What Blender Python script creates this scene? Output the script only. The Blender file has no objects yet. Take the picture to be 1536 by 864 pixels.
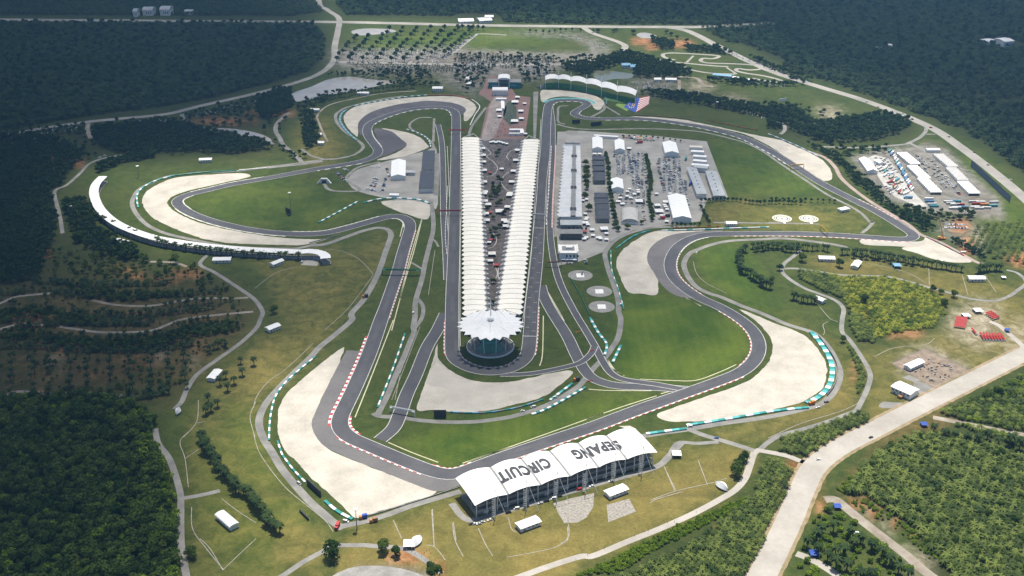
import bpy, bmesh, math, random
import numpy as np
from mathutils import Vector, Matrix
from mathutils.geometry import tessellate_polygon
random.seed(7); RNG = np.random.default_rng(11)
scene = bpy.context.scene
COL = scene.collection

# ------------------------------------------------------------------ camera
CAM_H, FPX, PITCH = 560.0, 1700.0, math.radians(25.6)
cam_d = bpy.data.cameras.new('camera'); cam = bpy.data.objects.new('camera', cam_d); COL.objects.link(cam)
cam_d.sensor_width = 36.0; cam_d.lens = FPX / 1536 * 36.0
cam_d.clip_start = 1.0; cam_d.clip_end = 60000.0
cam.location = (0, 0, CAM_H); cam.rotation_euler = (math.pi / 2 - PITCH, 0, 0)
scene.camera = cam
# ------------------------------------------------------------------ sun, sky, exposure
SUN_EL, SUN_AZ = math.radians(76), math.radians(12)
SUN = Vector((math.sin(SUN_AZ) * math.cos(SUN_EL), math.cos(SUN_AZ) * math.cos(SUN_EL), math.sin(SUN_EL)))
sd = bpy.data.lights.new('sun', 'SUN'); sd.energy = 5.0; sd.angle = math.radians(0.5); sd.color = (1.0, 0.94, 0.83)
so = bpy.data.objects.new('sun', sd); COL.objects.link(so); so.location = (0, 1200, 2500)
so.rotation_euler = (-SUN).to_track_quat('-Z', 'Y').to_euler()
world = bpy.data.worlds.new('World'); scene.world = world; world.use_nodes = True
_n = world.node_tree.nodes; _l = world.node_tree.links
for x in list(_n): _n.remove(x)
_o = _n.new('ShaderNodeOutputWorld'); _b = _n.new('ShaderNodeBackground'); _s = _n.new('ShaderNodeTexSky')
_s.sky_type = 'NISHITA'; _s.sun_disc = False; _s.sun_elevation = SUN_EL; _s.sun_rotation = SUN_AZ
_s.air_density = 1.0; _s.dust_density = 1.0
_b.inputs['Strength'].default_value = 0.075
_l.new(_s.outputs[0], _b.inputs[0]); _l.new(_b.outputs[0], _o.inputs[0])
vs = scene.view_settings; vs.view_transform = 'Standard'; vs.look = 'None'; vs.exposure = 0.58; vs.gamma = 1.0
vs.use_curve_mapping = False
scene.cycles.max_bounces = 6; scene.cycles.diffuse_bounces = 2; scene.cycles.glossy_bounces = 2
scene.cycles.transmission_bounces = 3; scene.cycles.transparent_max_bounces = 12; scene.cycles.volume_bounces = 0
scene.cycles.use_denoising = True

# ------------------------------------------------------------------ maths helpers
SP, CP = math.sin(PITCH), math.cos(PITCH)
def G(x, y, z=0.0):
    """where the sight line through a measured photo position meets the level z"""
    u = (x - 768) / FPX; v = (432 - y) / FPX
    dx, dy, dz = u, CP + v * SP, -SP + v * CP
    t = (z - CAM_H) / dz
    return Vector((dx * t, dy * t, z))
def toimg(P):
    P = np.asarray(P, float); X, Y, Zv = P[..., 0], P[..., 1], P[..., 2] - CAM_H
    depth = Y * CP - Zv * SP; up = Y * SP + Zv * CP
    depth = np.where(depth < 1, 1, depth)
    return np.stack([768 + FPX * X / depth, 432 - FPX * up / depth], -1)
def Z(ox, oy, *pts): return [(ox + a / 4.0, oy + b / 4.0) for a, b in pts]
def W(pts, z=0.0): return [G(a, b, z) for a, b in pts]
def smooth(pts, n=5, closed=False):
    P = [Vector(p) for p in pts]; N = len(P); out = []
    if N < 3: return P
    rng = range(N if closed else N - 1)
    for i in rng:
        if closed: p0, p1, p2, p3 = P[(i - 1) % N], P[i], P[(i + 1) % N], P[(i + 2) % N]
        else: p0, p1, p2, p3 = P[max(i - 1, 0)], P[i], P[i + 1], P[min(i + 2, N - 1)]
        for k in range(n):
            t = k / n
            out.append(0.5 * ((2 * p1) + (p2 - p0) * t + (2 * p0 - 5 * p1 + 4 * p2 - p3) * t * t + (3 * p1 - p0 - 3 * p2 + p3) * t ** 3))
    if not closed: out.append(P[-1])
    return out
def resample(P, step):
    P = [Vector(p) for p in P]; out = [P[0].copy()]; acc = 0.0
    for a, b in zip(P, P[1:]):
        L = (b - a).length
        if L < 1e-6: continue
        d = step - acc
        while d <= L:
            out.append(a.lerp(b, d / L)); d += step
        acc = (acc + L) % step
    return out
def normals2(P):
    out = []
    for i in range(len(P)):
        a = P[max(i - 1, 0)]; b = P[min(i + 1, len(P) - 1)]; d = (b - a); d.z = 0
        d = d.normalized() if d.length > 1e-6 else Vector((1, 0, 0))
        out.append(Vector((-d.y, d.x, 0)))
    return out
def offset(P, off):
    N = normals2(P); return [p + n * off for p, n in zip(P, N)]
def inpoly(px, py, poly):
    c = np.zeros(px.shape, bool); n = len(poly)
    for i in range(n):
        x1, y1 = poly[i][0], poly[i][1]; x2, y2 = poly[(i + 1) % n][0], poly[(i + 1) % n][1]
        if y1 == y2: continue
        cond = ((y1 > py) != (y2 > py)) & (px < (x2 - x1) * (py - y1) / (y2 - y1) + x1)
        c ^= cond
    return c

# ------------------------------------------------------------------ materials
MATS = {}
def _base(name):
    m = bpy.data.materials.new(name); m.use_nodes = True
    nt = m.node_tree; b = nt.nodes['Principled BSDF']; MATS[name] = m
    return m, nt, b
def ramp(nt, stops):
    r = nt.nodes.new('ShaderNodeValToRGB'); e = r.color_ramp.elements
    while len(e) < len(stops): e.new(0.5)
    for q, (p, c) in zip(e, stops): q.position = p; q.color = (*c, 1)
    return r
def noise(nt, scale, detail=4, rough=0.55, coord=None, dist=0.0):
    t = nt.nodes.new('ShaderNodeTexNoise'); t.inputs['Scale'].default_value = scale
    t.inputs['Detail'].default_value = detail; t.inputs['Roughness'].default_value = rough; t.inputs['Distortion'].default_value = dist
    if coord is not None: nt.links.new(coord, t.inputs['Vector'])
    return t
def wpos(nt):
    return nt.nodes.new('ShaderNodeNewGeometry').outputs['Position']
def mixc(nt, a, b, fac, mode='MIX'):
    m = nt.nodes.new('ShaderNodeMix'); m.data_type = 'RGBA'; m.blend_type = mode
    for sock, v in ((m.inputs[6], a), (m.inputs[7], b), (m.inputs[0], fac)):
        if isinstance(v, (int, float)): sock.default_value = v
        elif isinstance(v, tuple): sock.default_value = (*v, 1)
        else: nt.links.new(v, sock)
    return m.outputs[2]
def mathn(nt, op, a, b=0.0, clamp=False):
    m = nt.nodes.new('ShaderNodeMath'); m.operation = op; m.use_clamp = clamp
    for s, v in ((m.inputs[0], a), (m.inputs[1], b)):
        if isinstance(v, (int, float)): s.default_value = v
        else: nt.links.new(v, s)
    return m.outputs[0]
def M(name, c, c2=None, scale=0.1, rough=0.8, detail=5, metal=0.0, fine=0.0, spec=0.3, bump=0.0, bscale=1.0):
    """two-tone procedural surface: large patches plus fine grain, in world metres"""
    if name in MATS: return MATS[name]
    m, nt, b = _base(name); b.inputs['Roughness'].default_value = rough; b.inputs['Metallic'].default_value = metal
    b.inputs['Specular IOR Level'].default_value = spec
    if c2 is None: c2 = tuple(x * 0.82 for x in c)
    p = wpos(nt); n1 = noise(nt, scale, detail, 0.6, p)
    r = ramp(nt, [(0.35, c2), (0.65, c)]); nt.links.new(n1.outputs[0], r.inputs[0]); out = r.outputs[0]
    if fine > 0:
        n2 = noise(nt, scale * 9, 3, 0.6, p); r2 = ramp(nt, [(0.3, (1 - fine,) * 3), (0.7, (1, 1, 1))])
        nt.links.new(n2.outputs[0], r2.inputs[0]); out = mixc(nt, out, r2.outputs[0], 1.0, 'MULTIPLY')
    nt.links.new(out, b.inputs['Base Color'])
    if bump > 0:
        n3 = noise(nt, bscale, 4, 0.6, p); bp = nt.nodes.new('ShaderNodeBump'); bp.inputs['Strength'].default_value = bump
        bp.inputs['Distance'].default_value = 1.0; nt.links.new(n3.outputs[0], bp.inputs['Height']); nt.links.new(bp.outputs[0], b.inputs['Normal'])
    return m
def leafmat(name, dark, light, rnd=0.5, trans=0.25, gloss=0.0):
    m, nt, b = _base(name); b.inputs['Roughness'].default_value = 0.7 - gloss * .6; b.inputs['Specular IOR Level'].default_value = 0.08 + gloss
    oi = nt.nodes.new('ShaderNodeObjectInfo'); p = wpos(nt); n1 = noise(nt, 0.009, 6, 0.65, p); n2 = noise(nt, 0.8, 2, 0.5, p)
    f = mathn(nt, 'MULTIPLY', oi.outputs['Random'], rnd)
    f = mathn(nt, 'ADD', f, mathn(nt, 'MULTIPLY', n1.outputs[0], 0.9)); f = mathn(nt, 'ADD', f, mathn(nt, 'MULTIPLY', n2.outputs[0], 0.5))
    f = mathn(nt, 'SUBTRACT', f, 0.45 + rnd * 0.25, True)
    r = ramp(nt, [(0.0, dark), (0.8, light)]); nt.links.new(f, r.inputs[0]); nt.links.new(r.outputs[0], b.inputs['Base Color'])
    tr = nt.nodes.new('ShaderNodeBsdfTranslucent'); nt.links.new(r.outputs[0], tr.inputs[0])
    ms = nt.nodes.new('ShaderNodeMixShader'); ms.inputs[0].default_value = trans
    nt.links.new(b.outputs[0], ms.inputs[1]); nt.links.new(tr.outputs[0], ms.inputs[2])
    nt.links.new(ms.outputs[0], nt.nodes['Material Output'].inputs['Surface'])
    return m

# ------------------------------------------------------------------ mesh helpers
class MB:
    def __init__(s): s.v = []; s.f = []; s.m = []
    def add(s, vs, fs, mi=0):
        o = len(s.v); s.v += [tuple(v) for v in vs]
        for f in fs: s.f.append(tuple(o + i for i in f)); s.m.append(mi)
        return s
    def box(s, c, size, rz=0.0, mi=0):
        sx, sy, sz = size[0] / 2, size[1] / 2, size[2]; ca, sa = math.cos(rz), math.sin(rz); vs = []
        for z in (0, sz):
            for a, b in ((-sx, -sy), (sx, -sy), (sx, sy), (-sx, sy)):
                vs.append((c[0] + a * ca - b * sa, c[1] + a * sa + b * ca, c[2] + z))
        return s.add(vs, [(3, 2, 1, 0), (4, 5, 6, 7), (0, 1, 5, 4), (1, 2, 6, 5), (2, 3, 7, 6), (3, 0, 4, 7)], mi)
    def bar(s, a, b, r=0.15, mi=0, n=4, r2=None):
        a, b = Vector(a), Vector(b); d = (b - a)
        if d.length < 1e-6: return s
        d.normalize(); u = d.orthogonal().normalized(); w = d.cross(u); r2 = r if r2 is None else r2; vs = []
        for p, rr in ((a, r), (b, r2)):
            for k in range(n):
                t = 2 * math.pi * k / n + math.pi / 4; vs.append(p + (u * math.cos(t) + w * math.sin(t)) * rr)
        fs = [(k, (k + 1) % n, n + (k + 1) % n, n + k) for k in range(n)] + [tuple(range(n))[::-1], tuple(range(n, 2 * n))]
        return s.add(vs, fs, mi)
    def prism(s, poly, z0, z1, mi=0, bottom=False):
        n = len(poly); vs = [(p[0], p[1], z0) for p in poly] + [(p[0], p[1], z1) for p in poly]
        s.add(vs, [(k, (k + 1) % n, n + (k + 1) % n, n + k) for k in range(n)], mi)
        s.fill([(p[0], p[1], z1) for p in poly], mi)
        return s
    def fill(s, pts, mi=0):
        P = [Vector(p) for p in pts]; tris = tessellate_polygon([[Vector((p.x, p.y, 0)) for p in P]])
        o = len(s.v); s.v += [tuple(p) for p in P]
        for t in tris:
            a, b, c = [P[i] for i in t]
            if (b - a).cross(c - a).z < 0: t = (t[0], t[2], t[1])
            s.f.append(tuple(o + i for i in t)); s.m.append(mi)
        return s
    def strip(s, A, B, mi=0):
        n = len(A); o = len(s.v); s.v += [tuple(p) for p in A] + [tuple(p) for p in B]
        for i in range(n - 1):
            s.f.append((o + i, o + n + i, o + n + i + 1, o + i + 1)); s.m.append(mi(i) if callable(mi) else mi)
        return s
    def lathe(s, c, prof, n=24, mi=0, a0=0.0, a1=2 * math.pi):
        full = abs(a1 - a0 - 2 * math.pi) < 1e-6; k = n if full else n + 1; vs = []
        for r, z in prof:
            for i in range(k):
                t = a0 + (a1 - a0) * i / n; vs.append((c[0] + r * math.cos(t), c[1] + r * math.sin(t), c[2] + z))
        fs = []
        for j in range(len(prof) - 1):
            for i in range(n):
                i2 = (i + 1) % k; fs.append((j * k + i, j * k + i2, (j + 1) * k + i2, (j + 1) * k + i))
        return s.add(vs, fs, mi)
    def build(s, name, mats, parent=None, local=False, smooth_=False, link=True):
        me = bpy.data.meshes.new(name); v = s.v
        if parent is not None and not local:
            L = parent.matrix_world.translation if parent.parent is None else None
            q = parent; off = Vector((0, 0, 0))
            while q is not None: off += q.location; q = q.parent
            v = [(a - off.x, b - off.y, c - off.z) for a, b, c in v]
        me.from_pydata(v, [], s.f)
        for m in (mats if isinstance(mats, (list, tuple)) else [mats]): me.materials.append(m)
        if any(s.m): me.polygons.foreach_set('material_index', s.m)
        if smooth_: me.polygons.foreach_set('use_smooth', [True] * len(s.f))
        me.update()
        o = bpy.data.objects.new(name, me)
        if link: COL.objects.link(o)
        if parent is not None: o.parent = parent
        return o
def tag(o, label=None, cat=None, group=None, kind=None):
    if label: o['label'] = label
    if cat: o['category'] = cat
    if group: o['group'] = group
    if kind: o['kind'] = kind
    return o
def thing(name, label, cat, loc=(0, 0, 0), group=None):
    o = bpy.data.objects.new(name, None); COL.objects.link(o); o.location = loc; o.empty_display_size = 0.5
    return tag(o, label, cat, group)
def struct(o, label=None): return tag(o, label, kind='structure')
def copy_tree(o, parent=None):
    c = o.copy(); COL.objects.link(c); c.parent = parent
    for ch in o.children: copy_tree(ch, c)
    return c
SEGS = []       # every road piece, so that nothing grows on it
def road(name, pts, width, z, mat, label=None, sm=6, block=True, world_pts=False):
    P = pts if world_pts else W(pts); P = smooth(P, sm)
    P = [Vector((p.x, p.y, z)) for p in P]
    o = MB().strip(offset(P, width / 2), offset(P, -width / 2)).build(name, mat)
    if block:
        for a, b in zip(P, P[1:]): SEGS.append((a.x, a.y, b.x, b.y, width / 2))
    return struct(o, label), P
AREAS = []
def area(name, pts, z, mat, label=None, sm=4, block=True):
    P = W(pts)
    if sm > 1: P = smooth(P, sm, True)
    P = [Vector((p.x, p.y, z)) for p in P]
    o = MB().fill(P).build(name, mat)
    if block: AREAS.append([(p.x, p.y) for p in P])
    return struct(o, label)
# ================================================================== GROUND COVER
DRY, LUSH, SOIL, PAVE, FLOOR, SANDY = range(6)
COVER = []     # (channel, value, outline in photo positions, edge softness in cells)
def cover(ch, val, pts, soft=3): COVER.append((ch, val, pts, soft))
# woodland floor
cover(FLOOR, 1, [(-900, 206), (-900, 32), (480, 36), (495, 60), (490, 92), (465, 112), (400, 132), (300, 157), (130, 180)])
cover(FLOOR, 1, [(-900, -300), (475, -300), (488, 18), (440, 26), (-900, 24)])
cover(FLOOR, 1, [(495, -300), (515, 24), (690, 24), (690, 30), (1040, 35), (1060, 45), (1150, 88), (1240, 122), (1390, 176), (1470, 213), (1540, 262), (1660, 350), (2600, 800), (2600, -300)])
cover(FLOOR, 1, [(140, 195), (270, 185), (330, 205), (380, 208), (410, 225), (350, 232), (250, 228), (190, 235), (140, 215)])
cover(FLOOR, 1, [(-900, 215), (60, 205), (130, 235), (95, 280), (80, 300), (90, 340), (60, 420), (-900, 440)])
cover(DRY, .45, [(0, 400), (200, 400), (350, 420), (395, 470), (300, 560), (262, 610), (0, 610)])
cover(FLOOR, .68, [(90, 300), (130, 280), (150, 340), (250, 390), (350, 420), (395, 470), (300, 560), (262, 610), (-900, 610), (-900, 400), (60, 400)])
cover(FLOOR, 1, [(-900, 600), (60, 600), (150, 598), (215, 615), (232, 650), (240, 700), (262, 740), (268, 800), (270, 1100), (-900, 1100)])
cover(FLOOR, 1, Z(820, 100, (800, 150), (1100, 190), (1330, 260), (1536, 300), (1536, 360), (1400, 330), (1200, 280), (1000, 230)))
cover(FLOOR, 1, Z(1152, 120, (0, 150), (130, 165), (300, 290), (560, 220), (700, 210), (880, 250), (920, 280), (880, 330), (700, 370), (330, 390), (200, 350), (0, 330)))
cover(FLOOR, .9, [(1265, 745), (1290, 700), (1340, 660), (1410, 640), (1600, 690), (1700, 1000), (1440, 1000), (1370, 800)])
cover(FLOOR, .9, [(1405, 620), (1480, 590), (1540, 555), (2400, 300), (2400, 900), (1536, 675), (1440, 640)])
cover(FLOOR, .8, [(1168, 680), (1172, 650), (1215, 637), (1265, 622), (1292, 612), (1308, 630), (1292, 646), (1240, 690)])
cover(FLOOR, .7, Z(1152, 300, (170, 420), (500, 450), (720, 460), (900, 510), (1070, 620), (1060, 690), (980, 770), (740, 800), (650, 850), (530, 840), (490, 680), (330, 550)))
cover(FLOOR, .8, [(1152, 686), (1200, 710), (1172, 762), (1140, 900), (880, 900), (960, 840), (1060, 790), (1130, 740)])
# dry, brown-green banks
cover(DRY, .95, [(515, 800), (640, 765), (690, 745), (830, 760), (1000, 690), (1090, 655), (1140, 690), (1100, 735), (1000, 790), (860, 850), (820, 900), (500, 900)])
cover(DRY, .55, [(960, 660), (1120, 660), (1100, 735), (990, 770), (930, 760)])
cover(DRY, .36, [(280, 640), (330, 560), (420, 470), (520, 400), (560, 350), (595, 340), (560, 430), (480, 530), (400, 600), (392, 650), (425, 725), (500, 795), (480, 900), (275, 900)])
cover(DRY, .65, [(330, 560), (400, 500), (470, 470), (540, 430), (480, 530), (400, 590), (385, 620), (340, 610)])
cover(DRY, .8, [(410, 770), (470, 790), (500, 810), (440, 860), (400, 840)])
cover(DRY, .6, [(300, 770), (330, 720), (310, 820), (285, 860)])
cover(DRY, .85, [(1150, 480), (1260, 520), (1290, 600), (1255, 640), (1060, 670), (1060, 650), (1230, 600), (1262, 540), (1200, 490)])
cover(DRY, .65, [(1290, 530), (1400, 505), (1480, 430), (1536, 430), (1560, 520), (1400, 600), (1300, 650), (1300, 570)])
cover(DRY, .75, [(1200, 380), (1450, 410), (1536, 440), (1500, 455), (1380, 450), (1250, 420)])
cover(DRY, .6, [(1100, 300), (1300, 320), (1310, 345), (1060, 345), (1060, 310)])
cover(DRY, .45, [(380, 380), (480, 370), (560, 390), (540, 430), (470, 480), (420, 480), (400, 420)])
cover(DRY, .8, [(1190, 690), (1240, 700), (1160, 864), (1140, 864)])
cover(DRY, .5, [(440, 180), (490, 170), (520, 230), (460, 260)])
cover(DRY, .4, [(330, 200), (400, 190), (420, 230), (340, 235)])
# lush mown infields
cover(LUSH, 1, [(930, 440), (985, 440), (1060, 460), (1115, 490), (1128, 520), (1100, 556), (1045, 570), (930, 570), (915, 545)])
cover(LUSH, .9, [(590, 660), (640, 640), (860, 600), (960, 590), (985, 600), (760, 680), (680, 700)])
cover(LUSH, .8, [(640, 700), (680, 640), (720, 640), (690, 690)])
cover(LUSH, .55, [(280, 300), (400, 265), (520, 290), (560, 310), (480, 345), (340, 340)])
cover(LUSH, .6, [(1060, 210), (1120, 215), (1230, 270), (1240, 295), (1080, 300)])
cover(LUSH, .8, [(1120, 310), (1290, 325), (1310, 345), (1100, 340)])
cover(LUSH, .7, [(940, 380), (905, 370), (925, 480), (935, 450)])
cover(LUSH, .8, [(1040, 370), (1110, 360), (1150, 440), (1200, 480), (1120, 460), (1060, 430)])
cover(LUSH, .6, [(290, 680), (330, 640), (420, 740), (480, 780), (380, 860), (300, 800)])
cover(LUSH, .7, [(540, 60), (760, 42), (850, 48), (840, 60), (700, 70), (560, 75)])
cover(LUSH, .9, [(1290, 735), (1340, 680), (1370, 670), (1300, 740)])
cover(LUSH, .6, [(1390, 270), (1536, 380), (1600, 400), (1536, 310), (1470, 230)])
cover(LUSH, .5, [(1085, 66), (1110, 65), (1180, 95), (1150, 95)])
# bare earth
def blotch(x, y, rx, ry, ch, val, soft=1):
    cover(ch, val, [(x + rx * math.cos(t) * random.uniform(.7, 1.2), y + ry * math.sin(t) * random.uniform(.7, 1.2)) for t in [k * math.pi / 5 for k in range(10)]], soft)
for b in [(68, 380, 9, 8), (250, 420, 22, 3), (190, 405, 14, 3), (45, 475, 40, 6), (65, 518, 12, 5), (92, 525, 12, 4), (62, 590, 12, 4), (35, 512, 8, 3), (24, 490, 5, 4), (205, 415, 20, 3), (280, 410, 25, 4),
          (1290, 755, 20, 8), (1312, 768, 14, 6), (1342, 784, 8, 5), (1372, 800, 5, 6), (1170, 725, 14, 7), (1070, 800, 5, 8), (1100, 803, 10, 4), (1230, 760, 6, 14), (660, 853, 14, 9), (610, 835, 45, 8),
          (962, 62, 22, 6), (978, 70, 10, 5), (1022, 66, 20, 6), (1010, 62, 12, 3), (1360, 500, 40, 4), (1300, 480, 4, 30), (1540, 390, 30, 10), (1450, 370, 12, 14), (1190, 700, 12, 10), (1205, 715, 9, 12), (415, 150, 5, 9), (410, 170, 40, 3), (330, 182, 60, 4), (80, 240, 8, 4), (105, 240, 8, 4), (120, 245, 6, 8), (1440, 340, 14, 12), (1280, 560, 3, 20)]:
    blotch(*b, SOIL, 1.0)
for b in [(100, 450, 100, 4), (200, 470, 60, 6), (210, 540, 50, 10), (300, 520, 25, 10), (90, 500, 40, 6), (150, 560, 60, 8), (300, 480, 40, 8), (60, 560, 30, 8), (250, 500, 40, 5)]:
    blotch(*b, SOIL, .45, 2)
cover(SOIL, .6, [(1305, 150 * 1), (1306, 150), (1305, 151)])
cover(SANDY, .75, [(1430, 470), (1460, 455), (1500, 462), (1500, 500), (1480, 520), (1440, 510), (1420, 490)])
cover(SANDY, .5, [(1490, 500), (1536, 480), (1560, 520), (1520, 540)])
cover(SANDY, .5, [(1340, 545), (1392, 520), (1460, 555), (1400, 590)])
for b in [(1050, 155 - 25, 25, 7), (1095, 150, 30, 5), (1245, 168, 18, 8), (1300, 770, 14, 6), (1330, 790, 10, 10), (1380, 845, 22, 14), (1360, 830, 14, 8), (240, 530, 10, 6), (290, 545, 10, 4), (80, 545, 10, 7), (1460, 362, 16, 16)]:
    blotch(*b, SANDY, .8, 2)
# paved and gravelled yards
cover(PAVE, 1, [(500, 75), (560, 75), (720, 70), (740, 58), (800, 50), (880, 55), (920, 75), (900, 92), (840, 98), (830, 118), (700, 120), (650, 110), (560, 112), (500, 100)])
cover(PAVE, .8, [(930, 118), (985, 115), (1020, 120), (1010, 140), (955, 135)])
cover(PAVE, 1, [(1272, 235), (1340, 222), (1400, 215), (1420, 225), (1500, 300), (1510, 330), (1400, 320), (1330, 300)], 1)
cover(PAVE, .9, [(1400, 335), (1450, 330), (1480, 345), (1440, 360), (1408, 352)])
cover(PAVE, .9, [(520, 864), (540, 852), (600, 848), (640, 858), (650, 900), (510, 900)], 1)
cover(PAVE, .7, [(1340, 545), (1392, 522), (1455, 555), (1400, 588)], 1)
cover(FLOOR, .8, [(1040, 45), (1060, 45), (1230, 125), (1385, 182), (1370, 176), (1200, 120), (1090, 80)])

cover(PAVE, -1, Z(680, 0, (70, 270), (150, 220), (480, 215), (700, 228), (830, 285), (820, 315), (560, 320), (100, 296)), 1)
cover(PAVE, -.8, Z(384, 0, (540, 170), (820, 165), (1250, 175), (1200, 250), (900, 280), (540, 300)), 2)
cover(FLOOR, .55, [(0, 190), (130, 186), (260, 175), (400, 140), (445, 150), (440, 175), (420, 225), (300, 235), (190, 236), (130, 240), (110, 260), (0, 300)])
cover(FLOOR, .55, Z(384, 0, (200, 620), (500, 545), (900, 490), (1100, 500), (1050, 520), (700, 545), (420, 610), (330, 680), (250, 700)))
cover(FLOOR, .5, Z(680, 0, (0, 400), (200, 410), (200, 520), (140, 560), (0, 560)))
cover(PAVE, .8, Z(600, 80, (220, 110), (360, 70), (760, 60), (900, 110), (860, 140), (700, 120), (560, 130), (470, 250), (540, 300), (420, 240), (230, 170)))
cover(FLOOR, .6, Z(820, 100, (560, 140), (800, 160), (1000, 195), (1536, 250), (1536, 330), (1330, 320), (1000, 240), (650, 200)))
cover(SOIL, .5, [(1196, 712), (1240, 700), (1175, 800), (1140, 900), (1118, 900), (1155, 800)])
cover(SOIL, .45, [(1262, 735), (1330, 665), (1420, 612), (1440, 618), (1345, 680), (1280, 745)])
cover(LUSH, .75, [(340, 600), (385, 620), (420, 740), (490, 795), (430, 790), (345, 680)])
cover(LUSH, .5, [(300, 730), (380, 800), (440, 864), (330, 864), (300, 800)])
cover(SOIL, .12, [(0, 430), (330, 440), (380, 480), (300, 570), (0, 595)], 4)
def build_ground():
    us = np.concatenate([[-40, -12, -5, -2.5, -1.6, -1.2], np.linspace(-1, 1, 561), [1.2, 1.6, 2.5, 5, 12, 40]])
    ys = 500 * 1.0058 ** np.arange(0, 345)
    ys = np.concatenate([[-9000, -3000, -800, 0, 250, 420], ys, [4200, 5000, 6500, 9000, 13000, 20000]])
    w = np.maximum(400, .55 * ys + 130); w = np.where(ys > 4000, 2400, w); w = np.where(ys < 500, 420, w)
    X = us[None, :] * w[:, None]; Y = np.repeat(ys[:, None], len(us), 1)
    P = np.stack([X, Y, np.zeros_like(X)], -1); img = toimg(P); nr, nc = X.shape
    front = (Y > 300)
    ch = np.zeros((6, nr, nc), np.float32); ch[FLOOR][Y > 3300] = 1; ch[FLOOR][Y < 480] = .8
    def box(a, k):
        for _ in range(2):
            for ax in (0, 1):
                s = a.copy()
                for d in range(1, k + 1): s += np.roll(a, d, ax) + np.roll(a, -d, ax)
                a = s / (2 * k + 1)
        return a
    bysoft = {}
    for c, val, poly, soft in COVER:
        m = (inpoly(img[..., 0], img[..., 1], poly) & front).astype(np.float32)
        if m.sum() == 0: continue
        rr = np.where(m.any(1))[0]; cc = np.where(m.any(0))[0]; pad = soft * 3 + 2
        sl = (slice(max(rr[0] - pad, 0), rr[-1] + pad + 1), slice(max(cc[0] - pad, 0), cc[-1] + pad + 1))
        if val < 0: ch[c][sl] *= 1 + val * box(m[sl], soft)
        else: ch[c][sl] = np.maximum(ch[c][sl], box(m[sl] * val, soft))
    v = P.reshape(-1, 3); idx = np.arange(nr * nc).reshape(nr, nc)
    f = np.stack([idx[:-1, :-1], idx[:-1, 1:], idx[1:, 1:], idx[1:, :-1]], -1).reshape(-1, 4)
    me = bpy.data.meshes.new('ground'); me.vertices.add(len(v)); me.vertices.foreach_set('co', v.astype(np.float32).ravel())
    me.loops.add(f.size); me.loops.foreach_set('vertex_index', f.astype(np.int32).ravel())
    me.polygons.add(len(f)); me.polygons.foreach_set('loop_start', np.arange(0, f.size, 4, dtype=np.int32)); me.update(calc_edges=True)
    for nm, chs in (('cover_a', (DRY, LUSH, SOIL)), ('cover_b', (PAVE, FLOOR, SANDY))):
        at = me.attributes.new(nm, 'FLOAT_COLOR', 'POINT')
        d = np.ones((nr * nc, 4), np.float32)
        for k, c in enumerate(chs): d[:, k] = ch[c].ravel()
        at.data.foreach_set('color', d.ravel())
    m, nt, b = _base('ground_cover'); b.inputs['Roughness'].default_value = 0.95; b.inputs['Specular IOR Level'].default_value = 0.1
    p = wpos(nt)
    nA = noise(nt, 0.012, 5, 0.62, p, 0.6).outputs[0]; nB = noise(nt, 0.07, 5, 0.65, p, 0.8).outputs[0]; nC = noise(nt, 0.45, 3, 0.6, p).outputs[0]
    def two(c1, c2, n, lo=.38, hi=.62):
        r = ramp(nt, [(lo, c1), (hi, c2)]); nt.links.new(n, r.inputs[0]); return r.outputs[0]
    def chan(nm):
        a = nt.nodes.new('ShaderNodeAttribute'); a.attribute_name = nm; s = nt.nodes.new('ShaderNodeSeparateColor'); nt.links.new(a.outputs['Color'], s.inputs[0]); return s.outputs
    A, B = chan('cover_a'), chan('cover_b')
    col = mixc(nt, two((.036, .056, .014), (.060, .080, .020), nB), (.082, .090, .028), mathn(nt, 'MULTIPLY', two((0, 0, 0), (1, 1, 1), nA, .45, .75), .6))
    lush = mixc(nt, two((.046, .086, .012), (.100, .140, .020), nA), (.105, .110, .030), mathn(nt, 'MULTIPLY', two((0, 0, 0), (1, 1, 1), nB, .5, .8), .35))
    dry = mixc(nt, two((.105, .106, .026), (.215, .170, .050), nA), two((.130, .100, .038), (.215, .175, .062), nB), .45)
    soil = two((.22, .085, .035), (.36, .19, .10), nB)
    pave = mixc(nt, two((.14, .13, .12), (.24, .23, .21), nB), (.11, .085, .06), mathn(nt, 'MULTIPLY', two((0, 0, 0), (1, 1, 1), nA, .5, .7), .6))
    wv = nt.nodes.new('ShaderNodeTexWave'); wv.inputs['Scale'].default_value = .032; wv.inputs['Distortion'].default_value = 1.2; wv.inputs['Detail Scale'].default_value = .3; nt.links.new(p, wv.inputs[0]); rw = ramp(nt, [(.35, (.96, .965, .96)), (.65, (1.03, 1.025, 1.0))]); nt.links.new(wv.outputs[1], rw.inputs[0]); lush = mixc(nt, lush, rw.outputs[0], 1.0, 'MULTIPLY')
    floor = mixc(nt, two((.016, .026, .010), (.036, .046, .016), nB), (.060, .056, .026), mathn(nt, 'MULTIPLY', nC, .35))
    sandy = two((.25, .20, .15), (.40, .36, .29), nB)
    def edge(f):    # break the border of a patch up with noise
        g = mathn(nt, 'ADD', f, mathn(nt, 'MULTIPLY', mathn(nt, 'SUBTRACT', nB, .5), mathn(nt, 'MULTIPLY', mathn(nt, 'MULTIPLY', f, mathn(nt, 'SUBTRACT', 1.0, f)), 5.0)), True)
        return g
    for cc, f in ((lush, A[1]), (dry, A[0]), (floor, B[1]), (pave, B[0]), (sandy, B[2]), (soil, A[2])): col = mixc(nt, col, cc, edge(f))
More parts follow.
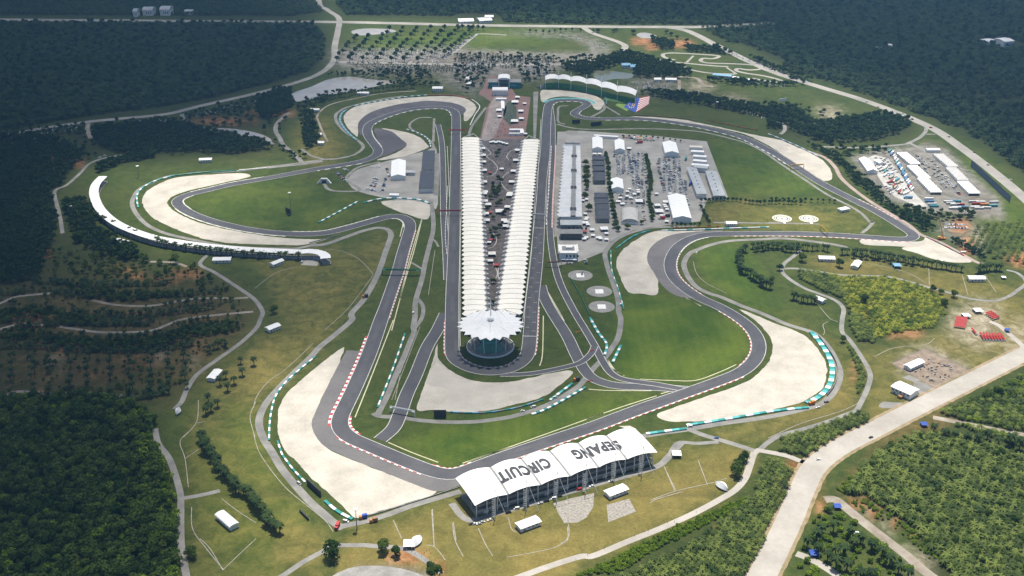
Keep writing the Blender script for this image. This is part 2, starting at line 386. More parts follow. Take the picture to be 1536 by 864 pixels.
    g = ramp(nt, [(.25, (.72, .74, .70)), (.75, (1.18, 1.15, 1.12))]); nt.links.new(nC, g.inputs[0]); col = mixc(nt, col, g.outputs[0], 1.0, 'MULTIPLY')
    nt.links.new(col, b.inputs['Base Color'])
    bp = nt.nodes.new('ShaderNodeBump'); bp.inputs['Strength'].default_value = .5; bp.inputs['Distance'].default_value = .8
    nt.links.new(nC, bp.inputs['Height']); nt.links.new(bp.outputs[0], b.inputs['Normal'])
    me.materials.append(m)
    o = bpy.data.objects.new('ground', me); COL.objects.link(o); struct(o, 'grass and earth ground around the circuit')
build_ground()

# ------------------------------------------------------------------ surface materials
def asphalt(name, c, c2):
    m, nt, b = _base(name); b.inputs['Roughness'].default_value = .75; b.inputs['Specular IOR Level'].default_value = .35
    p = wpos(nt); n1 = noise(nt, .03, 5, .6, p, .5).outputs[0]; n2 = noise(nt, .35, 4, .6, p).outputs[0]
    r = ramp(nt, [(.35, c2), (.65, c)]); nt.links.new(n1, r.inputs[0])
    r2 = ramp(nt, [(.3, (.86, .86, .86)), (.7, (1.05, 1.05, 1.05))]); nt.links.new(n2, r2.inputs[0])
    nt.links.new(mixc(nt, r.outputs[0], r2.outputs[0], 1.0, 'MULTIPLY'), b.inputs['Base Color']); return m
m_track = asphalt('track_asphalt', (.080, .079, .087), (.058, .058, .068))
m_run = asphalt('runoff_asphalt', (.150, .140, .138), (.115, .108, .110))
m_rund = asphalt('scuffed_asphalt', (.10, .092, .10), (.055, .052, .062))
m_conc = M('road_concrete', (.27, .26, .24), (.17, .165, .155), .06, .9, fine=.12)
m_dirtroad = M('pale_road', (.42, .39, .35), (.32, .295, .26), .03, .9, fine=.1)
m_track2 = M('earth_track', (.36, .32, .27), (.20, .165, .125), .05, .95, fine=.15)
m_highway = M('far_road', (.33, .31, .28), (.22, .21, .19), .02, .9)
m_gravel = M('gravel', (.53, .49, .425), (.40, .37, .32), .045, .95, 7, fine=.14, spec=.1, bump=.35, bscale=.6)
m_yard = M('yard_concrete', (.36, .345, .32), (.24, .23, .215), .035, .9, fine=.15)
m_plaza = M('plaza_paving', (.165, .145, .14), (.085, .078, .08), .12, .9, fine=.3)
m_red = M('red_brick_paving', (.25, .135, .115), (.17, .125, .115), .05, .9, fine=.2)
m_white = M('white_paint', (.78, .77, .74), (.66, .65, .62), .2, .6)
m_line = M('track_line', (.62, .61, .58), (.45, .44, .42), .15, .7)
m_cream = M('pale_strip', (.56, .53, .36), (.44, .42, .28), .1, .8)
m_redp = M('red_paint', (.48, .05, .045), (.36, .04, .04), .2, .6)
m_teal = M('teal_paint', (.03, .25, .23), (.02, .18, .17), .2, .6)
m_turq = M('turquoise_paint', (.10, .40, .40), (.08, .33, .34), .1, .6)
m_green = M('green_paint', (.02, .20, .10), (.015, .14, .08), .2, .6)
def water(name, c, rough=.12):
    m, nt, b = _base(name); b.inputs['Base Color'].default_value = (*c, 1); b.inputs['Roughness'].default_value = rough; b.inputs['Specular IOR Level'].default_value = .6
    p = wpos(nt); n1 = noise(nt, .02, 4, .6, p).outputs[0]; r = ramp(nt, [(.4, tuple(x * .8 for x in c)), (.6, c)]); nt.links.new(n1, r.inputs[0]); nt.links.new(r.outputs[0], b.inputs['Base Color'])
    n2 = noise(nt, .5, 3, .6, p).outputs[0]; bp = nt.nodes.new('ShaderNodeBump'); bp.inputs['Strength'].default_value = .08; nt.links.new(n2, bp.inputs['Height']); nt.links.new(bp.outputs[0], b.inputs['Normal'])
    return m
m_water = water('muddy_water', (.36, .33, .29)); m_water2 = water('green_water', (.16, .17, .12))

# ------------------------------------------------------------------ race track
TRACK = [(735.5, 557.5), (710, 554), (687, 543), (678.5, 530), (678, 490), (678.5, 440), (680.6, 380), (682.7, 280), (683.7, 230), (684.3, 187), (684.2, 177.5), (682.8, 170), (677.5, 164.5), (665, 161.2),
  (645, 161.2), (620, 163.5), (595, 169), (570, 178), (555, 186), (550.5, 196), (554, 207), (562.5, 218), (567.5, 226), (564, 233), (552.5, 239), (535, 243.8), (505, 248.8), (475, 253.5), (430, 262), (400, 267.5),
  (350, 276), (312, 285), (288, 290.5), (272, 296), (265, 302), (270, 310), (287, 320.5), (312, 330), (337, 337), (362, 342.5), (387, 346.5), (412, 349.5), (442, 351), (480, 350.5), (505, 346), (530, 339.5), (555, 332.5), (580, 325.5),
  (595, 324), (607.5, 327), (614.5, 334), (615, 342.5), (611.5, 355), (604, 380), (597.5, 405), (589, 430), (580.5, 455), (571.5, 480), (554, 530), (532.5, 580), (520.5, 605), (511, 625), (509, 638), (516, 650), (530, 659), (555, 669.5), (592.5, 685.5), (625, 698.5),
  (645, 706), (662.5, 711), (677.5, 712.5), (695, 708), (740, 691), (815, 665), (890, 640), (955, 615.5), (1027.5, 590), (1080, 571), (1112.5, 557.5), (1132, 540), (1138.5, 522.5), (1135, 505), (1122.5, 488.75), (1102.5, 473.75), (1077.5, 459.5), (1052, 448.5),
  (1032, 436), (1016, 422.5), (1007.5, 410), (1005, 395), (1010, 380), (1020, 367.5), (1037.5, 357.5), (1060, 352.2), (1095, 350.8), (1145, 350.5), (1204, 351), (1255, 353), (1302, 356), (1345, 359), (1362, 359.3), (1371, 356), (1369, 350.5), (1357, 343), (1334.5, 328.5), (1307, 313), (1284.5, 302),
  (1229.5, 273.5), (1189.5, 247.5), (1157.5, 227.5), (1120, 208.5), (1095, 200.5), (1070, 194.5), (1045, 189), (1020, 185), (982.5, 180), (945, 178), (907.5, 178.3), (882.5, 177.8), (867.5, 174.8), (861, 171), (866, 165.5), (876, 160.5), (881, 156.5), (879, 153), (867.5, 150.7), (850, 150.2), (835, 151.2), (825, 155),
  (821.5, 164), (819.5, 187.5), (817.5, 230), (811.6, 280), (806, 380), (798.5, 450), (796, 490), (792.5, 527), (785, 541), (765.5, 553.5)]
TW = W(TRACK); TC = smooth(TW, 8, True); TC.append(TC[0].copy())
TC = resample(TC, 4.0); TC.append(TC[0].copy()); TN = None
_arr = np.array([[p.x, p.y] for p in TC[:-1]])
for _ in range(4): _arr = (_arr + np.roll(_arr, 1, 0) + np.roll(_arr, -1, 0)) / 3
TC = [Vector((a, b, 0)) for a, b in _arr]; NT = len(TC)
def tnorm(i):
    d = TC[(i + 1) % NT] - TC[(i - 1) % NT]; d.normalize(); return Vector((-d.y, d.x, 0))
TNn = [tnorm(i) for i in range(NT)]
_ti = toimg(np.array([[p.x, p.y, 0] for p in TC]))
def tidx(x, y): return int(np.argmin((_ti[:, 0] - x) ** 2 + (_ti[:, 1] - y) ** 2))
def hw(i):
    x, y = _ti[i]; return 8.6 if (y > 600 or (y > 470 and x < 660)) else 8.0
HW = np.array([hw(i) for i in range(NT)])
for _ in range(20): HW = (HW + np.roll(HW, 1) + np.roll(HW, -1)) / 3
def tpt(i, off, z): i %= NT; p = TC[i] + TNn[i] * off; return Vector((p.x, p.y, z))
def tband(name, a, b, o0, o1, z, mat, label=None):
    """strip that follows the track from index a to b between two offsets"""
    if b <= a: b += NT
    L = [tpt(i, (o1(i) if callable(o1) else o1), z) for i in range(a, b + 1)]; R = [tpt(i, (o0(i) if callable(o0) else o0), z) for i in range(a, b + 1)]
    return struct(MB().strip(L, R).build(name, mat), label)
tband('race_track', 0, NT, lambda i: -HW[i % NT], lambda i: HW[i % NT], .20, m_track, 'dark grey asphalt race track of the circuit')
for s in (1, -1):
    tband('edge_line', 0, NT, (lambda i: HW[i % NT] - 1.0) if s > 0 else (lambda i: -HW[i % NT] + .45), (lambda i: HW[i % NT] - .45) if s > 0 else (lambda i: -HW[i % NT] + 1.0), .225, m_line, 'white painted line along one edge of the race track')
# darker rubbered racing line, worn into the asphalt
def rubber():
    m, nt, b = _base('rubber_marks'); b.inputs['Roughness'].default_value = .6; p = wpos(nt); n1 = noise(nt, .02, 4, .6, p, 1.0).outputs[0]
    r = ramp(nt, [(.38, (.036, .036, .042)), (.62, (.066, .065, .072))]); nt.links.new(n1, r.inputs[0]); nt.links.new(r.outputs[0], b.inputs['Base Color']); return m
m_rub = rubber()
lin = np.zeros(NT)
for i in range(NT):
    k = 22; d1 = (TC[(i + k) % NT] - TC[i]); d0 = (TC[i] - TC[(i - k) % NT]); lin[i] = d0.x * d1.y - d0.y * d1.x
lin = np.clip(lin / 3000, -1, 1)
for _ in range(60): lin = (lin + np.roll(lin, 1) + np.roll(lin, -1)) / 3
tband('racing_line', 0, NT, lambda i: lin[i % NT] * 5.0 - 2.6, lambda i: lin[i % NT] * 5.0 + 2.2, .212, m_rub, 'darker rubbered racing line on the asphalt')

SEGS += [(TC[i].x, TC[i].y, TC[(i + 1) % NT].x, TC[(i + 1) % NT].y, 9.0) for i in range(0, NT)]
# ------------------------------------------------------------------ run-off areas and gravel traps
def runoff(name, outer, a, b, mat, z=.15, label=None):
    i0, i1 = tidx(*a), tidx(*b)
    rng = range(i0, (i1 if i1 > i0 else i1 + NT) + 1, 3)
    inner = [tpt(i, 0, z) for i in rng]; out = smooth(W(outer), 4); out = [Vector((p.x, p.y, z)) for p in out]
    AREAS.append([(p.x, p.y) for p in out + inner[::-1]])
    return struct(MB().fill(out + inner[::-1]).build(name, mat), label)
runoff('asphalt_runoff', Z(380, 480, (560, 182), (500, 290), (420, 450), (370, 560), (350, 620), (370, 690), (430, 760), (540, 815)) + Z(380, 620, (650, 300), (800, 360), (950, 420), (1105, 470), (1240, 432)), (553, 525), (690, 709), m_run, .15, 'grey asphalt run-off beside the pale corner gravel near the roofed stand')
runoff('asphalt_runoff', Z(380, 120, (640, 330), (628, 265), (670, 215), (740, 180), (850, 150), (950, 135), (1050, 125), (1180, 135), (1250, 155), (1277, 180), (1262, 200))[::-1], (684.2, 177), (553, 205), m_rund, .15, 'dark scuffed asphalt run-off round the upper left bend')
area('asphalt_runoff', Z(380, 120, (725, 295), (760, 292), (830, 310), (880, 350), (920, 390), (850, 430), (770, 460), (740, 440), (740, 350)), .15, m_rund, 'dark tyre-marked asphalt patch inside the upper left bend')
runoff('asphalt_runoff', Z(820, 260, (1060, 342), (960, 345), (800, 360), (720, 380), (650, 420), (610, 470), (605, 530), (640, 590), (668, 640), (720, 700), (780, 735), (850, 750))[::-1], (1052, 448), (1090, 351), m_run, .15, 'grey asphalt run-off round the right-hand bend beside the helipads')
area('asphalt_runoff', Z(1152, 300, (560, 238), (700, 243), (900, 250), (945, 232), (940, 262), (880, 282), (750, 277), (580, 268)), .14, M('pale_runoff', (.42, .39, .34), (.34, .32, .28), .05), 'pale run-off strip outside the far right corner')
L1, L2 = Z, W
GRAV = [
 ('pale gravel trap in the lower left corner beside the stand lettered SEPANG CIRCUIT', Z(380, 480, (545, 172), (525, 172), (400, 265), (280, 370), (200, 440), (155, 530), (145, 640), (160, 720), (200, 800)) + Z(380, 620, (260, 290), (340, 380), (440, 470), (540, 560), (612, 628), (690, 608), (900, 545), (1105, 470), (950, 420), (800, 360), (650, 300), (540, 260), (430, 200)) + Z(380, 480, (370, 690), (350, 620), (370, 560), (420, 450), (500, 290))),
 ('crescent of grey gravel below the hairpin canopy', Z(600, 440, (226, 300), (205, 370), (180, 450), (130, 600), (100, 700), (200, 700), (330, 712), (500, 708), (700, 665), (850, 625), (950, 560), (1030, 490), (1020, 465), (900, 480), (700, 525), (600, 535), (480, 530), (380, 505), (290, 455), (240, 405), (224, 360))),
 ('large pale gravel trap outside the lower right bend', Z(880, 440, (915, 97), (1010, 130), (1130, 180), (1250, 225), (1330, 270), (1390, 340), (1435, 420), (1440, 480), (1415, 570), (1350, 620), (1290, 655), (1150, 690), (950, 735), (700, 765), (490, 768), (425, 725), (600, 660), (800, 590), (950, 535), (1030, 480), (1090, 410), (1115, 350), (1110, 280), (1070, 220), (1000, 155))),
 ('gravel trap beside the helipads at the paddock bend', Z(820, 260, (640, 350), (520, 410), (440, 480), (418, 540), (440, 620), (490, 714), (575, 722), (660, 728), (668, 640), (640, 590), (605, 530), (610, 470), (650, 420), (720, 380), (800, 360), (960, 345), (800, 347))),
 ('tan gravel below the wavy white stand at the first corner', Z(600, 80, (845, 225), (848, 287), (872, 288), (900, 270), (980, 258), (1080, 270), (1140, 295), (1170, 335), (1200, 337), (1222, 312), (1220, 285), (1170, 255), (1100, 237), (1000, 225), (900, 220))),
 ('long pale gravel strip along the upper right sweep', Z(820, 100, (500, 298), (640, 303), (820, 318), (900, 335), (1050, 365), (1200, 400), (1400, 440)) + Z(1152, 120, (100, 370), (200, 415), (310, 470), (370, 530), (385, 590), (345, 606), (300, 585), (150, 490), (0, 392)) + Z(820, 100, (1200, 410), (1100, 385), (900, 345), (640, 312))),
 ('gravel band round the upper left bend', Z(380, 120, (600, 165), (700, 140), (850, 115), (1000, 102), (1150, 97), (1250, 105), (1310, 130), (1338, 165), (1320, 205), (1290, 240), (1265, 243), (1262, 195), (1277, 180), (1250, 155), (1180, 135), (1050, 125), (950, 135), (850, 150), (740, 180), (670, 215), (630, 265), (628, 335), (610, 330), (560, 280), (543, 240), (550, 205))),
 ('gravel pocket behind the dark-roofed support garages', Z(380, 120, (770, 290), (850, 300), (940, 320), (1000, 345), (1040, 385), (1040, 410), (900, 460), (740, 482), (850, 440), (920, 390), (880, 350), (830, 310))),
 ('big gravel trap in front of the curved white stand roof', Z(100, 120, (1060, 560), (1100, 580), (970, 610), (850, 637), (740, 662), (650, 692), (605, 730)) + Z(100, 260, (625, 210), (700, 257), (800, 297), (950, 333), (1100, 362), (1300, 387), (1530, 396)) + Z(380, 280, (510, 292), (330, 345), (200, 350), (0, 345)) + Z(100, 260, (1000, 420), (850, 400), (720, 360), (600, 310), (510, 260), (465, 205), (453, 160)) + Z(100, 120, (480, 670), (550, 625), (640, 590), (750, 575), (900, 565))),
 ('small gravel trap below the dark-roofed support garages', Z(380, 280, (765, 92), (900, 82), (1000, 92), (1058, 110), (1052, 190), (1000, 192), (930, 167), (870, 150))),
 ('pale gravel wedge at the far right corner', Z(1152, 300, (945, 226), (1010, 255), (1100, 300), (1190, 345), (1218, 373), (1100, 373), (1000, 357), (900, 322), (800, 290), (880, 275), (930, 255))),
]
def ragged(pts, amp=.38):
    P = smooth(W(pts), 4, True); P.append(P[0].copy()); P = resample(P, 3.0); n = RNG.normal(0, 1, len(P)); n = n + .8 * np.roll(n, 1) + .5 * np.roll(n, 2)
    return [p + q * amp * .6 * float(k) for p, q, k in zip(P, normals2(P), n)]
for lab, pts in GRAV:
    P = [Vector((p.x, p.y, .11)) for p in ragged(pts)]; AREAS.append([(p.x, p.y) for p in P]); struct(MB().fill(P).build('gravel_trap', m_gravel), lab)
# raked darker patches left in the gravel (damp sand)
m_damp = M('damp_gravel', (.47, .44, .38), (.40, .37, .325), .05, .95, fine=.08)
area('damp_patch', Z(600, 440, (160, 540), (270, 570), (280, 640), (230, 690), (480, 690), (530, 640), (640, 620), (800, 590), (930, 540), (980, 500), (800, 520), (640, 550), (480, 545), (330, 500), (240, 430), (215, 420)), .13, m_damp, 'damp darker patch of the hairpin gravel')
for lab, pts in [('pale turf patch', Z(880, 440, (190, 797), (260, 795), (300, 815), (240, 812)))]: area('concrete_patch', pts, .1, m_gravel, 'pale concrete corner beside the stand roof', 1)

# ------------------------------------------------------------------ branch tracks
BR = [('branch_track', [(811, 428), (816, 445), (828, 468), (850, 503), (864, 532), (877, 555), (892, 569), (925, 578.5), (984, 581), (1035, 585)], 13, 'asphalt branch track dropping from the pit straight to the lower right bend'),
      ('pit_entry', [(822, 240), (824, 300), (825, 342), (827, 367), (832, 397), (841, 427), (860, 465), (878, 495), (891, 517), (904, 542), (917, 560), (937, 569.5), (984, 576.5), (1030, 585)], 8.5, 'pit entry lane curving past the helipads'),
      ('branch_track', [(750, 562), (770, 562), (800, 560), (840, 552.5), (870, 544), (886, 531), (892, 519)], 7.5, 'narrow link track along the top of the hairpin gravel'),
      ('branch_track', [(668, 470), (656, 495), (640, 522), (624, 562), (610, 592), (600, 620), (590, 642), (570, 660)], 14, 'asphalt cut-through west of the hairpin gravel'),
      ('support_pit_lane', [(657, 187), (662, 210), (664, 240), (665, 295), (666, 330), (669, 375), (671, 420)], 9, 'support pit lane beside the dark-roofed garages'),
      ('pit_lane', [(826, 160), (829, 185), (829, 215), (828, 250), (826, 300), (825, 342)], 8.5, 'pit lane between the start straight and the grey pit building')]
for k_, (nm, pts, wd, lab) in enumerate(BR):
    zb = .165 + .005 * k_; o, P = road(nm, pts, wd, zb, m_track, lab)
    for s in (1, -1): struct(MB().strip(offset([Vector((p.x, p.y, zb + .003)) for p in P], s * (wd / 2 - .3) + .3), offset([Vector((p.x, p.y, zb + .003)) for p in P], s * (wd / 2 - .3) - .3)).build('edge_line', m_line), 'white edge line of a branch track')
m_grid = m_line
# starting grid boxes on the pit straight
for k in range(22):
    t = k / 21; x = 800.5 + (806.3 - 800.5) * t; y = 505 + (350 - 505) * t; i = tidx(x, y); s = 1 if k % 2 else -1
    mb = MB(); a = tpt(i, s * 3.4 - 1.6, .23); b = tpt(i, s * 3.4 + 1.6, .23); d = (TC[(i + 2) % NT] - TC[i]).normalized()
    mb.strip([a + d * .5, b + d * .5], [a, b]); mb.strip([a + d * 2, a], [a + (b - a) * .1 + d * 2, a + (b - a) * .1]); mb.strip([b + d * 2, b], [b - (b - a) * .1 + d * 2, b - (b - a) * .1])
    struct(mb.build('grid_box', m_line), 'painted starting grid box on the pit straight')
for (x, y, lab) in [(795.5, 505, 'near'), (806.3, 342, 'far')]:
    i = tidx(x, y); d = (TC[(i + 2) % NT] - TC[i]).normalized()
    struct(MB().strip([tpt(i, -8, .235) + d, tpt(i, 8, .235) + d], [tpt(i, -8, .235), tpt(i, 8, .235)]).build('start_line', m_line), 'white line across the pit straight at its ' + lab + ' end')

# ------------------------------------------------------------------ kerbs: red and white blocks with a raised lip
def kerb(a, b, side, label, c2=None, blk=1, w=.95):
    i0, i1 = tidx(*a), tidx(*b)
    if i1 < i0: i1 += NT
    if i1 - i0 > NT / 2: i0, i1 = i1, i0 + NT
    A = []; B = []; C = []
    for i in range(i0, i1 + 1):
        h = HW[i % NT]; A.append(tpt(i, side * (h - .3), .235)); B.append(tpt(i, side * (h - .3 + w * .6), .30)); C.append(tpt(i, side * (h - .3 + w), .16))
    mb = MB(); f = lambda i: (i // blk) % 2
    if side > 0: mb.strip(B, A, f); mb.strip(C, B, f)
    else: mb.strip(A, B, f); mb.strip(B, C, f)
    return struct(mb.build('kerb', [c2 or m_redp, m_white]), label)
kerb((678, 480), (678, 532), 1, 'red and white kerb outside the hairpin entry')
kerb((678, 531), (786, 541), -1, 'red and white kerb round the inside of the hairpin')
kerb((799, 458), (792.5, 532), 1, 'red and white kerb on the hairpin exit')
kerb((614, 345), (572, 480), 1, 'long red and white kerb along the left straight')
kerb((563, 505), (509, 637), -1, 'wide red and white kerb leading into the lower left corner', w=2.4)
kerb((512, 622), (530, 660), 1, 'red and white kerb on the inside of the lower left corner', w=2.0)
kerb((516, 650), (640, 705), -1, 'faded kerb outside the lower left corner', w=1.0)
kerb((640, 703), (712, 701), 1, 'red and white kerb at the tip of the lower infield')
kerb((735, 693), (1108, 560), -1, 'red and white kerb between the track and the lettered stand')
kerb((1117, 554), (1085, 464), 1, 'red and white kerb inside the lower right bend')
kerb((1045, 446), (1010, 380), -1, 'red and white kerb inside the paddock bend')
kerb((1012, 378), (1060, 352), -1, 'white kerb leaving the paddock bend', m_line)
kerb((1095, 351), (1360, 359), -1, 'long thin kerb on the far right straight')
kerb((1340, 332), (1280, 300), -1, 'kerb along the run to the far right corner')
kerb((1189, 247), (907, 178.5), 1, 'dashed white kerb along the upper right sweep', m_track, 2, 1.2)
kerb((905, 178), (865, 165), -1, 'kerb round the second corner', m_track, 1, 1.2)
kerb((880, 155), (823, 160), 1, 'kerb inside the first corner', m_track, 2, 1.2)
kerb((684, 175), (556, 186), 1, 'dashed kerb inside the upper left bend', m_track, 2, 1.2)
kerb((552, 196), (564, 222), 1, 'white kerb through the upper left chicane', m_line)
kerb((545, 241), (475, 254), 1, 'dashed white kerb below the upper left chicane', m_track, 2, 1.2)
kerb((400, 267), (290, 290), -1, 'dashed cream kerb entering the far left bend', m_cream, 2, 1.2)
kerb((285, 291), (278, 316), 1, 'white kerb inside the far left bend', m_cream, 2)
kerb((272, 311), (430, 351), -1, 'dashed cream kerb along the far left gravel', m_cream, 2, 1.3)
kerb((436, 351), (575, 327), 1, 'dashed red and white kerb on the left return', m_cream, 1, 1.3)
kerb((585, 325), (615, 341), -1, 'kerb inside the left hairpin', m_cream, 1, 1.2)
# turquoise painted run-off strip at the first corner
i0, i1 = tidx(880, 155), tidx(826, 154)
tband('painted_strip', i0, i1, -15.0, -9.2, .17, m_turq, 'turquoise painted strip round the first corner')
# pale strips laid in the grass beside the track
STR = [Z(380, 480, (610, 585), (720, 310), (840, 0)), Z(380, 280, (830, 864), (900, 600), (960, 400), (1012, 195)), Z(380, 620, (810, 175), (950, 235), (1110, 295)), Z(380, 620, (1255, 300), (1400, 250), (1536, 205)),
       Z(640, 620, (250, 290), (700, 130), (1060, 0)), Z(600, 440, (870, 840 - 300), (1030, 575 - 40), (1500, 585 - 460)) [:0], Z(600, 440, (885, 0), (985, 165)), Z(600, 440, (1000, 212), (1095, 378)), Z(600, 440, (860, 135), (855, 360), (838, 435)),
       Z(600, 440, (1130, 575), (1250, 583), (1510, 585)), Z(880, 440, (320, 515), (500, 523), (650, 523), (780, 480), (897, 428)), Z(880, 440, (0, 757), (200, 685), (420, 615)), Z(880, 440, (445, 603), (505, 587)),
       Z(880, 440, (125, 395), (150, 445), (220, 493)), Z(880, 440, (600, 32), (685, 75)), Z(820, 260, (835, 748), (925, 797)), Z(820, 260, (0, 700), (95, 864)), Z(600, 440, (1245, 395), (1290, 460), (1345, 495)), Z(880, 440, (555, 0), (600, 30)),
       Z(600, 280, (130, 195), (60, 430), (0, 670)), Z(600, 280, (0, 300), (18, 220), (10, 200))]
for k, s in enumerate(STR):
    if len(s) >= 2: road('pale_strip', s, 1.1, .12, m_cream, 'pale concrete strip in the grass beside the track', block=False)
# ================================================================== SERVICE ROADS, PATHS, YARDS, WATER
_rz = [.05]
def sroad(pts, w, lab, mat=None, name='service_road', **k):
    _rz[0] += .0006; return road(name, pts, w, _rz[0], mat or m_conc, lab, **k)
S = {}
S['left'] = sroad(Z(380, 280, (340, 352), (430, 345), (560, 300), (650, 268), (740, 247), (800, 255), (826, 285), (815, 330), (790, 400), (760, 490), (720, 580), (660, 680), (590, 760)) + Z(380, 480, (590, 0), (500, 80), (400, 160), (350, 215), (260, 300), (170, 390), (90, 480), (45, 560), (35, 630), (60, 710), (110, 790)) + Z(380, 620, (170, 330), (250, 430), (340, 530), (420, 600), (490, 660), (540, 690)), 7, 'concrete perimeter road round the lower left corner')[1]
sroad(Z(380, 620, (490, 690), (560, 672), (660, 650), (800, 610), (950, 555), (1100, 510), (1245, 468)), 6, 'concrete perimeter road ending at the lettered stand')
sroad(Z(640, 620, (150, 540), (250, 640), (420, 600), (600, 550), (760, 500), (1000, 430), (1200, 375), (1380, 320), (1450, 260), (1536, 170)), 6, 'access road behind the lettered stand')
S['right'] = sroad(Z(880, 440, (330, 858), (450, 838), (600, 817), (700, 800), (850, 775), (1000, 755), (1150, 730), (1300, 695), (1400, 665), (1460, 620), (1500, 560), (1520, 480), (1490, 390), (1440, 310), (1380, 250), (1330, 225), (1200, 185), (1050, 120), (930, 75), (800, 20)) + Z(820, 260, (980, 722), (900, 682), (850, 622), (825, 560), (830, 520), (860, 480), (900, 460), (980, 430), (1100, 405), (1280, 396), (1450, 392)) + Z(1152, 300, (400, 268), (480, 290)), 6.5, 'concrete perimeter road round the lower right bend')[1]
S['mid'] = sroad(Z(820, 260, (900, 318), (640, 325), (560, 340), (480, 365), (420, 395), (380, 430), (350, 480), (360, 540), (380, 610), (410, 690), (430, 770)) + Z(600, 440, (1312, 110), (1325, 160), (1310, 260), (1270, 330), (1230, 385), (1180, 430), (1120, 500), (1080, 550), (1020, 592), (920, 652), (800, 702), (700, 732), (600, 752), (450, 770), (300, 773), (150, 765), (0, 745)) + Z(380, 480, (760, 577), (722, 558)), 6, 'concrete service road past the helipads and under the hairpin gravel')[1]
sroad(Z(380, 480, (745, 570), (770, 520), (810, 440), (855, 330), (905, 220), (945, 120), (965, 70)) + Z(380, 280, (960, 840), (970, 780), (975, 680), (1010, 560), (1030, 460), (1060, 340), (1080, 250), (1075, 150), (1062, 80)), 6, 'straight concrete service road beside the left straight')
sroad(Z(380, 280, (960, 860), (1010, 790), (1018, 720), (985, 670)), 4.5, 'short loop off the straight service road')
sroad(Z(380, 280, (940, 450), (1015, 495)), 3, 'short cross path to the left straight', sm=1)
sroad(Z(380, 280, (1060, 310), (1090, 325), (1110, 360)), 3, 'short stub path beside the support pit lane')
sroad(Z(100, 120, (1536, 487), (1400, 507), (1200, 527), (1000, 547), (800, 555), (690, 568), (600, 580), (500, 620), (430, 660), (395, 720)) + Z(100, 260, (400, 210), (440, 270), (500, 320), (600, 362), (750, 397), (850, 417), (1000, 442), (1300, 452), (1400, 447), (1500, 422)), 6, 'service road between the far left gravel and the curved stand roof')
sroad(Z(380, 120, (0, 530), (200, 508), (420, 478), (500, 472), (600, 450), (655, 412), (650, 382), (600, 345), (540, 300), (500, 250), (495, 210), (520, 185), (570, 162), (750, 118), (900, 96)), 5.5, 'service road outside the upper left bend')
sroad(Z(380, 120, (290, 415), (350, 455), (425, 475)), 4, 'curved path joining the outer left service road')
sroad(Z(380, 120, (215, 195), (150, 250), (133, 300), (160, 350), (180, 390), (240, 440), (290, 490)), 7, 'pale road winding down beside the pond')
sroad(Z(380, 120, (1070, 226), (1000, 226), (950, 252), (938, 280), (970, 310), (1030, 340), (1075, 380), (1080, 410)), 4, 'small loop path inside the upper left bend')
sroad(Z(380, 120, (1085, 230), (1080, 370)), 4, 'straight path inside the upper left bend', sm=1)
sroad(Z(380, 120, (1395, 165), (1345, 230), (1310, 280), (1292, 335)), 4.5, 'path dropping from the upper left bend to the stand')
sroad(Z(820, 100, (60, 345), (220, 375), (600, 372), (830, 382), (950, 395), (1100, 430), (1200, 460), (1300, 510), (1400, 580), (1536, 670)) + Z(1152, 120, (360, 690), (480, 750), (560, 800), (610, 850)) + Z(1152, 300, (630, 130), (605, 165), (560, 200)), 4.5, 'pale service road inside the upper right sweep')
sroad(Z(820, 100, (130, 235), (75, 240), (68, 280), (70, 330), (110, 345)), 4, 'short hooked path inside the first corners')
sroad(Z(820, 100, (330, 225), (390, 260), (440, 290)) , 4, 'path from the first corner to the flag bank')
sroad(Z(820, 100, (345, 225), (340, 260), (270, 300)), 5, 'path along the fence of the first corner')
sroad(Z(1152, 300, (0, 135), (250, 143), (310, 145)), 3, 'path linking the two far right helipads', sm=1)
sroad(Z(820, 260, (1000, 295), (1260, 298), (1450, 300), (1536, 302)), 4, 'path past the white hut to the far helipads')
sroad(Z(1152, 120, (330, 400), (560, 405), (800, 388), (850, 375), (910, 345), (945, 310), (950, 280)), 6, 'access road to the tent yard from the far right highway')
sroad(Z(1152, 120, (950, 325), (1005, 325)), 4, 'slip road at the far right highway', sm=1)
sroad(Z(1152, 120, (850, 378), (930, 420), (1010, 480)), 6, 'short lane into the tent yard')
sroad(Z(1152, 120, (0, 232), (50, 245), (95, 270), (100, 300), (75, 325)), 6, 'curved lane end behind the upper right gravel')
sroad(Z(1152, 120, (180, 410), (330, 460), (400, 520), (450, 600), (600, 720), (830, 860)) + Z(1152, 300, (900, 198), (960, 226), (1050, 262), (1230, 362), (1290, 385)), 6, 'pinkish perimeter road outside the far right corner', M('pink_concrete', (.36, .28, .25), (.28, .22, .20), .06, .9))
sroad(Z(1152, 300, (200, 303), (150, 340), (95, 385), (85, 430), (130, 475), (220, 530), (300, 560), (400, 600), (452, 650), (445, 720), (445, 790)) + Z(1152, 460, (490, 200), (560, 300), (612, 400), (600, 480), (560, 570), (530, 620), (480, 642), (350, 692), (200, 737), (80, 770), (0, 815)) + Z(840, 640, (1200, 138)), 5, 'narrow lane winding round the yellow-green palm plot')
sroad(Z(1152, 300, (95, 412), (180, 412), (300, 430), (450, 450), (600, 455), (720, 460), (850, 490), (950, 520), (1100, 560), (1200, 590), (1350, 605), (1440, 580), (1500, 540), (1550, 495), (1500, 440), (1430, 420)), 4.5, 'pale lane along the top of the yellow-green palm plot')
sroad(Z(640, 620, (400, 1040), (700, 930), (920, 860)) + Z(840, 640, (200, 775), (400, 692), (600, 612), (800, 522), (950, 442), (1050, 380), (1110, 310), (1140, 230), (1165, 160), (1200, 138)), 6, 'pale walking path curving below the grassy bank', m_dirtroad)
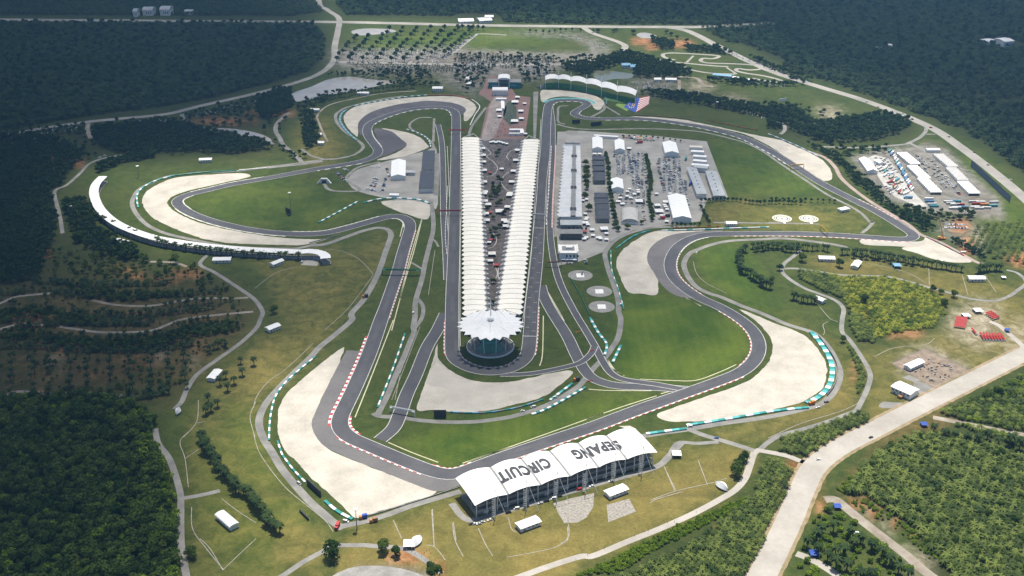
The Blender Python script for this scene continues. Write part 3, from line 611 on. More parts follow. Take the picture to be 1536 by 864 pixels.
sroad(Z(840, 640, (1165, 145), (1060, 110), (960, 80), (860, 50), (770, 15)), 6, 'concrete link from the walking path to the perimeter road')
sroad(Z(840, 640, (1180, 140), (1350, 172), (1440, 205), (1560, 240)), 6, 'short dirt link to the wide pale road', m_dirtroad)
sroad(Z(840, 640, (560, 245), (640, 200), (680, 130), (720, 95), (820, 100), (950, 92)), 5, 'narrow lane behind the lettered stand')
sroad(Z(100, 260, (850, 485), (800, 545), (880, 590), (960, 640), (1050, 700), (1130, 760), (1175, 830)) + Z(0, 440, (1560, 160), (1536, 210), (1440, 300), (1300, 400), (1180, 490), (1120, 580), (1090, 650), (1045, 695)), 5, 'pale lane curving down the left hillside')
sroad(Z(0, 648, (930, -20), (950, 70), (1010, 150), (1050, 250), (1082, 370), (1085, 450), (1085, 600), (1090, 700), (1120, 870), (1150, 1000)), 5.5, 'pale road along the edge of the lower left forest')
sroad(Z(0, 648, (1085, 400), (1200, 380), (1320, 352)), 5, 'side road off the forest edge road')
sroad(Z(300, 648, (420, 900), (500, 860), (620, 780), (740, 715), (800, 685), (870, 680), (1000, 680), (1060, 687), (1220, 700), (1340, 762), (1450, 850)), 5, 'concrete path at the bottom edge of the grassy bank')
sroad(Z(0, 200, (730, 130), (640, 145), (540, 180), (480, 240), (400, 310), (330, 345), (340, 420), (360, 500), (375, 600)), 5, 'narrow road behind the curved stand')
sroad(Z(100, 120, (130, 260), (125, 300), (145, 350)), 7, 'short track in the left car park', m_track2)
for k, p in enumerate([Z(100, 260, (150, 760), (300, 790), (500, 795), (650, 770), (800, 750), (1000, 750), (1090, 745)), Z(0, 440, (-200, 120), (0, 60), (100, 20), (300, 0)), Z(0, 440, (360, 200), (560, 230), (700, 235), (900, 225), (1000, 190), (1100, 155), (1300, 130), (1520, 110)), Z(0, 440, (-200, 640), (0, 630), (100, 590), (300, 600), (500, 595), (730, 615)), Z(0, 440, (0, 215), (120, 185), (260, 190)), Z(100, 260, (500, 530), (640, 535), (720, 560))]):
    sroad(p, 4.5, ['uppermost', 'far left', 'middle', 'lowest', 'short', 'topmost short'][k] + ' earth track on the left terraced slope', m_track2, 'earth_track')
# far roads
sroad([(478, -60), (478, 0), (490, 14), (508, 27), (507, 45), (502, 70), (500, 92), (472, 114), (400, 136), (300, 159), (250, 171), (180, 178), (130, 183), (60, 193), (0, 205), (-120, 225)], 13, 'pale road from the top junction past the left forest', m_highway, 'road')
sroad([(-300, 28), (0, 29.5), (200, 31), (400, 32.5), (500, 33), (600, 35), (700, 37.5), (840, 39.5), (1000, 40.5), (1060, 40), (1160, 35)], 23, 'straight pale highway across the top', m_highway, 'road')
sroad([(1000, 41), (1030, 46), (1060, 60), (1075, 68), (1150, 104), (1222, 128), (1300, 152), (1390, 188), (1440, 220), (1490, 258), (1540, 300), (1640, 390)], 18, 'pale diagonal highway on the right', m_highway, 'road')
sroad([(875, 41), (890, 50), (925, 62), (938, 70), (925, 80), (890, 90), (850, 96), (780, 97), (700, 97), (600, 95), (500, 93)], 14, 'curved road through the far car park', m_highway, 'road')
sroad(Z(680, 0, (0, 320), (60, 270), (130, 215), (160, 203), (320, 210)), 6, 'narrow road round the far meadow', m_highway, 'road')
sroad(Z(100, 120, (690, 205), (720, 255), (830, 290), (1000, 335), (1200, 370), (1240, 385)), 7, 'pale road from the left highway to the bend', m_conc, 'road')
# the wide pale road at the lower right
o, PB = sroad([(1075, 1000), (1120, 905), (1150, 850), (1184, 780), (1203, 735), (1222, 700), (1258, 672), (1310, 645), (1380, 609), (1450, 574), (1536, 531), (1640, 480)], 20.5, 'wide pale road crossing the lower right corner', m_dirtroad, 'road')
PB = [p - Vector((0, 0, .012)) for p in resample(PB, 4)]
for s in (11.2, -11.2): struct(MB().strip([p + n * (s + 2.2 + random.uniform(-.4, .4)) for p, n in zip(PB, normals2(PB))], [p + n * (s - 2.2 + random.uniform(-.4, .4)) for p, n in zip(PB, normals2(PB))]).build('road_shoulder', M('shoulder', (.38, .29, .19), (.22, .18, .09), .12, .95, fine=.3)), 'earth shoulder of the wide pale road')
sroad(Z(1152, 648, (340, 405), (400, 405), (450, 440), (560, 530), (700, 640), (830, 740), (920, 820), (1000, 880)), 9, 'rough track through the lower right palms', m_track2)
sroad(Z(1152, 648, (170, 730), (250, 760), (340, 810), (420, 864)), 7, 'pale side track at the very bottom right', m_dirtroad)
sroad(Z(1152, 460, (1536, 245), (1490, 200), (1430, 150), (1380, 110), (1330, 90)), 6, 'pale spur to the red tents', m_dirtroad)
sroad(Z(1152, 460, (1536, 770), (1400, 745), (1250, 715), (1100, 685), (990, 665)), 7, 'sandy track between the right-hand palm plots', m_track2)
sroad(Z(384, 0, (430, 850), (400, 790), (380, 740), (370, 690), (440, 630), (600, 590), (760, 560), (960, 545)), 3.5, 'brown earth path outside the upper left bend', m_track2, 'earth_track')
# yards and forecourts
area('paddock', [(836, 198), (870, 196), (985, 204), (1010, 207), (1060, 212), (1092, 296), (1060, 300), (1050, 332), (1000, 338), (950, 345), (915, 362), (905, 378), (870, 392), (838, 398), (834, 330)], .035, m_yard, 'grey concrete paddock yard full of parked cars', 1)
area('support_paddock', [(522, 268), (535, 255), (560, 247), (640, 226), (655, 224), (657, 306), (645, 309), (600, 301), (550, 291), (528, 282)], .035, m_yard, 'concrete yard beside the dark-roofed support garages', 2)
m_wall0 = M('pale_path', (.5, .48, .46))
area('plaza', [(716, 206), (790, 206), (788, 300), (765, 400), (746, 475), (730, 475), (722, 400), (719, 300)], .035, m_plaza, 'dark paved plaza between the two long stands', 1)
area('upper_plaza', Z(600, 80, (545, 290), (520, 330), (480, 510), (745, 515), (765, 400), (785, 262), (700, 255), (650, 180), (560, 130), (520, 150), (500, 210), (470, 240)), .04, m_red, 'red brick plaza at the head of the two stands', 1)
area('plaza_concrete', Z(600, 80, (545, 295), (600, 240), (640, 330), (600, 420), (560, 505), (490, 515), (520, 400)), .045, M('worn_concrete', (.34, .30, .28), (.24, .19, .175), .06, .9, fine=.2), 'pale worn concrete lane across the red plaza', 3)
area('plaza_turf', Z(600, 80, (650, 290), (690, 290), (700, 400), (660, 430), (620, 380), (630, 320)), .045, M('dark_turf', (.06, .08, .05), (.04, .06, .04), .1), 'dark turf strip in the middle of the red plaza', 2)
area('plaza_path', Z(600, 80, (800, 230), (830, 230), (815, 510), (800, 510)), .035, m_conc, 'grey path beside the pit straight', 1)
area('pit_apron', Z(600, 80, (945, 470), (985, 470), (975, 560), (965, 864)) + Z(600, 280, (940, 300), (925, 300), (925, 0)), .045, m_yard, 'pit apron before the grey pit building', 1)
for k, pts in enumerate([Z(600, 80, (485, 540), (530, 580), (545, 600), (520, 620), (560, 650), (585, 690), (560, 730), (520, 740)), Z(600, 80, (700, 570), (660, 590), (640, 620), (655, 640)), Z(600, 80, (655, 710), (620, 740), (610, 780), (640, 820), (670, 830)), Z(600, 280, (520, 250), (560, 280), (580, 320), (560, 360), (530, 370)), Z(600, 280, (560, 460), (585, 520), (560, 570), (530, 600)), Z(600, 280, (590, 470), (590, 540), (600, 560))]):
    sroad(pts, 1.1, 'winding white path in the plaza', m_wall0, 'plaza_path')
area('service_court', Z(1152, 460, (665, 600), (690, 570), (760, 575), (860, 570), (920, 540), (870, 470), (900, 450), (1000, 490), (970, 550), (870, 600), (720, 610)), .045, m_conc, 'pale forecourt of the white building by the wide road', 2)
area('service_court', Z(1152, 460, (800, 425), (850, 410), (910, 440), (880, 455)), .04, m_conc, 'small concrete pad beside the substation', 1)
area('stand_court', Z(380, 280, (285, 470), (300, 420), (380, 415), (395, 440), (385, 475)), .04, m_yard, 'small court at the end of the curved stand', 1)
area('bottom_court', Z(300, 648, (820, 880), (860, 830), (960, 805), (1100, 805), (1250, 830), (1330, 880)), .04, M('grey_court', (.34, .33, .31), (.22, .21, .20), .08, .9, fine=.2), 'cracked grey court at the bottom edge', 3)
m_rubble = M('stone_paving', (.42, .39, .34), (.22, .20, .18), .5, .95, fine=.3, bump=.6, bscale=.8)
area('stone_apron', Z(640, 620, (760, 540), (860, 512), (1005, 478), (1000, 560), (960, 625), (905, 655), (825, 660), (790, 600)), .06, m_rubble, 'weathered stone-pitched bank below the red car', 1)
area('stone_apron', Z(640, 620, (1080, 550), (1215, 512), (1255, 590), (1090, 653)), .06, m_rubble, 'weathered stone-pitched patch below the right shed', 1)
# banks are divided by thin concrete drains
m_drain = M('drain', (.34, .32, .28), (.22, .2, .17), .2, .9)
DR = [Z(640, 620, (35, 575), (45, 800)), Z(640, 620, (0, 790), (45, 800), (90, 850), (110, 880)), Z(640, 620, (155, 660), (170, 760), (220, 860)), Z(640, 620, (310, 690), (350, 780), (395, 855)), Z(640, 620, (850, 665), (850, 740), (780, 800), (640, 835), (480, 864)), Z(640, 620, (1425, 320), (1490, 470)), Z(640, 620, (1340, 540), (1380, 515), (1536, 470)),
      Z(640, 620, (490, 625), (510, 695), (545, 715)), Z(840, 640, (625, 240), (695, 385)), Z(840, 640, (830, 205), (885, 350)), Z(840, 640, (545, 440), (700, 385), (900, 340), (1000, 310)), Z(840, 640, (45, 600), (45, 680), (0, 700)),
      Z(0, 648, (1130, 0), (1080, 60), (1110, 160), (1130, 330)), Z(0, 648, (1110, 160), (1190, 105)), Z(0, 648, (1150, 450), (1155, 580), (1230, 690), (1340, 825)), Z(0, 648, (1335, 830), (1440, 730), (1536, 640)), Z(0, 648, (1330, 400), (1420, 470), (1536, 545)),
      Z(300, 648, (320, 0), (350, 110), (420, 220), (520, 340), (640, 440), (750, 530), (800, 600)), Z(380, 480, (360, 140), (200, 290), (90, 370), (20, 460), (0, 530)), Z(0, 440, (1190, 640), (1180, 770), (1100, 864)), Z(0, 440, (1536, 650), (1500, 740), (1530, 860)), Z(0, 440, (1180, 780), (1230, 770)),
      Z(380, 280, (430, 375), (540, 390), (640, 440), (720, 525)), Z(380, 280, (720, 530), (640, 640), (560, 740), (430, 860)), Z(100, 260, (1130, 690), (1250, 600), (1380, 560)), Z(1152, 300, (965, 410), (968, 510)), Z(1152, 300, (1165, 450), (1200, 570)), Z(1152, 300, (1300, 450), (1370, 555)), Z(1152, 300, (600, 380), (820, 430), (950, 500)),
      Z(1152, 460, (640, 300), (720, 260), (800, 240), (940, 230), (1000, 190)), Z(1152, 460, (360, 90), (330, 110), (340, 150), (330, 170)), Z(1152, 460, (310, 0), (370, 70), (420, 90)), Z(300, 648, (0, 640), (60, 700), (135, 825)), Z(300, 648, (1390, 470), (1405, 690)), Z(300, 648, (1160, 530), (1210, 640)), Z(300, 648, (1520, 540), (1536, 650)), Z(820, 260, (880, 530), (900, 600), (960, 660), (1080, 720)), Z(1152, 460, (0, 790), (200, 700), (430, 630), (560, 570)),
      Z(380, 480, (1000, 40), (900, 300), (830, 480)), Z(380, 480, (880, 330), (850, 480)), Z(600, 280, (210, 380), (170, 650)), Z(600, 440, (100, 200), (30, 400), (0, 480)), Z(820, 260, (1180, 210), (1300, 420))[:0]]
for p in DR:
    if len(p) >= 2: sroad(p, .65, 'thin concrete drain across the grass', m_drain, 'drain', block=False)
# wet-season ponds
area('pond', Z(384, 0, (210, 565), (330, 520), (440, 475), (560, 460), (680, 475), (860, 490), (760, 510), (600, 545), (440, 570), (300, 605), (230, 605)), .05, m_water, 'pale muddy pond at the upper left', 4)
area('pond', Z(100, 120, (900, 290), (1020, 295), (1150, 320), (1225, 355), (1210, 375), (1100, 350), (950, 320)), .05, m_water, 'narrow muddy pond beside the left palms', 4)
area('pond', Z(680, 0, (840, 440), (880, 420), (980, 430), (1080, 445), (1060, 470), (960, 475), (890, 490), (850, 470)), .05, m_water2, 'green pond behind the wavy white stand', 4)
area('pond', Z(384, 0, (570, 190), (640, 172), (800, 175), (840, 190), (740, 205), (620, 212)), .05, m_water, 'small pond beyond the far car park', 3)
area('pond', Z(920, 0, (140, 205), (190, 195), (260, 215), (220, 230), (160, 225)), .05, m_water, 'small pond by the orange earth at the top', 3)
# kart track
sroad(Z(920, 0, (250, 350), (300, 365), (440, 380), (600, 395), (690, 400)), 8, 'lower straight of the small kart track', m_highway, 'kart_track')
sroad(Z(920, 0, (370, 360), (310, 345), (300, 325), (360, 318), (500, 325), (630, 335), (600, 352), (540, 350), (525, 365), (570, 378), (720, 383), (850, 392), (885, 412), (820, 420), (750, 412), (740, 425), (800, 440), (900, 455), (1000, 480), (1005, 495), (950, 490), (830, 470)), 8, 'winding kart track at the upper right', m_highway, 'kart_track')
sroad(Z(920, 0, (430, 400), (440, 412), (520, 430), (600, 440), (730, 445)), 7, 'kart track pit lane', m_highway, 'kart_track')
sroad(Z(920, 0, (480, 335), (440, 375)), 5, 'short kart track link', m_highway, 'kart_track', sm=1)
sroad(Z(920, 0, (680, 405), (740, 445)), 5, 'second short kart track link', m_highway, 'kart_track', sm=1)
sroad(Z(920, 0, (390, 460), (500, 470), (540, 510), (600, 520)), 8, 'sandy track below the kart circuit', m_track2)
sroad(Z(920, 0, (395, 480), (395, 530), (370, 555)), 6, 'short sandy lane behind the wavy stand', m_track2)
# helipads
m_pad = M('helipad_concrete', (.30, .29, .27), (.22, .215, .2), .15, .9, fine=.2); m_padl = M('pad_light', (.42, .40, .37), (.28, .27, .25), .2, .9)
for (x, y, r, sq, lab) in [(870.4, 413, 14.5, 1, 'grey round helipad nearest the paddock'), (899, 437, 14.5, 1, 'middle round helipad of the three by the paddock bend'), (902.5, 460, 14.5, 1, 'lowest round helipad of the three by the paddock bend'), (1173, 327.5, 12.5, 2, 'patterned round helipad left of the far pair'), (1213, 328, 12.5, 2, 'patterned round helipad right of the far pair'), (857, 198.5, 10, 0, 'round paved circle above the pit building')]:
    c = G(x, y); t = thing('helipad', lab, 'helipad', c)
    if sq != 2:
        MB().lathe(c, [(0, .065), (r, .065)], 40).build('pad', m_pad, t)
    else:
        for rr in (12.5, 9.6, 6.4):
            MB().lathe(c, [(rr - 1.6, .065), (rr, .065)], 40).build('ring', m_white, t)
        MB().box((c.x, c.y, .055), (7, 7, .02)).build('pad', m_white, t); MB().box((c.x, c.y, .077), (3.2, 3.2, .006)).build('pad_centre', m_track, t)
        MB().box((c.x, c.y - 13, .055), (3, 9, .02)).build('approach', m_white, t)
    if sq == 1:
        MB().box((c.x, c.y, .06), (9, 11, .02), .02).build('landing_square', m_white, t)
# ================================================================== TREES
m_palm = leafmat('palm_frond', (.030, .060, .010), (.165, .210, .042), .8, .3, .10)
m_palmd = leafmat('old_palm_frond', (.014, .032, .010), (.048, .078, .022), .5, .15)
m_palmy = leafmat('young_palm_frond', (.045, .085, .012), (.27, .29, .04), .9, .3)
m_leaf = leafmat('broad_leaf', (.024, .056, .010), (.100, .150, .026), 1.0, .3)
m_leafb = leafmat('bright_leaf', (.080, .150, .012), (.22, .31, .03), .6, .3)
m_far = leafmat('forest_leaf', (.012, .034, .014), (.050, .084, .026), .7, .2)
m_fard = leafmat('dark_forest_leaf', (.014, .036, .012), (.042, .080, .020), .5, .2)
m_bark = M('bark', (.12, .09, .065), (.07, .055, .04), 2.0, .95)
def frond_crown(mb, h, R, nf, nseg, width, rng, tiers=2):
    for k in range(nf):
        a = 2 * math.pi * (k * .618 + rng.uniform(-.04, .04)); tier = k / nf
        L = R * rng.uniform(.85, 1.1); rise = .95 - 1.25 * tier + rng.uniform(-.12, .12)
        pts = []
        for s in range(nseg + 1):
            t = s / nseg; d = L * (t * (1 - .10 * t * tier)); z = h + L * (rise * t * .75 - (.55 + .25 * tier) * t * t)
            pts.append((d, z, width * (0.35 + 1.5 * t * (1 - t) * 2 * .7) * (1 if s < nseg else .12)))
        ca, sa = math.cos(a), math.sin(a); v = []
        for d, z, w in pts:
            for q, dz in ((-1, -.35 * w), (0, 0), (1, -.35 * w)):
                v.append((d * ca - q * w * sa, d * sa + q * w * ca, z + dz))
        f = []
        for s in range(nseg):
            for q in (0, 1): f.append((s * 3 + q, s * 3 + q + 1, s * 3 + q + 4, s * 3 + q + 3))
        mb.add(v, f)
    return mb
def trunk_mb(mb, h, r0, r1, rng, limbs=0, mi=0):
    x = y = 0; n = 7; prev = None; base = len(mb.v); prof = [(0, r0 * 1.3), (.12 * h, r0), (.55 * h, (r0 + r1) / 2), (h, r1)]; vs = []
    lx, ly = rng.uniform(-.04, .04) * h, rng.uniform(-.04, .04) * h
    for z, r in prof:
        for k in range(n): t = 2 * math.pi * k / n; vs.append((lx * z / h + r * math.cos(t), ly * z / h + r * math.sin(t), z))
    fs = [(j * n + k, j * n + (k + 1) % n, (j + 1) * n + (k + 1) % n, (j + 1) * n + k) for j in range(len(prof) - 1) for k in range(n)]
    mb.add(vs, fs, mi)
    for q in range(limbs):
        a = 2 * math.pi * q / limbs + rng.uniform(-.3, .3); z0 = h * rng.uniform(.55, .9)
        mb.bar((lx * z0 / h, ly * z0 / h, z0), (math.cos(a) * h * .45, math.sin(a) * h * .45, h * 1.25), r1 * .7, mi, 4, r1 * .25)
    return mb
def leaf_crown(mb, rng, rx, rz, zc, nleaf, size, lobes=7, mi=0):
    C = []
    for k in range(lobes):
        a = rng.uniform(0, 6.28); rr = rx * rng.uniform(.25, .62); C.append((rr * math.cos(a), rr * math.sin(a), zc + rz * rng.uniform(-.5, .55), rx * rng.uniform(.34, .56)))
    C.append((0, 0, zc + .2 * rz, rx * .6))
    for k in range(nleaf):
        cx, cy, cz, r = C[k % len(C)]; th = rng.uniform(0, 6.28); cz2 = rng.uniform(-.55, 1); sr = math.sqrt(max(0, 1 - cz2 * cz2)); n = Vector((sr * math.cos(th), sr * math.sin(th), cz2))
        rad = r * rng.uniform(.72, 1.08); p = Vector((cx, cy, cz)) + Vector((n.x * rad, n.y * rad, n.z * rad * .8))
        n = (n + Vector((rng.uniform(-.7, .7), rng.uniform(-.7, .7), rng.uniform(-.4, .9)))).normalized(); u = n.orthogonal().normalized(); w = n.cross(u)
        t = rng.uniform(0, 6.28); u, w = u * math.cos(t) + w * math.sin(t), w * math.cos(t) - u * math.sin(t); s = size * rng.uniform(.6, 1.25)
        mb.add([p - u * s * .6, p + w * s * .42 + n * s * .12, p + u * s * .6, p - w * s * .42 + n * s * .12], [(0, 1, 2, 3)], mi)
    return mb
PROTO = bpy.data.collections.new('tree_kinds')       # source shapes, only drawn where they are planted
def proto(name, mb, mats):
    me_o = mb.build(name, mats, link=False); return me_o
def proto_col(name, objs):
    c = bpy.data.collections.new(name)
    for i, o in enumerate(objs): o.name = '%s_%02d' % (name, i); c.objects.link(o)
    return c
R_ = random.Random(5)
def palm_mesh(h, R, nf, nseg, w, rng): 
    mb = MB(); frond_crown(mb, h, R, nf, nseg, w, rng); n = len(mb.f); trunk_mb(mb, h, .38, .26, rng, 0, 1); return mb
near_palms = [proto('p', palm_mesh(R_.uniform(3.5, 5.5), R_.uniform(4.2, 5.0), 20, 4, .62, R_), [m_palm, m_bark]) for k in range(4)]
young_palms = [proto('p', palm_mesh(R_.uniform(1.5, 2.5), R_.uniform(3.6, 4.6), 16, 4, .60, R_), [m_palmy, m_bark]) for k in range(4)]
far_palms = [proto('p', palm_mesh(R_.uniform(5, 7), R_.uniform(4.6, 5.4), 12, 2, 1.0, R_), [m_far, m_bark]) for k in range(4)]
jungle = []
for k in range(5):
    mb = MB(); h = R_.uniform(4, 8); leaf_crown(mb, R_, R_.uniform(3.4, 5), R_.uniform(2.6, 4.2), h, 300, 1.35); trunk_mb(mb, h * .8, .3, .15, R_, 3, 1); jungle.append(proto('p', mb, [m_leaf, m_bark]))
bright = []
for k in range(3):
    mb = MB(); leaf_crown(mb, R_, R_.uniform(2.2, 3.4), R_.uniform(1.2, 2.0), 1.6, 160, 1.0, 5); trunk_mb(mb, 1.2, .12, .08, R_, 2, 1); bright.append(proto('p', mb, [m_leafb, m_bark]))
farleaf = []
for k in range(4):
    mb = MB(); h = R_.uniform(6, 10); leaf_crown(mb, R_, R_.uniform(4.5, 6.5), R_.uniform(3, 4.5), h, 110, 2.6, 5); trunk_mb(mb, h * .8, .35, .2, R_, 0, 1); farleaf.append(proto('p', mb, [m_fard, m_bark]))
C_PALM = proto_col('oil_palm_kind', near_palms); C_YOUNG = proto_col('young_palm_kind', young_palms); C_FARP = proto_col('distant_palm_kind', far_palms)
C_JUNGLE = proto_col('jungle_tree_kind', jungle); C_BRIGHT = proto_col('bright_shrub_kind', bright); C_FARL = proto_col('distant_tree_kind', farleaf)
_segs = None
def blocked(P, margin=1.5):
    """True where a point stands on a road, track or yard"""
    S_ = np.array(SEGS); out = np.zeros(len(P), bool)
    for k in range(0, len(S_), 200):
        s = S_[k:k + 200]; a = s[:, :2]; d = s[:, 2:4] - a; L = np.maximum((d ** 2).sum(1), 1e-6)
        lo = np.minimum(a, s[:, 2:4]).min(0) - 30; hi = np.maximum(a, s[:, 2:4]).max(0) + 30
        m = np.where((P[:, 0] > lo[0]) & (P[:, 0] < hi[0]) & (P[:, 1] > lo[1]) & (P[:, 1] < hi[1]))[0]
        if not len(m): continue
        q = P[m][:, None, :2] - a[None]; t = np.clip((q * d[None]).sum(-1) / L[None], 0, 1); dist = np.sqrt(((q - t[..., None] * d[None]) ** 2).sum(-1))
        out[m] |= (dist < s[None, :, 4] + margin).any(1)
    for A in AREAS: out |= inpoly(P[:, 0], P[:, 1], A)
    return out
def fieldpts(poly, sp, jit=.35, holes=(), hexa=True, ang=0.0, keep=1.0):
    Wp = [G(a, b) for a, b in poly]; xs = [p.x for p in Wp]; ys = [p.y for p in Wp]; cx, cy = np.mean(xs), np.mean(ys); R = max(max(xs) - min(xs), max(ys) - min(ys)) * .8
    n = int(2 * R / sp) + 2; i, j = np.meshgrid(np.arange(n), np.arange(int(n / .866)))
    X = (i + .5 * (j % 2) * hexa) * sp - R; Y = j * sp * (.866 if hexa else 1) - R
    X = X.ravel() + RNG.uniform(-jit, jit, X.size) * sp; Y = Y.ravel() + RNG.uniform(-jit, jit, Y.size) * sp
    c, s = math.cos(ang), math.sin(ang); P = np.stack([cx + X * c - Y * s, cy + X * s + Y * c], -1)
    P = P[inpoly(P[:, 0], P[:, 1], [(p.x, p.y) for p in Wp])]
    for h in holes:
        hw_ = [G(a, b) for a, b in h]; P = P[~inpoly(P[:, 0], P[:, 1], [(p.x, p.y) for p in hw_])]
    if keep < 1: P = P[RNG.random(len(P)) < keep]
    return P[~blocked(P)] if len(P) else P
def scatter(name, P, col, label, smin=.8, smax=1.2, n=4, z=0.0):
    P = np.asarray(P); N = len(P)
    if N == 0: return None
    me = bpy.data.meshes.new(name); me.vertices.add(N); me.vertices.foreach_set('co', np.concatenate([P[:, :2], np.full((N, 1), z)], 1).astype(np.float32).ravel())
    for nm, tp, d in (('scl', 'FLOAT', RNG.uniform(smin, smax, N)), ('rot', 'FLOAT', RNG.uniform(0, 6.28, N)), ('idx', 'INT', RNG.integers(0, len(col.objects), N))):
        at = me.attributes.new(nm, tp, 'POINT'); at.data.foreach_set('value', d.astype(np.float32 if tp == 'FLOAT' else np.int32))
    o = bpy.data.objects.new(name, me); COL.objects.link(o); tag(o, label, kind='stuff')
    ng = bpy.data.node_groups.new(name, 'GeometryNodeTree'); ng.interface.new_socket('Geometry', in_out='INPUT', socket_type='NodeSocketGeometry'); ng.interface.new_socket('Geometry', in_out='OUTPUT', socket_type='NodeSocketGeometry')
    N_ = ng.nodes; gi = N_.new('NodeGroupInput'); go = N_.new('NodeGroupOutput'); ip = N_.new('GeometryNodeInstanceOnPoints'); ci = N_.new('GeometryNodeCollectionInfo')
    ci.inputs['Collection'].default_value = col; ci.inputs['Separate Children'].default_value = True; ci.inputs['Reset Children'].default_value = True
    def na(nm, tp):
        q = N_.new('GeometryNodeInputNamedAttribute'); q.data_type = tp; q.inputs['Name'].default_value = nm; return q.outputs[0]
    cx = N_.new('ShaderNodeCombineXYZ'); ng.links.new(na('rot', 'FLOAT'), cx.inputs[2]); er = N_.new('FunctionNodeEulerToRotation'); ng.links.new(cx.outputs[0], er.inputs[0])
    ip.inputs['Pick Instance'].default_value = True
    ng.links.new(gi.outputs[0], ip.inputs['Points']); ng.links.new(ci.outputs[0], ip.inputs['Instance']); ng.links.new(na('idx', 'INT'), ip.inputs['Instance Index'])
    ng.links.new(er.outputs[0], ip.inputs['Rotation']); ng.links.new(na('scl', 'FLOAT'), ip.inputs['Scale']); ng.links.new(ip.outputs[0], go.inputs[0])
    md = o.modifiers.new('planting', 'NODES'); md.node_group = ng
    return o
# far forests and plantations that read as one mass
F1 = [(-200, 228), (-200, 34), (470, 37), (488, 60), (484, 88), (462, 106), (400, 126), (300, 150), (240, 160), (130, 174), (0, 196)]
scatter('forest', np.concatenate([fieldpts(F1, 9.0, .3), fieldpts(F1, 17, .5)]), C_FARP, 'dark oil palm forest at the upper left', .7, 1.5)
scatter('forest_trees', fieldpts(F1, 24, .5), C_FARL, 'taller trees within the upper left forest', .7, 1.1)
F2 = [(-200, -55), (474, -55), (470, 0), (484, 18), (440, 24), (-200, 22)]
scatter('forest', fieldpts(F2, 10, .3), C_FARP, 'far forest above the left highway', .9, 1.4)
F3 = [(500, -55), (505, 5), (520, 22), (686, 24), (690, 31), (735, 33), (900, 36.5), (1040, 37), (1062, 47), (1090, 62), (1150, 92), (1230, 118), (1390, 174), (1470, 211), (1540, 262), (1640, 340), (1720, 340), (1720, -55)]
H3 = [[(1086, 66), (1110, 64), (1185, 92), (1170, 100)], [(684, 20), (745, 20), (760, 34), (690, 33)], [(1390, 205), (1440, 190), (1536, 270), (1600, 330), (1536, 300), (1470, 235)], Z(1152, 0, (1210, 570), (1260, 550), (1330, 600), (1536, 580), (1536, 630), (1340, 620)), Z(1152, 0, (1290, 235), (1420, 215), (1536, 265), (1530, 300), (1380, 275))]
scatter('forest', fieldpts(F3, 10, .3, H3), C_FARP, 'wide blue-green forest across the top and right', .75, 1.6)
scatter('forest_trees', fieldpts(F3, 30, .5, H3), C_FARL, 'taller trees within the wide far forest', .7, 1.25)
# woods round the circuit
WOODS = [([(140, 193), (270, 186), (310, 196), (380, 209), (408, 224), (350, 231), (250, 227), (190, 233), (140, 215)], 'dark wood above the curved stand', 7.5), ([(-150, 212), (60, 205), (128, 232), (100, 262), (80, 298), (88, 340), (60, 420), (-150, 440)], 'dark wood at the left edge', 7.5),
         ([(95, 305), (128, 300), (150, 345), (200, 372), (210, 392), (150, 388), (110, 360)], 'wood below the curved stand', 7.5), (Z(820, 100, (560, 150), (800, 165), (1000, 200), (1330, 262), (1330, 310), (1150, 275), (900, 225), (650, 185)), 'tree belt above the upper right meadow', 8),
         (Z(1152, 120, (0, 160), (130, 170), (300, 270), (560, 225), (700, 212), (870, 255), (800, 320), (640, 365), (330, 385), (230, 340), (130, 300), (0, 290)), 'wood behind the upper right gravel', 8), (Z(920, 0, (0, 320), (120, 330), (250, 360), (380, 400), (470, 440), (460, 470), (200, 470), (120, 480), (130, 400), (0, 380)), 'wood round the green pond', 8),
         (Z(384, 0, (100, 560), (200, 570), (230, 640), (150, 690), (60, 720), (0, 690), (0, 600)), 'wood left of the muddy pond', 8), (Z(100, 120, (1240, 60), (1350, 70), (1360, 170), (1240, 200), (1150, 230), (1200, 160)), 'scrub beside the muddy pond', 8),
         (Z(680, 0, (620, 380), (800, 350), (900, 345), (1050, 320), (1100, 350), (960, 400), (830, 440), (820, 470), (700, 440)), 'trees behind the wavy white stand', 8), (Z(920, 0, (220, 230), (350, 260), (370, 300), (290, 300), (230, 265)), 'trees by the orange earth', 8),
         (Z(920, 0, (420, 290), (640, 290), (880, 370), (1200, 490), (1150, 520), (900, 420), (700, 330), (440, 310)), 'tree belt along the right highway', 8)]
for poly, lab, sp in WOODS: scatter('wood', fieldpts(poly, sp, .4), C_FARL, lab, .55, 1.0)
scatter('scrub', np.concatenate([fieldpts([(0, 192), (130, 188), (260, 177), (400, 142), (440, 160), (415, 225), (300, 232), (190, 236), (130, 240), (105, 262), (60, 220), (0, 215)], 15, .5, keep=.75), fieldpts(Z(384, 0, (240, 625), (500, 550), (900, 490), (1100, 505), (1080, 520), (700, 530), (450, 590), (350, 680), (330, 780), (390, 860), (290, 860), (260, 700)), 9, .5, keep=.8), fieldpts(Z(384, 0, (430, 440), (700, 440), (1000, 410), (1060, 470), (860, 500), (640, 470), (440, 480)), 9, .5, keep=.6), fieldpts(Z(0, 200, (560, 215), (700, 160), (930, 115), (930, 150), (720, 185), (600, 240)), 5, .5), fieldpts(Z(380, 120, (180, 390), (250, 430), (330, 480), (270, 490), (160, 420)), 7, .5), fieldpts(Z(380, 120, (320, 200), (350, 210), (390, 330), (380, 400), (330, 420), (290, 380)), 6, .5)]), C_FARL, 'scattered dark trees around the left ponds and roads', .4, .85)
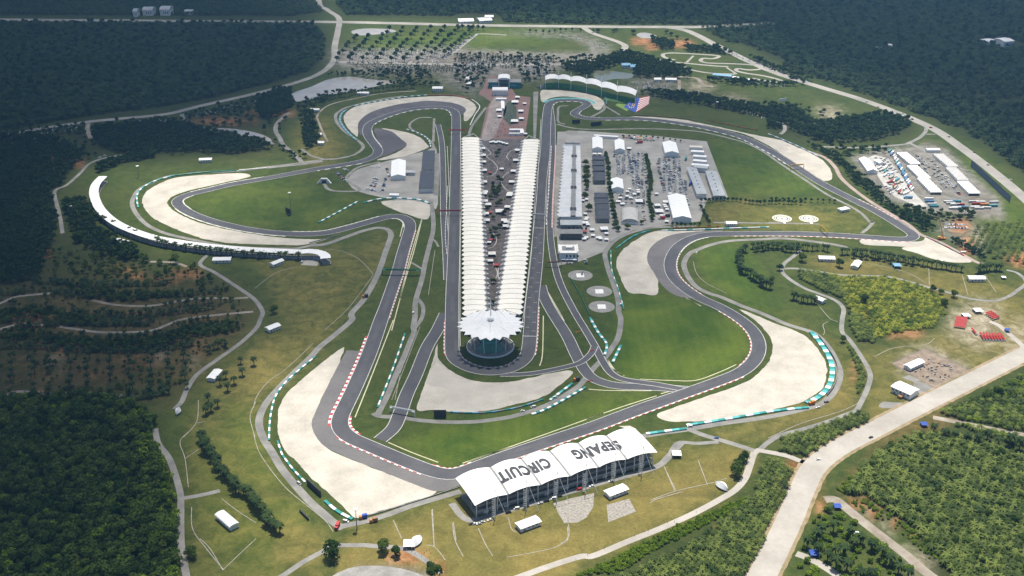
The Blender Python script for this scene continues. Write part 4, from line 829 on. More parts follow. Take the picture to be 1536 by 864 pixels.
scatter('scrub', np.concatenate([fieldpts(Z(680, 0, (0, 330), (640, 340), (620, 430), (440, 520), (380, 400), (230, 390), (160, 540), (80, 560), (0, 470)), 13, .5, keep=.8), fieldpts(Z(820, 100, (560, 145), (1000, 200), (1536, 260), (1536, 330), (1330, 320), (1000, 250), (650, 195)), 13, .5, keep=.7), fieldpts(Z(920, 0, (560, 480), (1050, 505), (1100, 520), (820, 525), (600, 500)), 8, .5), fieldpts(Z(1152, 120, (330, 400), (560, 400), (720, 395), (700, 440), (520, 440), (480, 470)), 10, .5), fieldpts(Z(1152, 300, (760, 60), (1200, 80), (1350, 100), (1200, 130), (900, 120)), 8, .5, keep=.7), fieldpts(Z(1152, 0, (0, 640), (200, 640), (560, 720), (860, 720), (900, 760), (500, 800), (0, 760)), 16, .5, keep=.5)]), C_FARL, 'scattered trees around the car parks and far meadows', .4, .85)
TREEBELT = Z(1152, 120, (220, 385), (430, 460), (520, 560), (640, 640), (720, 740), (850, 860), (780, 850), (640, 720), (520, 620), (430, 520), (320, 440))
scatter('wood', fieldpts(TREEBELT, 6, .4), C_FARL, 'dark tree belt beside the tent yard', .4, .75)
scatter('wood', fieldpts(Z(1152, 300, (620, 20), (760, 90), (900, 60), (960, 120), (1000, 200), (940, 190), (840, 150), (700, 80)), 7, .4), C_FARL, 'trees outside the far right corner', .4, .8)
scatter('hedge', fieldpts(Z(1152, 300, (1095, 250), (1130, 240), (1290, 330), (1300, 365), (1200, 310)), 4, .4), C_FARL, 'dark hedge beside the far right gravel', .3, .55)
scatter('scrub', fieldpts([(0, 380), (100, 370), (200, 410), (330, 430), (390, 470), (330, 520), (270, 590), (0, 590)], 10, .5, keep=.6), C_JUNGLE, 'scrub on the left terraced slope', .25, .65)
scatter('scrub', fieldpts(Z(0, 440, (0, 130), (180, 90), (400, 120), (560, 150), (640, 190), (400, 190), (150, 150), (0, 190)), 6, .5), C_JUNGLE, 'bushes on the terrace edge', .5, .9)
scatter('scrub', fieldpts(Z(0, 440, (0, 250), (130, 220), (400, 270), (700, 300), (980, 270), (1150, 210), (1420, 170), (1440, 230), (1100, 280), (960, 330), (700, 345), (420, 330), (180, 280), (0, 290)), 5, .5), C_JUNGLE, 'dense bushes along the middle terrace', .45, .8)
scatter('scrub', fieldpts(Z(100, 260, (0, 480), (200, 500), (500, 530), (800, 560), (960, 640), (1000, 720), (880, 720), (700, 640), (400, 640), (100, 640), (0, 600)), 8, .5, keep=.45), C_JUNGLE, 'patchy scrub on the upper terrace', .35, .8)
scatter('scrub', fieldpts(Z(100, 260, (0, 680), (300, 720), (700, 720), (800, 740), (300, 770), (100, 750)), 6, .5), C_JUNGLE, 'bushes above the uppermost earth track', .4, .8)
J = [(-120, 604), (60, 603), (150, 601), (215, 618), (236, 640), (238, 700), (256, 745), (264, 800), (268, 940), (-120, 940)]
scatter('jungle', np.concatenate([fieldpts(J, 6.2, .45), fieldpts(J, 13, .5)]), C_JUNGLE, 'dense dark jungle filling the lower left corner', .5, 1.4)
scatter('jungle_edge', np.concatenate([fieldpts([(20, 612), (60, 600), (150, 598), (222, 622), (236, 650), (180, 640), (120, 628), (60, 630)], 4.5, .5), fieldpts(Z(0, 648, (860, 0), (930, 60), (1000, 200), (1040, 380), (1050, 640), (980, 700), (960, 500), (900, 250), (820, 80)), 4.5, .5)]), C_BRIGHT, 'bright green shrubs at the jungle edge', .9, 1.7, z=2.5)
scatter('jungle_edge', fieldpts(J, 17, .5), C_BRIGHT, 'paler crowns among the jungle', 1.2, 2.2, z=3.5)
# oil palm plantations near the camera
PL = [([(1262, 742), (1290, 700), (1335, 668), (1375, 652), (1450, 655), (1536, 688), (1660, 720), (1700, 1000), (1440, 1000), (1425, 864), (1375, 802), (1330, 765), (1300, 745)], 6.6, C_PALM, .75, 1.12, 'oil palm plantation in the lower right corner', 'palms'),
      ([(1408, 620), (1480, 592), (1540, 560), (1680, 500), (1680, 690), (1536, 672), (1440, 642)], 6.8, C_PALM, .7, 1.0, 'oil palms above the sandy track at the right edge', 'palms'),
      ([(1168, 680), (1173, 652), (1215, 637), (1265, 622), (1292, 612), (1306, 630), (1290, 646), (1256, 677), (1236, 690), (1195, 682)], 5.0, C_PALM, .55, .8, 'dense block of palms beside the wide pale road', 'palms'),
      ([(1152, 687), (1198, 710), (1188, 735), (1170, 762), (1138, 870), (1100, 960), (900, 960), (930, 864), (1010, 830), (1070, 790), (1130, 745), (1140, 710)], 5.2, C_PALM, .6, .85, 'strip of oil palms between the path and the wide road', 'palms'),
      (Z(1152, 300, (330, 430), (500, 450), (720, 460), (900, 510), (1000, 560), (1070, 620), (1060, 690), (980, 770), (850, 790), (740, 800), (650, 830), (530, 760), (500, 680), (460, 600), (400, 520)), 6.0, C_YOUNG, .85, 1.25, 'yellow-green young palm plot in the right field', 'palms'),
      (Z(1152, 300, (170, 420), (330, 430), (420, 500), (480, 600), (440, 590), (330, 550), (200, 480)), 4.6, C_PALM, .55, .8, 'darker palms at the edge of the young plot', 'palms'),
      (Z(1152, 300, (490, 680), (560, 700), (640, 800), (640, 860), (540, 850), (490, 770)), 4.8, C_PALM, .6, .85, 'dark palms at the lower corner of the young plot', 'palms'),
      (Z(1152, 460, (470, 225), (500, 230), (545, 320), (580, 400), (575, 500), (540, 548), (530, 500), (545, 420), (510, 320)), 3.4, C_PALM, .38, .55, 'narrow row of small palms beside the winding lane', 'palms'),
      ([(1465, 338), (1620, 325), (1640, 420), (1536, 398), (1490, 388), (1448, 365)], 9.5, C_PALM, .7, .95, 'spaced palms on brown earth at the right edge', 'palms'),
      ([(0, 196), (60, 190), (125, 187), (125, 200), (60, 206), (0, 212)], 10, C_FARP, .6, .9, 'palms among the cars of the left car park', 'palms'),
      ([(150, 186), (250, 176), (262, 182), (150, 194)], 9, C_FARP, .6, .9, 'palms along the left highway', 'palms'),
      (Z(100, 120, (720, 200), (900, 170), (1150, 95), (1230, 90), (1200, 150), (1000, 190), (760, 230)), 10, C_FARP, .6, .9, 'palms among the parked cars below the left forest', 'palms'),
      (Z(680, 0, (0, 330), (300, 330), (640, 350), (560, 390), (400, 385), (340, 420), (250, 400), (200, 450), (0, 400)), 11, C_FARP, .5, .8, 'palms and shade trees of the main car park', 'palms'),
      (Z(384, 0, (560, 380), (900, 375), (1200, 400), (1180, 440), (800, 430), (700, 440)), 10, C_FARP, .5, .8, 'palms along the lower car park rows', 'palms')]
for poly, sp, col, a, b, lab, nm in PL:
    P = fieldpts(poly, sp, .10); scatter(nm, P, col, lab, a, b)
scatter('undergrowth', np.concatenate([fieldpts(Z(1152, 648, (400, 350), (560, 230), (680, 150), (800, 60), (830, 80), (720, 160), (600, 290), (500, 380)), 3.2, .5), fieldpts(Z(1152, 648, (480, 400), (650, 420), (780, 540), (900, 600), (1000, 700), (1100, 800), (960, 760), (840, 640), (700, 540), (560, 480)), 4.2, .5, keep=.8), fieldpts(Z(840, 640, (250, 830), (500, 700), (700, 600), (900, 520), (1100, 430), (1160, 430), (1130, 480), (900, 580), (700, 680), (500, 780), (380, 870), (100, 900)), 2.6, .5)]), C_BRIGHT, 'bright green undergrowth beside the palm plantations', .45, .95)
scatter('undergrowth', fieldpts(PL[0][0], 9.5, .5), C_JUNGLE, 'leafy undergrowth between the lower right palms', .35, .75)
scatter('undergrowth', np.concatenate([fieldpts([(1410, 618), (1480, 592), (1540, 560), (1680, 500), (1680, 690), (1536, 672), (1440, 642)], 8, .5), fieldpts([(1215, 780), (1235, 765), (1262, 772), (1330, 805), (1400, 864), (1210, 900), (1190, 860)], 9, .5)]), C_BRIGHT, 'leafy green undergrowth at the right edge', .8, 1.6)

# ---------------------------------------------------------------- trees one can pick out
def tree_kind(name, crown_mb, trunk_h, cm, r0=.3, limbs=0):
    t = bpy.data.objects.new(name, None); t.empty_display_size = .5
    tr = trunk_mb(MB(), trunk_h, r0, r0 * .6, R_, limbs).build('trunk', m_bark, None, link=False); cr = crown_mb.build('crown', cm, None, link=False)
    return t, tr.data, cr.data
KIND = {}
for k in range(3):
    h = R_.uniform(7.6, 8.6); KIND['palm', k] = tree_kind('oil_palm', frond_crown(MB(), h, R_.uniform(3.7, 4.2), 24, 4, .72, R_), h, m_palmd, .45)
for k in range(4):
    h = R_.uniform(3.5, 4.5); KIND['broad', k] = tree_kind('broadleaf_tree', leaf_crown(MB(), R_, R_.uniform(4.2, 5.2), R_.uniform(3.4, 4.4), h + 2.2, 620, 1.15, 9), h, m_leaf, .32, 4)
for k in range(2):
    h = R_.uniform(3.0, 3.6); KIND['small', k] = tree_kind('shade_tree', leaf_crown(MB(), R_, R_.uniform(2.4, 2.9), R_.uniform(2.2, 2.8), h + 1.2, 170, 1.1, 5), h, m_fard, .2, 3)
CH = {'palm': 8.0, 'broad': 5.5, 'small': 4.0}; NK = {'palm': 3, 'broad': 4, 'small': 2}; NM = {'palm': 'palm_tree', 'broad': 'broadleaf_tree', 'small': 'shade_tree'}
NTREES = {}
def plant(kind, x, y, label, group=None, s=1.0, cat=None):
    s = s * random.uniform(.88, 1.12); p = G(x, y, CH[kind] * s); k = random.randrange(NK[kind]); _, tm, cmh = KIND[kind, k]
    r = bpy.data.objects.new(NM[kind], None); COL.objects.link(r); r.location = (p.x, p.y, 0); r.rotation_euler = (0, 0, random.uniform(0, 6.28)); r.scale = (s, s, s * random.uniform(.9, 1.1)); r.empty_display_size = .3
    tag(r, label, cat or ('palm tree' if kind == 'palm' else 'tree'), group); NTREES[kind] = NTREES.get(kind, 0) + 1
    for nm, d in (('trunk', tm), ('crown', cmh)):
        o = bpy.data.objects.new(nm, d); COL.objects.link(o); o.parent = r
    return r
def along(pts, n, jit=0.0):
    P = W(pts); P = smooth(P, 8); L = [0]
    for a, b in zip(P, P[1:]): L.append(L[-1] + (b - a).length)
    out = []
    for k in range(n):
        d = L[-1] * (k + .5) / n; i = max(j for j in range(len(L)) if L[j] <= d); i = min(i, len(P) - 2); q = P[i].lerp(P[i + 1], (d - L[i]) / max(L[i + 1] - L[i], 1e-6)); im = toimg(np.array([[q.x, q.y, 0]]))[0]
        out.append((im[0] + random.uniform(-jit, jit), im[1] + random.uniform(-jit, jit) * .4))
    return out
def nth(k): return '%d%s' % (k, 'th' if 10 < k % 100 < 14 else {1: 'st', 2: 'nd', 3: 'rd'}.get(k % 10, 'th'))
def plant_row(kind, pts, n, label, group, s=1.0, jit=1.0):
    Q = along(pts, n, jit); wide = max(q[0] for q in Q) - min(q[0] for q in Q) > max(q[1] for q in Q) - min(q[1] for q in Q)
    for k, (x, y) in enumerate(sorted(Q, key=lambda q: q[0] if wide else q[1])): plant(kind, x, y, nth(k + 1) + (' from the left: ' if wide else ' from the top: ') + label, group, s)
plant_row('palm', Z(1152, 300, (-100, 258), (40, 250), (200, 262), (380, 275)), 16, 'palm in the row just below the far right straight', 'palms below the far right straight', 1.0)
plant_row('palm', Z(1152, 300, (440, 285), (600, 300), (760, 325), (960, 360), (1180, 395)), 26, 'palm in the long row below the far right corner', 'palms below the far right corner', 1.05, 1.6)
plant_row('palm', Z(1152, 300, (500, 310), (660, 330), (880, 365)), 10, 'palm in the short row before the long corner row', 'second palm row below the far right corner', 1.0, 2)
plant_row('palm', Z(1152, 300, (1255, 400), (1320, 385), (1410, 385)), 9, 'palm clump right of the far right corner row', 'palm clump by the right bank', 1.1, 2)
plant_row('palm', Z(820, 260, (1200, 430), (1155, 480), (1170, 540), (1220, 580), (1280, 620), (1350, 655)), 26, 'palm in the dense hook-shaped group in the right loop', 'hook-shaped palm group', 1.15, 3)
plant_row('palm', Z(820, 260, (1240, 440), (1320, 425), (1420, 430), (1536, 440)), 12, 'palm in the thin line above the hook-shaped group', 'thin palm line in the right loop', 1.0, 1.5)
plant_row('palm', Z(1152, 300, (140, 550), (200, 570), (290, 580)), 8, 'palm beside the small white hut right of the loop', 'palms beside the white hut', 1.1, 2)
plant_row('palm', Z(100, 260, (120, 200), (220, 260), (330, 310), (440, 355), (520, 375), (600, 410), (760, 432), (900, 448), (1060, 465), (1200, 470), (1400, 478)), 52, 'palm in the row behind the curved white stand roof', 'palms behind the curved stand', 1.05, 1.5)
for x, y in Z(1152, 648, (240, 640), (305, 680), (365, 720), (415, 755), (500, 575), (565, 610), (632, 650), (690, 700), (740, 740), (410, 690), (462, 690), (400, 545), (330, 560), (520, 640), (850, 830), (790, 790), (560, 840), (630, 830), (480, 770), (300, 590)): plant('palm', x, y, 'palm in the triangle between the wide road and the rough track', 'palms in the lower right triangle', 1.25)
for x, y in Z(1152, 460, (1000, 712), (1070, 730), (1130, 745), (1200, 765), (1270, 775), (1325, 745), (1390, 790), (1460, 775), (1520, 800)): _st = globals().get('_st', 0) + 1; plant('palm', x, y, nth(_st) + ' palm from the left in the row along the sandy track at the right edge', 'palms along the sandy track', 1.2)
for x, y in Z(0, 440, (1440, 385), (1450, 450), (1400, 500), (1362, 540), (1350, 470), (1520, 390), (1315, 510)): plant('palm', x, y, 'palm beside the white shed on the left bank', 'palms by the left bank shed', 1.0)
for x, y in Z(0, 440, (1245, 610), (1300, 640), (1230, 680), (1210, 830), (1260, 660)): plant('palm', x, y, 'palm in the small clump below the left bank shed', 'palm clump on the left bank', 1.15)
plant_row('palm', Z(0, 648, (1200, 0), (1240, 80), (1290, 130), (1320, 200), (1370, 250), (1420, 310), (1480, 340)) + Z(300, 648, (330, 400), (390, 470), (440, 550), (470, 540)), 40, 'dark palm in the diagonal line down the lower left bank', 'diagonal palm line on the left bank', 1.2, 4)
_c = {}
for cxx in (60, 190, 290, 410, 525, 650, 780, 895, 1010, 1105):
    for yy in range(360, 600, 42):
        if random.random() < .85: _c[cxx] = _c.get(cxx, 0) + 1; plant('palm', *Z(0, 440, (cxx + random.uniform(-15, 15), yy + random.uniform(-8, 8)))[0], nth(_c[cxx]) + ' palm from the top in the ' + nth(len(_c)) + ' column on the lower left terrace', 'palm columns on the left terrace', .95)
for tl, (pts, n) in zip(('upper earth track of the left slope', 'middle earth track of the left slope', 'right end of the middle track', 'right end of the top track', 'left edge of the terraces', 'hillside lane'), ((Z(0, 440, (600, 90), (760, 105), (900, 90)), 7), (Z(0, 440, (640, 240), (780, 245), (950, 220)), 7), (Z(0, 440, (1050, 180), (1150, 155), (1240, 140)), 5), (Z(0, 440, (1000, 50), (1150, 30), (1340, 20)), 7), (Z(0, 440, (80, 165), (190, 160)), 3), (Z(0, 440, (1240, 330), (1330, 275), (1360, 300)), 5))):
    plant_row('palm', pts, n, 'palm along the ' + tl, 'palms along the terrace tracks', .95)
plant_row('palm', Z(384, 0, (240, 620), (340, 590), (450, 570), (560, 550), (640, 535), (740, 525), (860, 510), (960, 500)), 36, 'palm in the row below the muddy upper left pond', 'palms below the muddy pond', 1.0, 1)
plant_row('palm', Z(100, 120, (850, 300), (940, 320), (1040, 335)), 8, 'palm in the short row beside the narrow pond', 'palms beside the narrow pond', .85)
CT = [((0, 10), (300, 0), (600, 40), (900, 30), (1300, 0)), ((0, 150), (200, 110), (500, 140), (700, 150), (1000, 130), (1300, 90)), ((300, 290), (600, 300), (900, 280), (1150, 230), (1400, 200)), ((0, 330), (200, 330), (500, 350), (900, 350), (1200, 310)), ((0, 640), (400, 610), (800, 640), (1000, 600)), ((200, -60), (600, -40), (1000, -50)), ((100, 200), (500, 195), (900, 190))]
_cp = []
for q in CT:
    for x, y in along(Z(0, 440, *q), 44, 2): g = G(x, y); _cp += [(g.x, g.y), (g.x + random.uniform(-6, 6), g.y + random.uniform(4, 12))]
_cp = np.array(_cp); scatter('palms', _cp[~blocked(_cp)], C_FARP, 'contour rows of palms on the left terraces', .55, .85)
# broadleaf trees
for x, y, s, lab in [(499, 825, 1.35, 'round green tree at the bottom beside the left path junction'), (574, 817, 1.25, 'taller of the two trees left of the dish-shaped white tent'), (594, 826, 1.0, 'smaller of the two trees left of the dish-shaped white tent'), (652, 856, 1.35, 'leafy tree cut by the bottom edge'), (645, 850, .9, 'small tree leaning on the one at the bottom edge'), (410, 462, 1.2, 'single round tree beside the left hillside lane'), (284, 827, 1.1, 'dark upright tree beside the forest edge road'), (1105, 705, 1.1, 'lowest tree of the clump above the walking path'), (1108, 697, 1.0, 'second tree of the clump above the walking path'), (1112, 690, 1.0, 'third tree of the clump above the walking path'), (1116, 684, .9, 'top tree of the clump above the walking path'),
                     (1400, 432, .9, 'leftmost round tree above the red tents'), (1412, 437, .75, 'small round tree between two larger ones above the red tents'), (1431, 440, 1.0, 'right-hand round tree above the red tents'), (1418, 452, 1.1, 'large tree at the corner of the yellow-green plot'), (1298, 448, 1.2, 'dark round tree inside the yellow-green palm plot'), (1203, 385, 1.3, 'large dark tree at the top of the winding lane'), (1260, 393, 1.2, 'large tree between the two white huts'), (1170, 400, .8, 'dark tree beside the hook-shaped palms'), (1158, 418, 1.0, 'dark tree at the left end of the winding lane'),
                     (880, 278, 1.25, 'large dark tree behind the pit building'), (877, 292, 1.0, 'dark tree in front of the large one behind the pit building'), (883, 310, 1.0, 'dark tree near the control tower'), (942, 338, .9, 'round tree at the corner of the paddock'), (928, 342, .9, 'tree at the lower corner of the paddock hedge'), (925, 335, .9, 'tree behind the paddock corner tree'), (963, 333, .7, 'small round tree by the grey vaulted tent'), (1264, 508, .8, 'bush beside the winding lane'), (1498, 585, 1.0, 'round bluish tree at the right edge'), (1480, 590, .9, 'tree left of the bluish tree at the right edge'), (1245, 764, .6, 'small round bush beside the blue tent'), (8, 612, 1.1, 'dark tree at the far left above the jungle'),
                     (1377, 322, .9, 'round tree at the entrance of the container yard'), (1380, 330, .8, 'second tree at the entrance of the container yard'), (1440, 325, .9, 'tree at the lower edge of the container yard'), (1425, 322, .8, 'tree left of the one below the container yard'), (117, 355, 1.3, 'large dark tree in the wood below the curved stand'), (205, 378, 1.0, 'dark tree left of the small hut below the curved stand'), (215, 385, 1.1, 'dark tree below the small hut behind the curved stand'), (263, 388, 1.0, 'dark tree on the upper terrace'), (170, 375, 1.2, 'dark tree left of the terrace hut'), (195, 380, 1.1, 'second dark tree left of the terrace hut')]:
    plant('broad', x, y, lab, None, s)
plant_row('broad', Z(820, 100, (230, 560), (240, 640), (240, 700)), 5, 'dark tree in the line behind the pit building', 'trees behind the pit building', 1.15, 1)
plant_row('broad', Z(820, 100, (355, 510), (365, 580), (375, 680), (385, 760)) + Z(820, 260, (400, 220), (410, 280), (405, 320)), 24, 'tree in the hedge line right of the black roofs', 'hedge trees right of the black roofs', .85, 1)
plant_row('broad', Z(820, 100, (595, 525), (610, 600), (625, 700), (612, 780)) + Z(820, 260, (625, 200), (635, 280)), 26, 'tree in the line down the middle of the paddock car park', 'trees in the paddock car park', .8, .8)
plant_row('small', Z(820, 100, (440, 415), (600, 420), (780, 440), (815, 450)), 11, 'small tree along the top of the paddock', 'small trees along the top of the paddock', .8, .5)
plant_row('small', Z(820, 260, (920, 160), (1090, 150), (1250, 170), (1400, 165), (1536, 170)), 26, 'small tree in the row below the upper right meadow', 'small trees below the right meadow', 1.0, 1)
plant_row('small', Z(820, 260, (920, 190), (950, 240), (980, 300)), 9, 'small tree along the lower right side of the paddock', 'small trees beside the paddock', 1.0, 1)
plant_row('small', Z(820, 260, (740, 300), (800, 305), (870, 305), (930, 305)), 7, 'small tree below the long white tent', 'small trees below the long tent', .9, 1)
plant_row('small', Z(1152, 120, (0, 710), (200, 715), (420, 725)), 12, 'small tree in the row above the far helipads', 'small trees above the far helipads', .9)
for k in range(9):
    for q in range(9):
        x = 640 + k * 82 - q * 20 + random.uniform(-6, 6); y = 165 + q * 23 + random.uniform(-4, 4) + (k > 6) * q * -4
        if (k < 2 and q < 2): continue
        plant('small', 384 + x / 4, y / 4, nth(q + 1) + ' tree from the top in the ' + nth(k + 1) + ' slanting row of the far car park', 'shade trees of the far car park', 2.1)
plant_row('small', Z(384, 0, (1190, 160), (1240, 160), (1380, 165)), 6, 'tree in the short line beside the far highway', 'trees beside the far highway', 1.8)
plant_row('small', Z(680, 0, (440, 330 - 150), (560, 190), (660, 175), (780, 180)), 9, 'tree along the far car park beside the highway', 'trees beside the far meadow', 1.3)
_pz = []
for x, y in Z(600, 80, (580, 600), (595, 580), (590, 740), (605, 760), (560, 800), (600, 800), (575, 820), (560, 780)) + Z(600, 280, (560, 20), (585, 30), (518, 130), (590, 10), (570, 45), (560, 560), (600, 640), (640, 650), (560, 690), (620, 700), (550, 640 + 200), (640, 780), (600, 850), (580, 100), (600, 80), (545, 60), (625, 150), (560, 180), (570, 250), (600, 230), (545, 260), (560, 300), (590, 290)): _pz.append((y, x))
for k, (y, x) in enumerate(sorted(_pz)): plant('broad', x, y, nth(k + 1) + ' tree from the top in the dark plaza between the stands', 'trees in the plaza', .75)
for x, y in Z(680, 0, (165, 500), (180, 470), (200, 430), (410, 510), (430, 480), (440, 450), (240, 385), (400, 400), (370, 390), (160, 430)): plant('broad', x, y, 'tree beside the entrance building', 'trees beside the entrance building', .8)
for x, y in Z(820, 100, (615, 128), (660, 140), (700, 140), (740, 145), (575, 150)): plant('broad', x, y, 'round tree in front of the car park behind the wavy stand', 'round trees behind the flag bank', .75)
for x, y in Z(680, 0, (840, 180), (870, 180), (960, 180), (980, 175), (1080, 190), (1280, 190), (1310, 200), (1340, 220), (1400, 240)): plant('broad', x, y, 'tree among the far verges near the highway', 'far verge trees', 1.0)
# ================================================================== BUILDINGS AND STANDS
m_memb = M('roof_membrane', (.83, .79, .70), (.76, .72, .64), .05, .7, fine=.05)
m_memw = M('white_membrane', (.74, .74, .74), (.66, .66, .66), .05, .6, fine=.05)
m_tent = M('tent_cloth', (.82, .82, .81), (.74, .74, .73), .3, .7)
m_steel = M('white_steel', (.82, .82, .81), (.74, .74, .73), .5, .5)
m_grey = M('grey_metal_roof', (.42, .44, .45), (.33, .35, .37), .08, .5, fine=.1)
m_pitr = M('pit_roof', (.60, .61, .62), (.50, .51, .53), .08, .5, fine=.1)
m_mid = M('mid_grey', (.24, .24, .24), (.18, .18, .18), .2, .7)
m_dark = M('dark_grey', (.045, .047, .055), (.03, .032, .038), .2, .6)
m_slate = M('slate_roof', (.060, .068, .085), (.045, .052, .066), .15, .6, fine=.15)
m_seat = M('seat_grey', (.22, .22, .21), (.14, .14, .14), .6, .8)
m_seatg = M('seat_green', (.05, .20, .08), (.03, .12, .06), .3, .8)
m_wall = M('render_wall', (.76, .75, .72), (.66, .65, .62), .2, .8)
m_glass = M('dark_glass', (.03, .05, .06), (.02, .035, .045), .5, .15, spec=.6)
m_tealg = M('teal_glass', (.06, .21, .20), (.11, .28, .22), .25, .25, spec=.5)
m_orange = M('orange_paint', (.62, .20, .03), (.50, .16, .03), .3, .6)
m_yellow = M('yellow_paint', (.62, .42, .06), (.5, .34, .05), .3, .6)
m_blue = M('blue_paint', (.03, .09, .40), (.03, .07, .30), .3, .6)
m_lblue = M('light_blue_paint', (.18, .38, .55), (.14, .30, .45), .3, .6)
m_brown = M('brown_paint', (.30, .17, .09), (.22, .13, .07), .3, .7)
m_conc2 = M('stand_concrete', (.36, .35, .33), (.27, .26, .25), .2, .9, fine=.15)
def mid(*ps): return sum((Vector(p) for p in ps), Vector((0, 0, 0))) / len(ps)
# ---- the two long stands between the straights
def slab(mb, A, B, th=.25, mi=0):
    """closed sheet between two polylines of equal length, with thickness"""
    n = len(A); o = len(mb.v); dz = Vector((0, 0, th))
    mb.v += [tuple(p) for p in A] + [tuple(p) for p in B] + [tuple(p - dz) for p in A] + [tuple(p - dz) for p in B]
    def q(*f): mb.f.append(tuple(o + i for i in f)); mb.m.append(mi)
    for i in range(n - 1):
        q(i, n + i, n + i + 1, i + 1); q(2 * n + i, 2 * n + i + 1, 3 * n + i + 1, 3 * n + i); q(i, i + 1, 2 * n + i + 1, 2 * n + i); q(n + i, 3 * n + i, 3 * n + i + 1, n + i + 1)
    q(0, 2 * n, 3 * n, n); q(n - 1, 2 * n - 1, 4 * n - 1, 3 * n - 1)
    return mb
def long_stand(fo, fi, no, ni, N, label):
    ZO, ZI = 20.0, 26.0
    FO, FI, NO, NI = G(*fo, ZO), G(*fi, ZI), G(*no, ZO), G(*ni, ZI); base = mid(FO, FI, NO, NI); base.z = 0
    t = thing('grandstand', label, 'grandstand', base); rw = MB()
    for k in range(N):
        a, b = k / N, (k + .975) / N
        o0, i0 = NO.lerp(FO, a), NI.lerp(FI, a); o1, i1 = NO.lerp(FO, b), NI.lerp(FI, b); A = []; B = []
        for q in range(6):
            s = q / 5; arch = .9 * math.sin(math.pi * min(s * 1.05, 1)) ; pa = o0.lerp(i0, s); pb = o1.lerp(i1, s)
            A.append(pb + Vector((0, 0, arch - .10))); B.append(pa + Vector((0, 0, arch + .14)))
        tip = (o0 + o1) / 2 + (mid(o0, o1) - mid(i0, i1)).normalized() * 4.0 + Vector((0, 0, -.6))
        mb = slab(MB(), A, B, .3) if True else None
        # pointed outer end of the leaf
        v = [A[0], B[0], tip, A[0] - Vector((0, 0, .3)), B[0] - Vector((0, 0, .3)), tip - Vector((0, 0, .3))]
        left = (mid(o0, o1) - mid(i0, i1)).x < 0
        f = [(0, 2, 1), (3, 4, 5), (0, 3, 5, 2), (1, 2, 5, 4)] if left else [(0, 1, 2), (3, 5, 4), (0, 2, 5, 3), (1, 4, 5, 2)]
        mb.add(v, f); tip = (i0 + i1) / 2 + (mid(i0, i1) - mid(o0, o1)).normalized() * 3.8 - Vector((0, 0, .8)); v = [A[5], B[5], tip, A[5] - Vector((0, 0, .3)), B[5] - Vector((0, 0, .3)), tip - Vector((0, 0, .3))]
        mb.add(v, [(0, 1, 2), (3, 5, 4), (0, 2, 5, 3), (1, 4, 5, 2)] if left else [(0, 2, 1), (3, 4, 5), (0, 3, 5, 2), (1, 2, 5, 4)])
        mb.build('roof_leaf', m_memb, t)
        outw = (mid(i0, i1) - mid(o0, o1)).normalized(); apex = mid(i0, i1) + outw * 7.5 + Vector((0, 0, -1.5)); sm = MB()
        for p in (i0, i1): sm.bar(p + Vector((0, 0, .2)), apex, .26)
        sm.bar(apex, apex - Vector((0, 0, 9)) - outw * 3, .22); sm.bar(mid(i0, i1), apex, .2)
        sm.build('strut', m_steel, t)
    # seating tiers below
    D = (FO - NO); n2 = (mid(NI) - mid(NO)); n2.z = 0; wN = n2.length; n2.normalize()
    for q in range(7):
        s0, s1 = .04 + q * .115, .04 + (q + 1) * .115; z = 3 + q * 1.9; mb = MB()
        pts = [NO.lerp(NI, s0), NO.lerp(NI, s1), FO.lerp(FI, s1), FO.lerp(FI, s0)]
        if (pts[1] - pts[0]).cross(pts[2] - pts[1]).z < 0: pts = pts[::-1]
        mb.prism(pts, .05, z); mb.build('seating_tier', m_seat if q % 2 else m_conc2, t)
    pts = [NO.lerp(NI, .86), NO.lerp(NI, .97), FO.lerp(FI, .97), FO.lerp(FI, .86)]
    if (pts[1] - pts[0]).cross(pts[2] - pts[1]).z < 0: pts = pts[::-1]
    MB().prism(pts, .05, 15).build('rear_block', m_conc2, t)
    for k in range(24):
        s = (k + .5) / 24; p = NO.lerp(FO, s).lerp(NI.lerp(FI, s), .7); MB().bar((p.x, p.y, 12), (p.x, p.y, 25.5), .4, 0, 6).build('column', m_steel, t)
    for e, lab in ((0, 'n'), (1, 'f')):        # end truss
        o, i = (NO, NI) if e == 0 else (FO, FI); mb = MB(); top = o.lerp(i, .7) + Vector((0, 0, 6))
        for s in (0, .35, 1): mb.bar(o.lerp(i, s), top, .3)
        mb.build('end_truss', m_steel, t)
long_stand((694.5, 206), (717, 206), (697.5, 474), (727, 474), 47, 'left-hand long stand with cream leaf-shaped roof beside the back straight')
long_stand((807.5, 209), (787, 209), (779.5, 472), (747.5, 472), 47, 'right-hand long stand with cream leaf-shaped roof beside the pit straight')
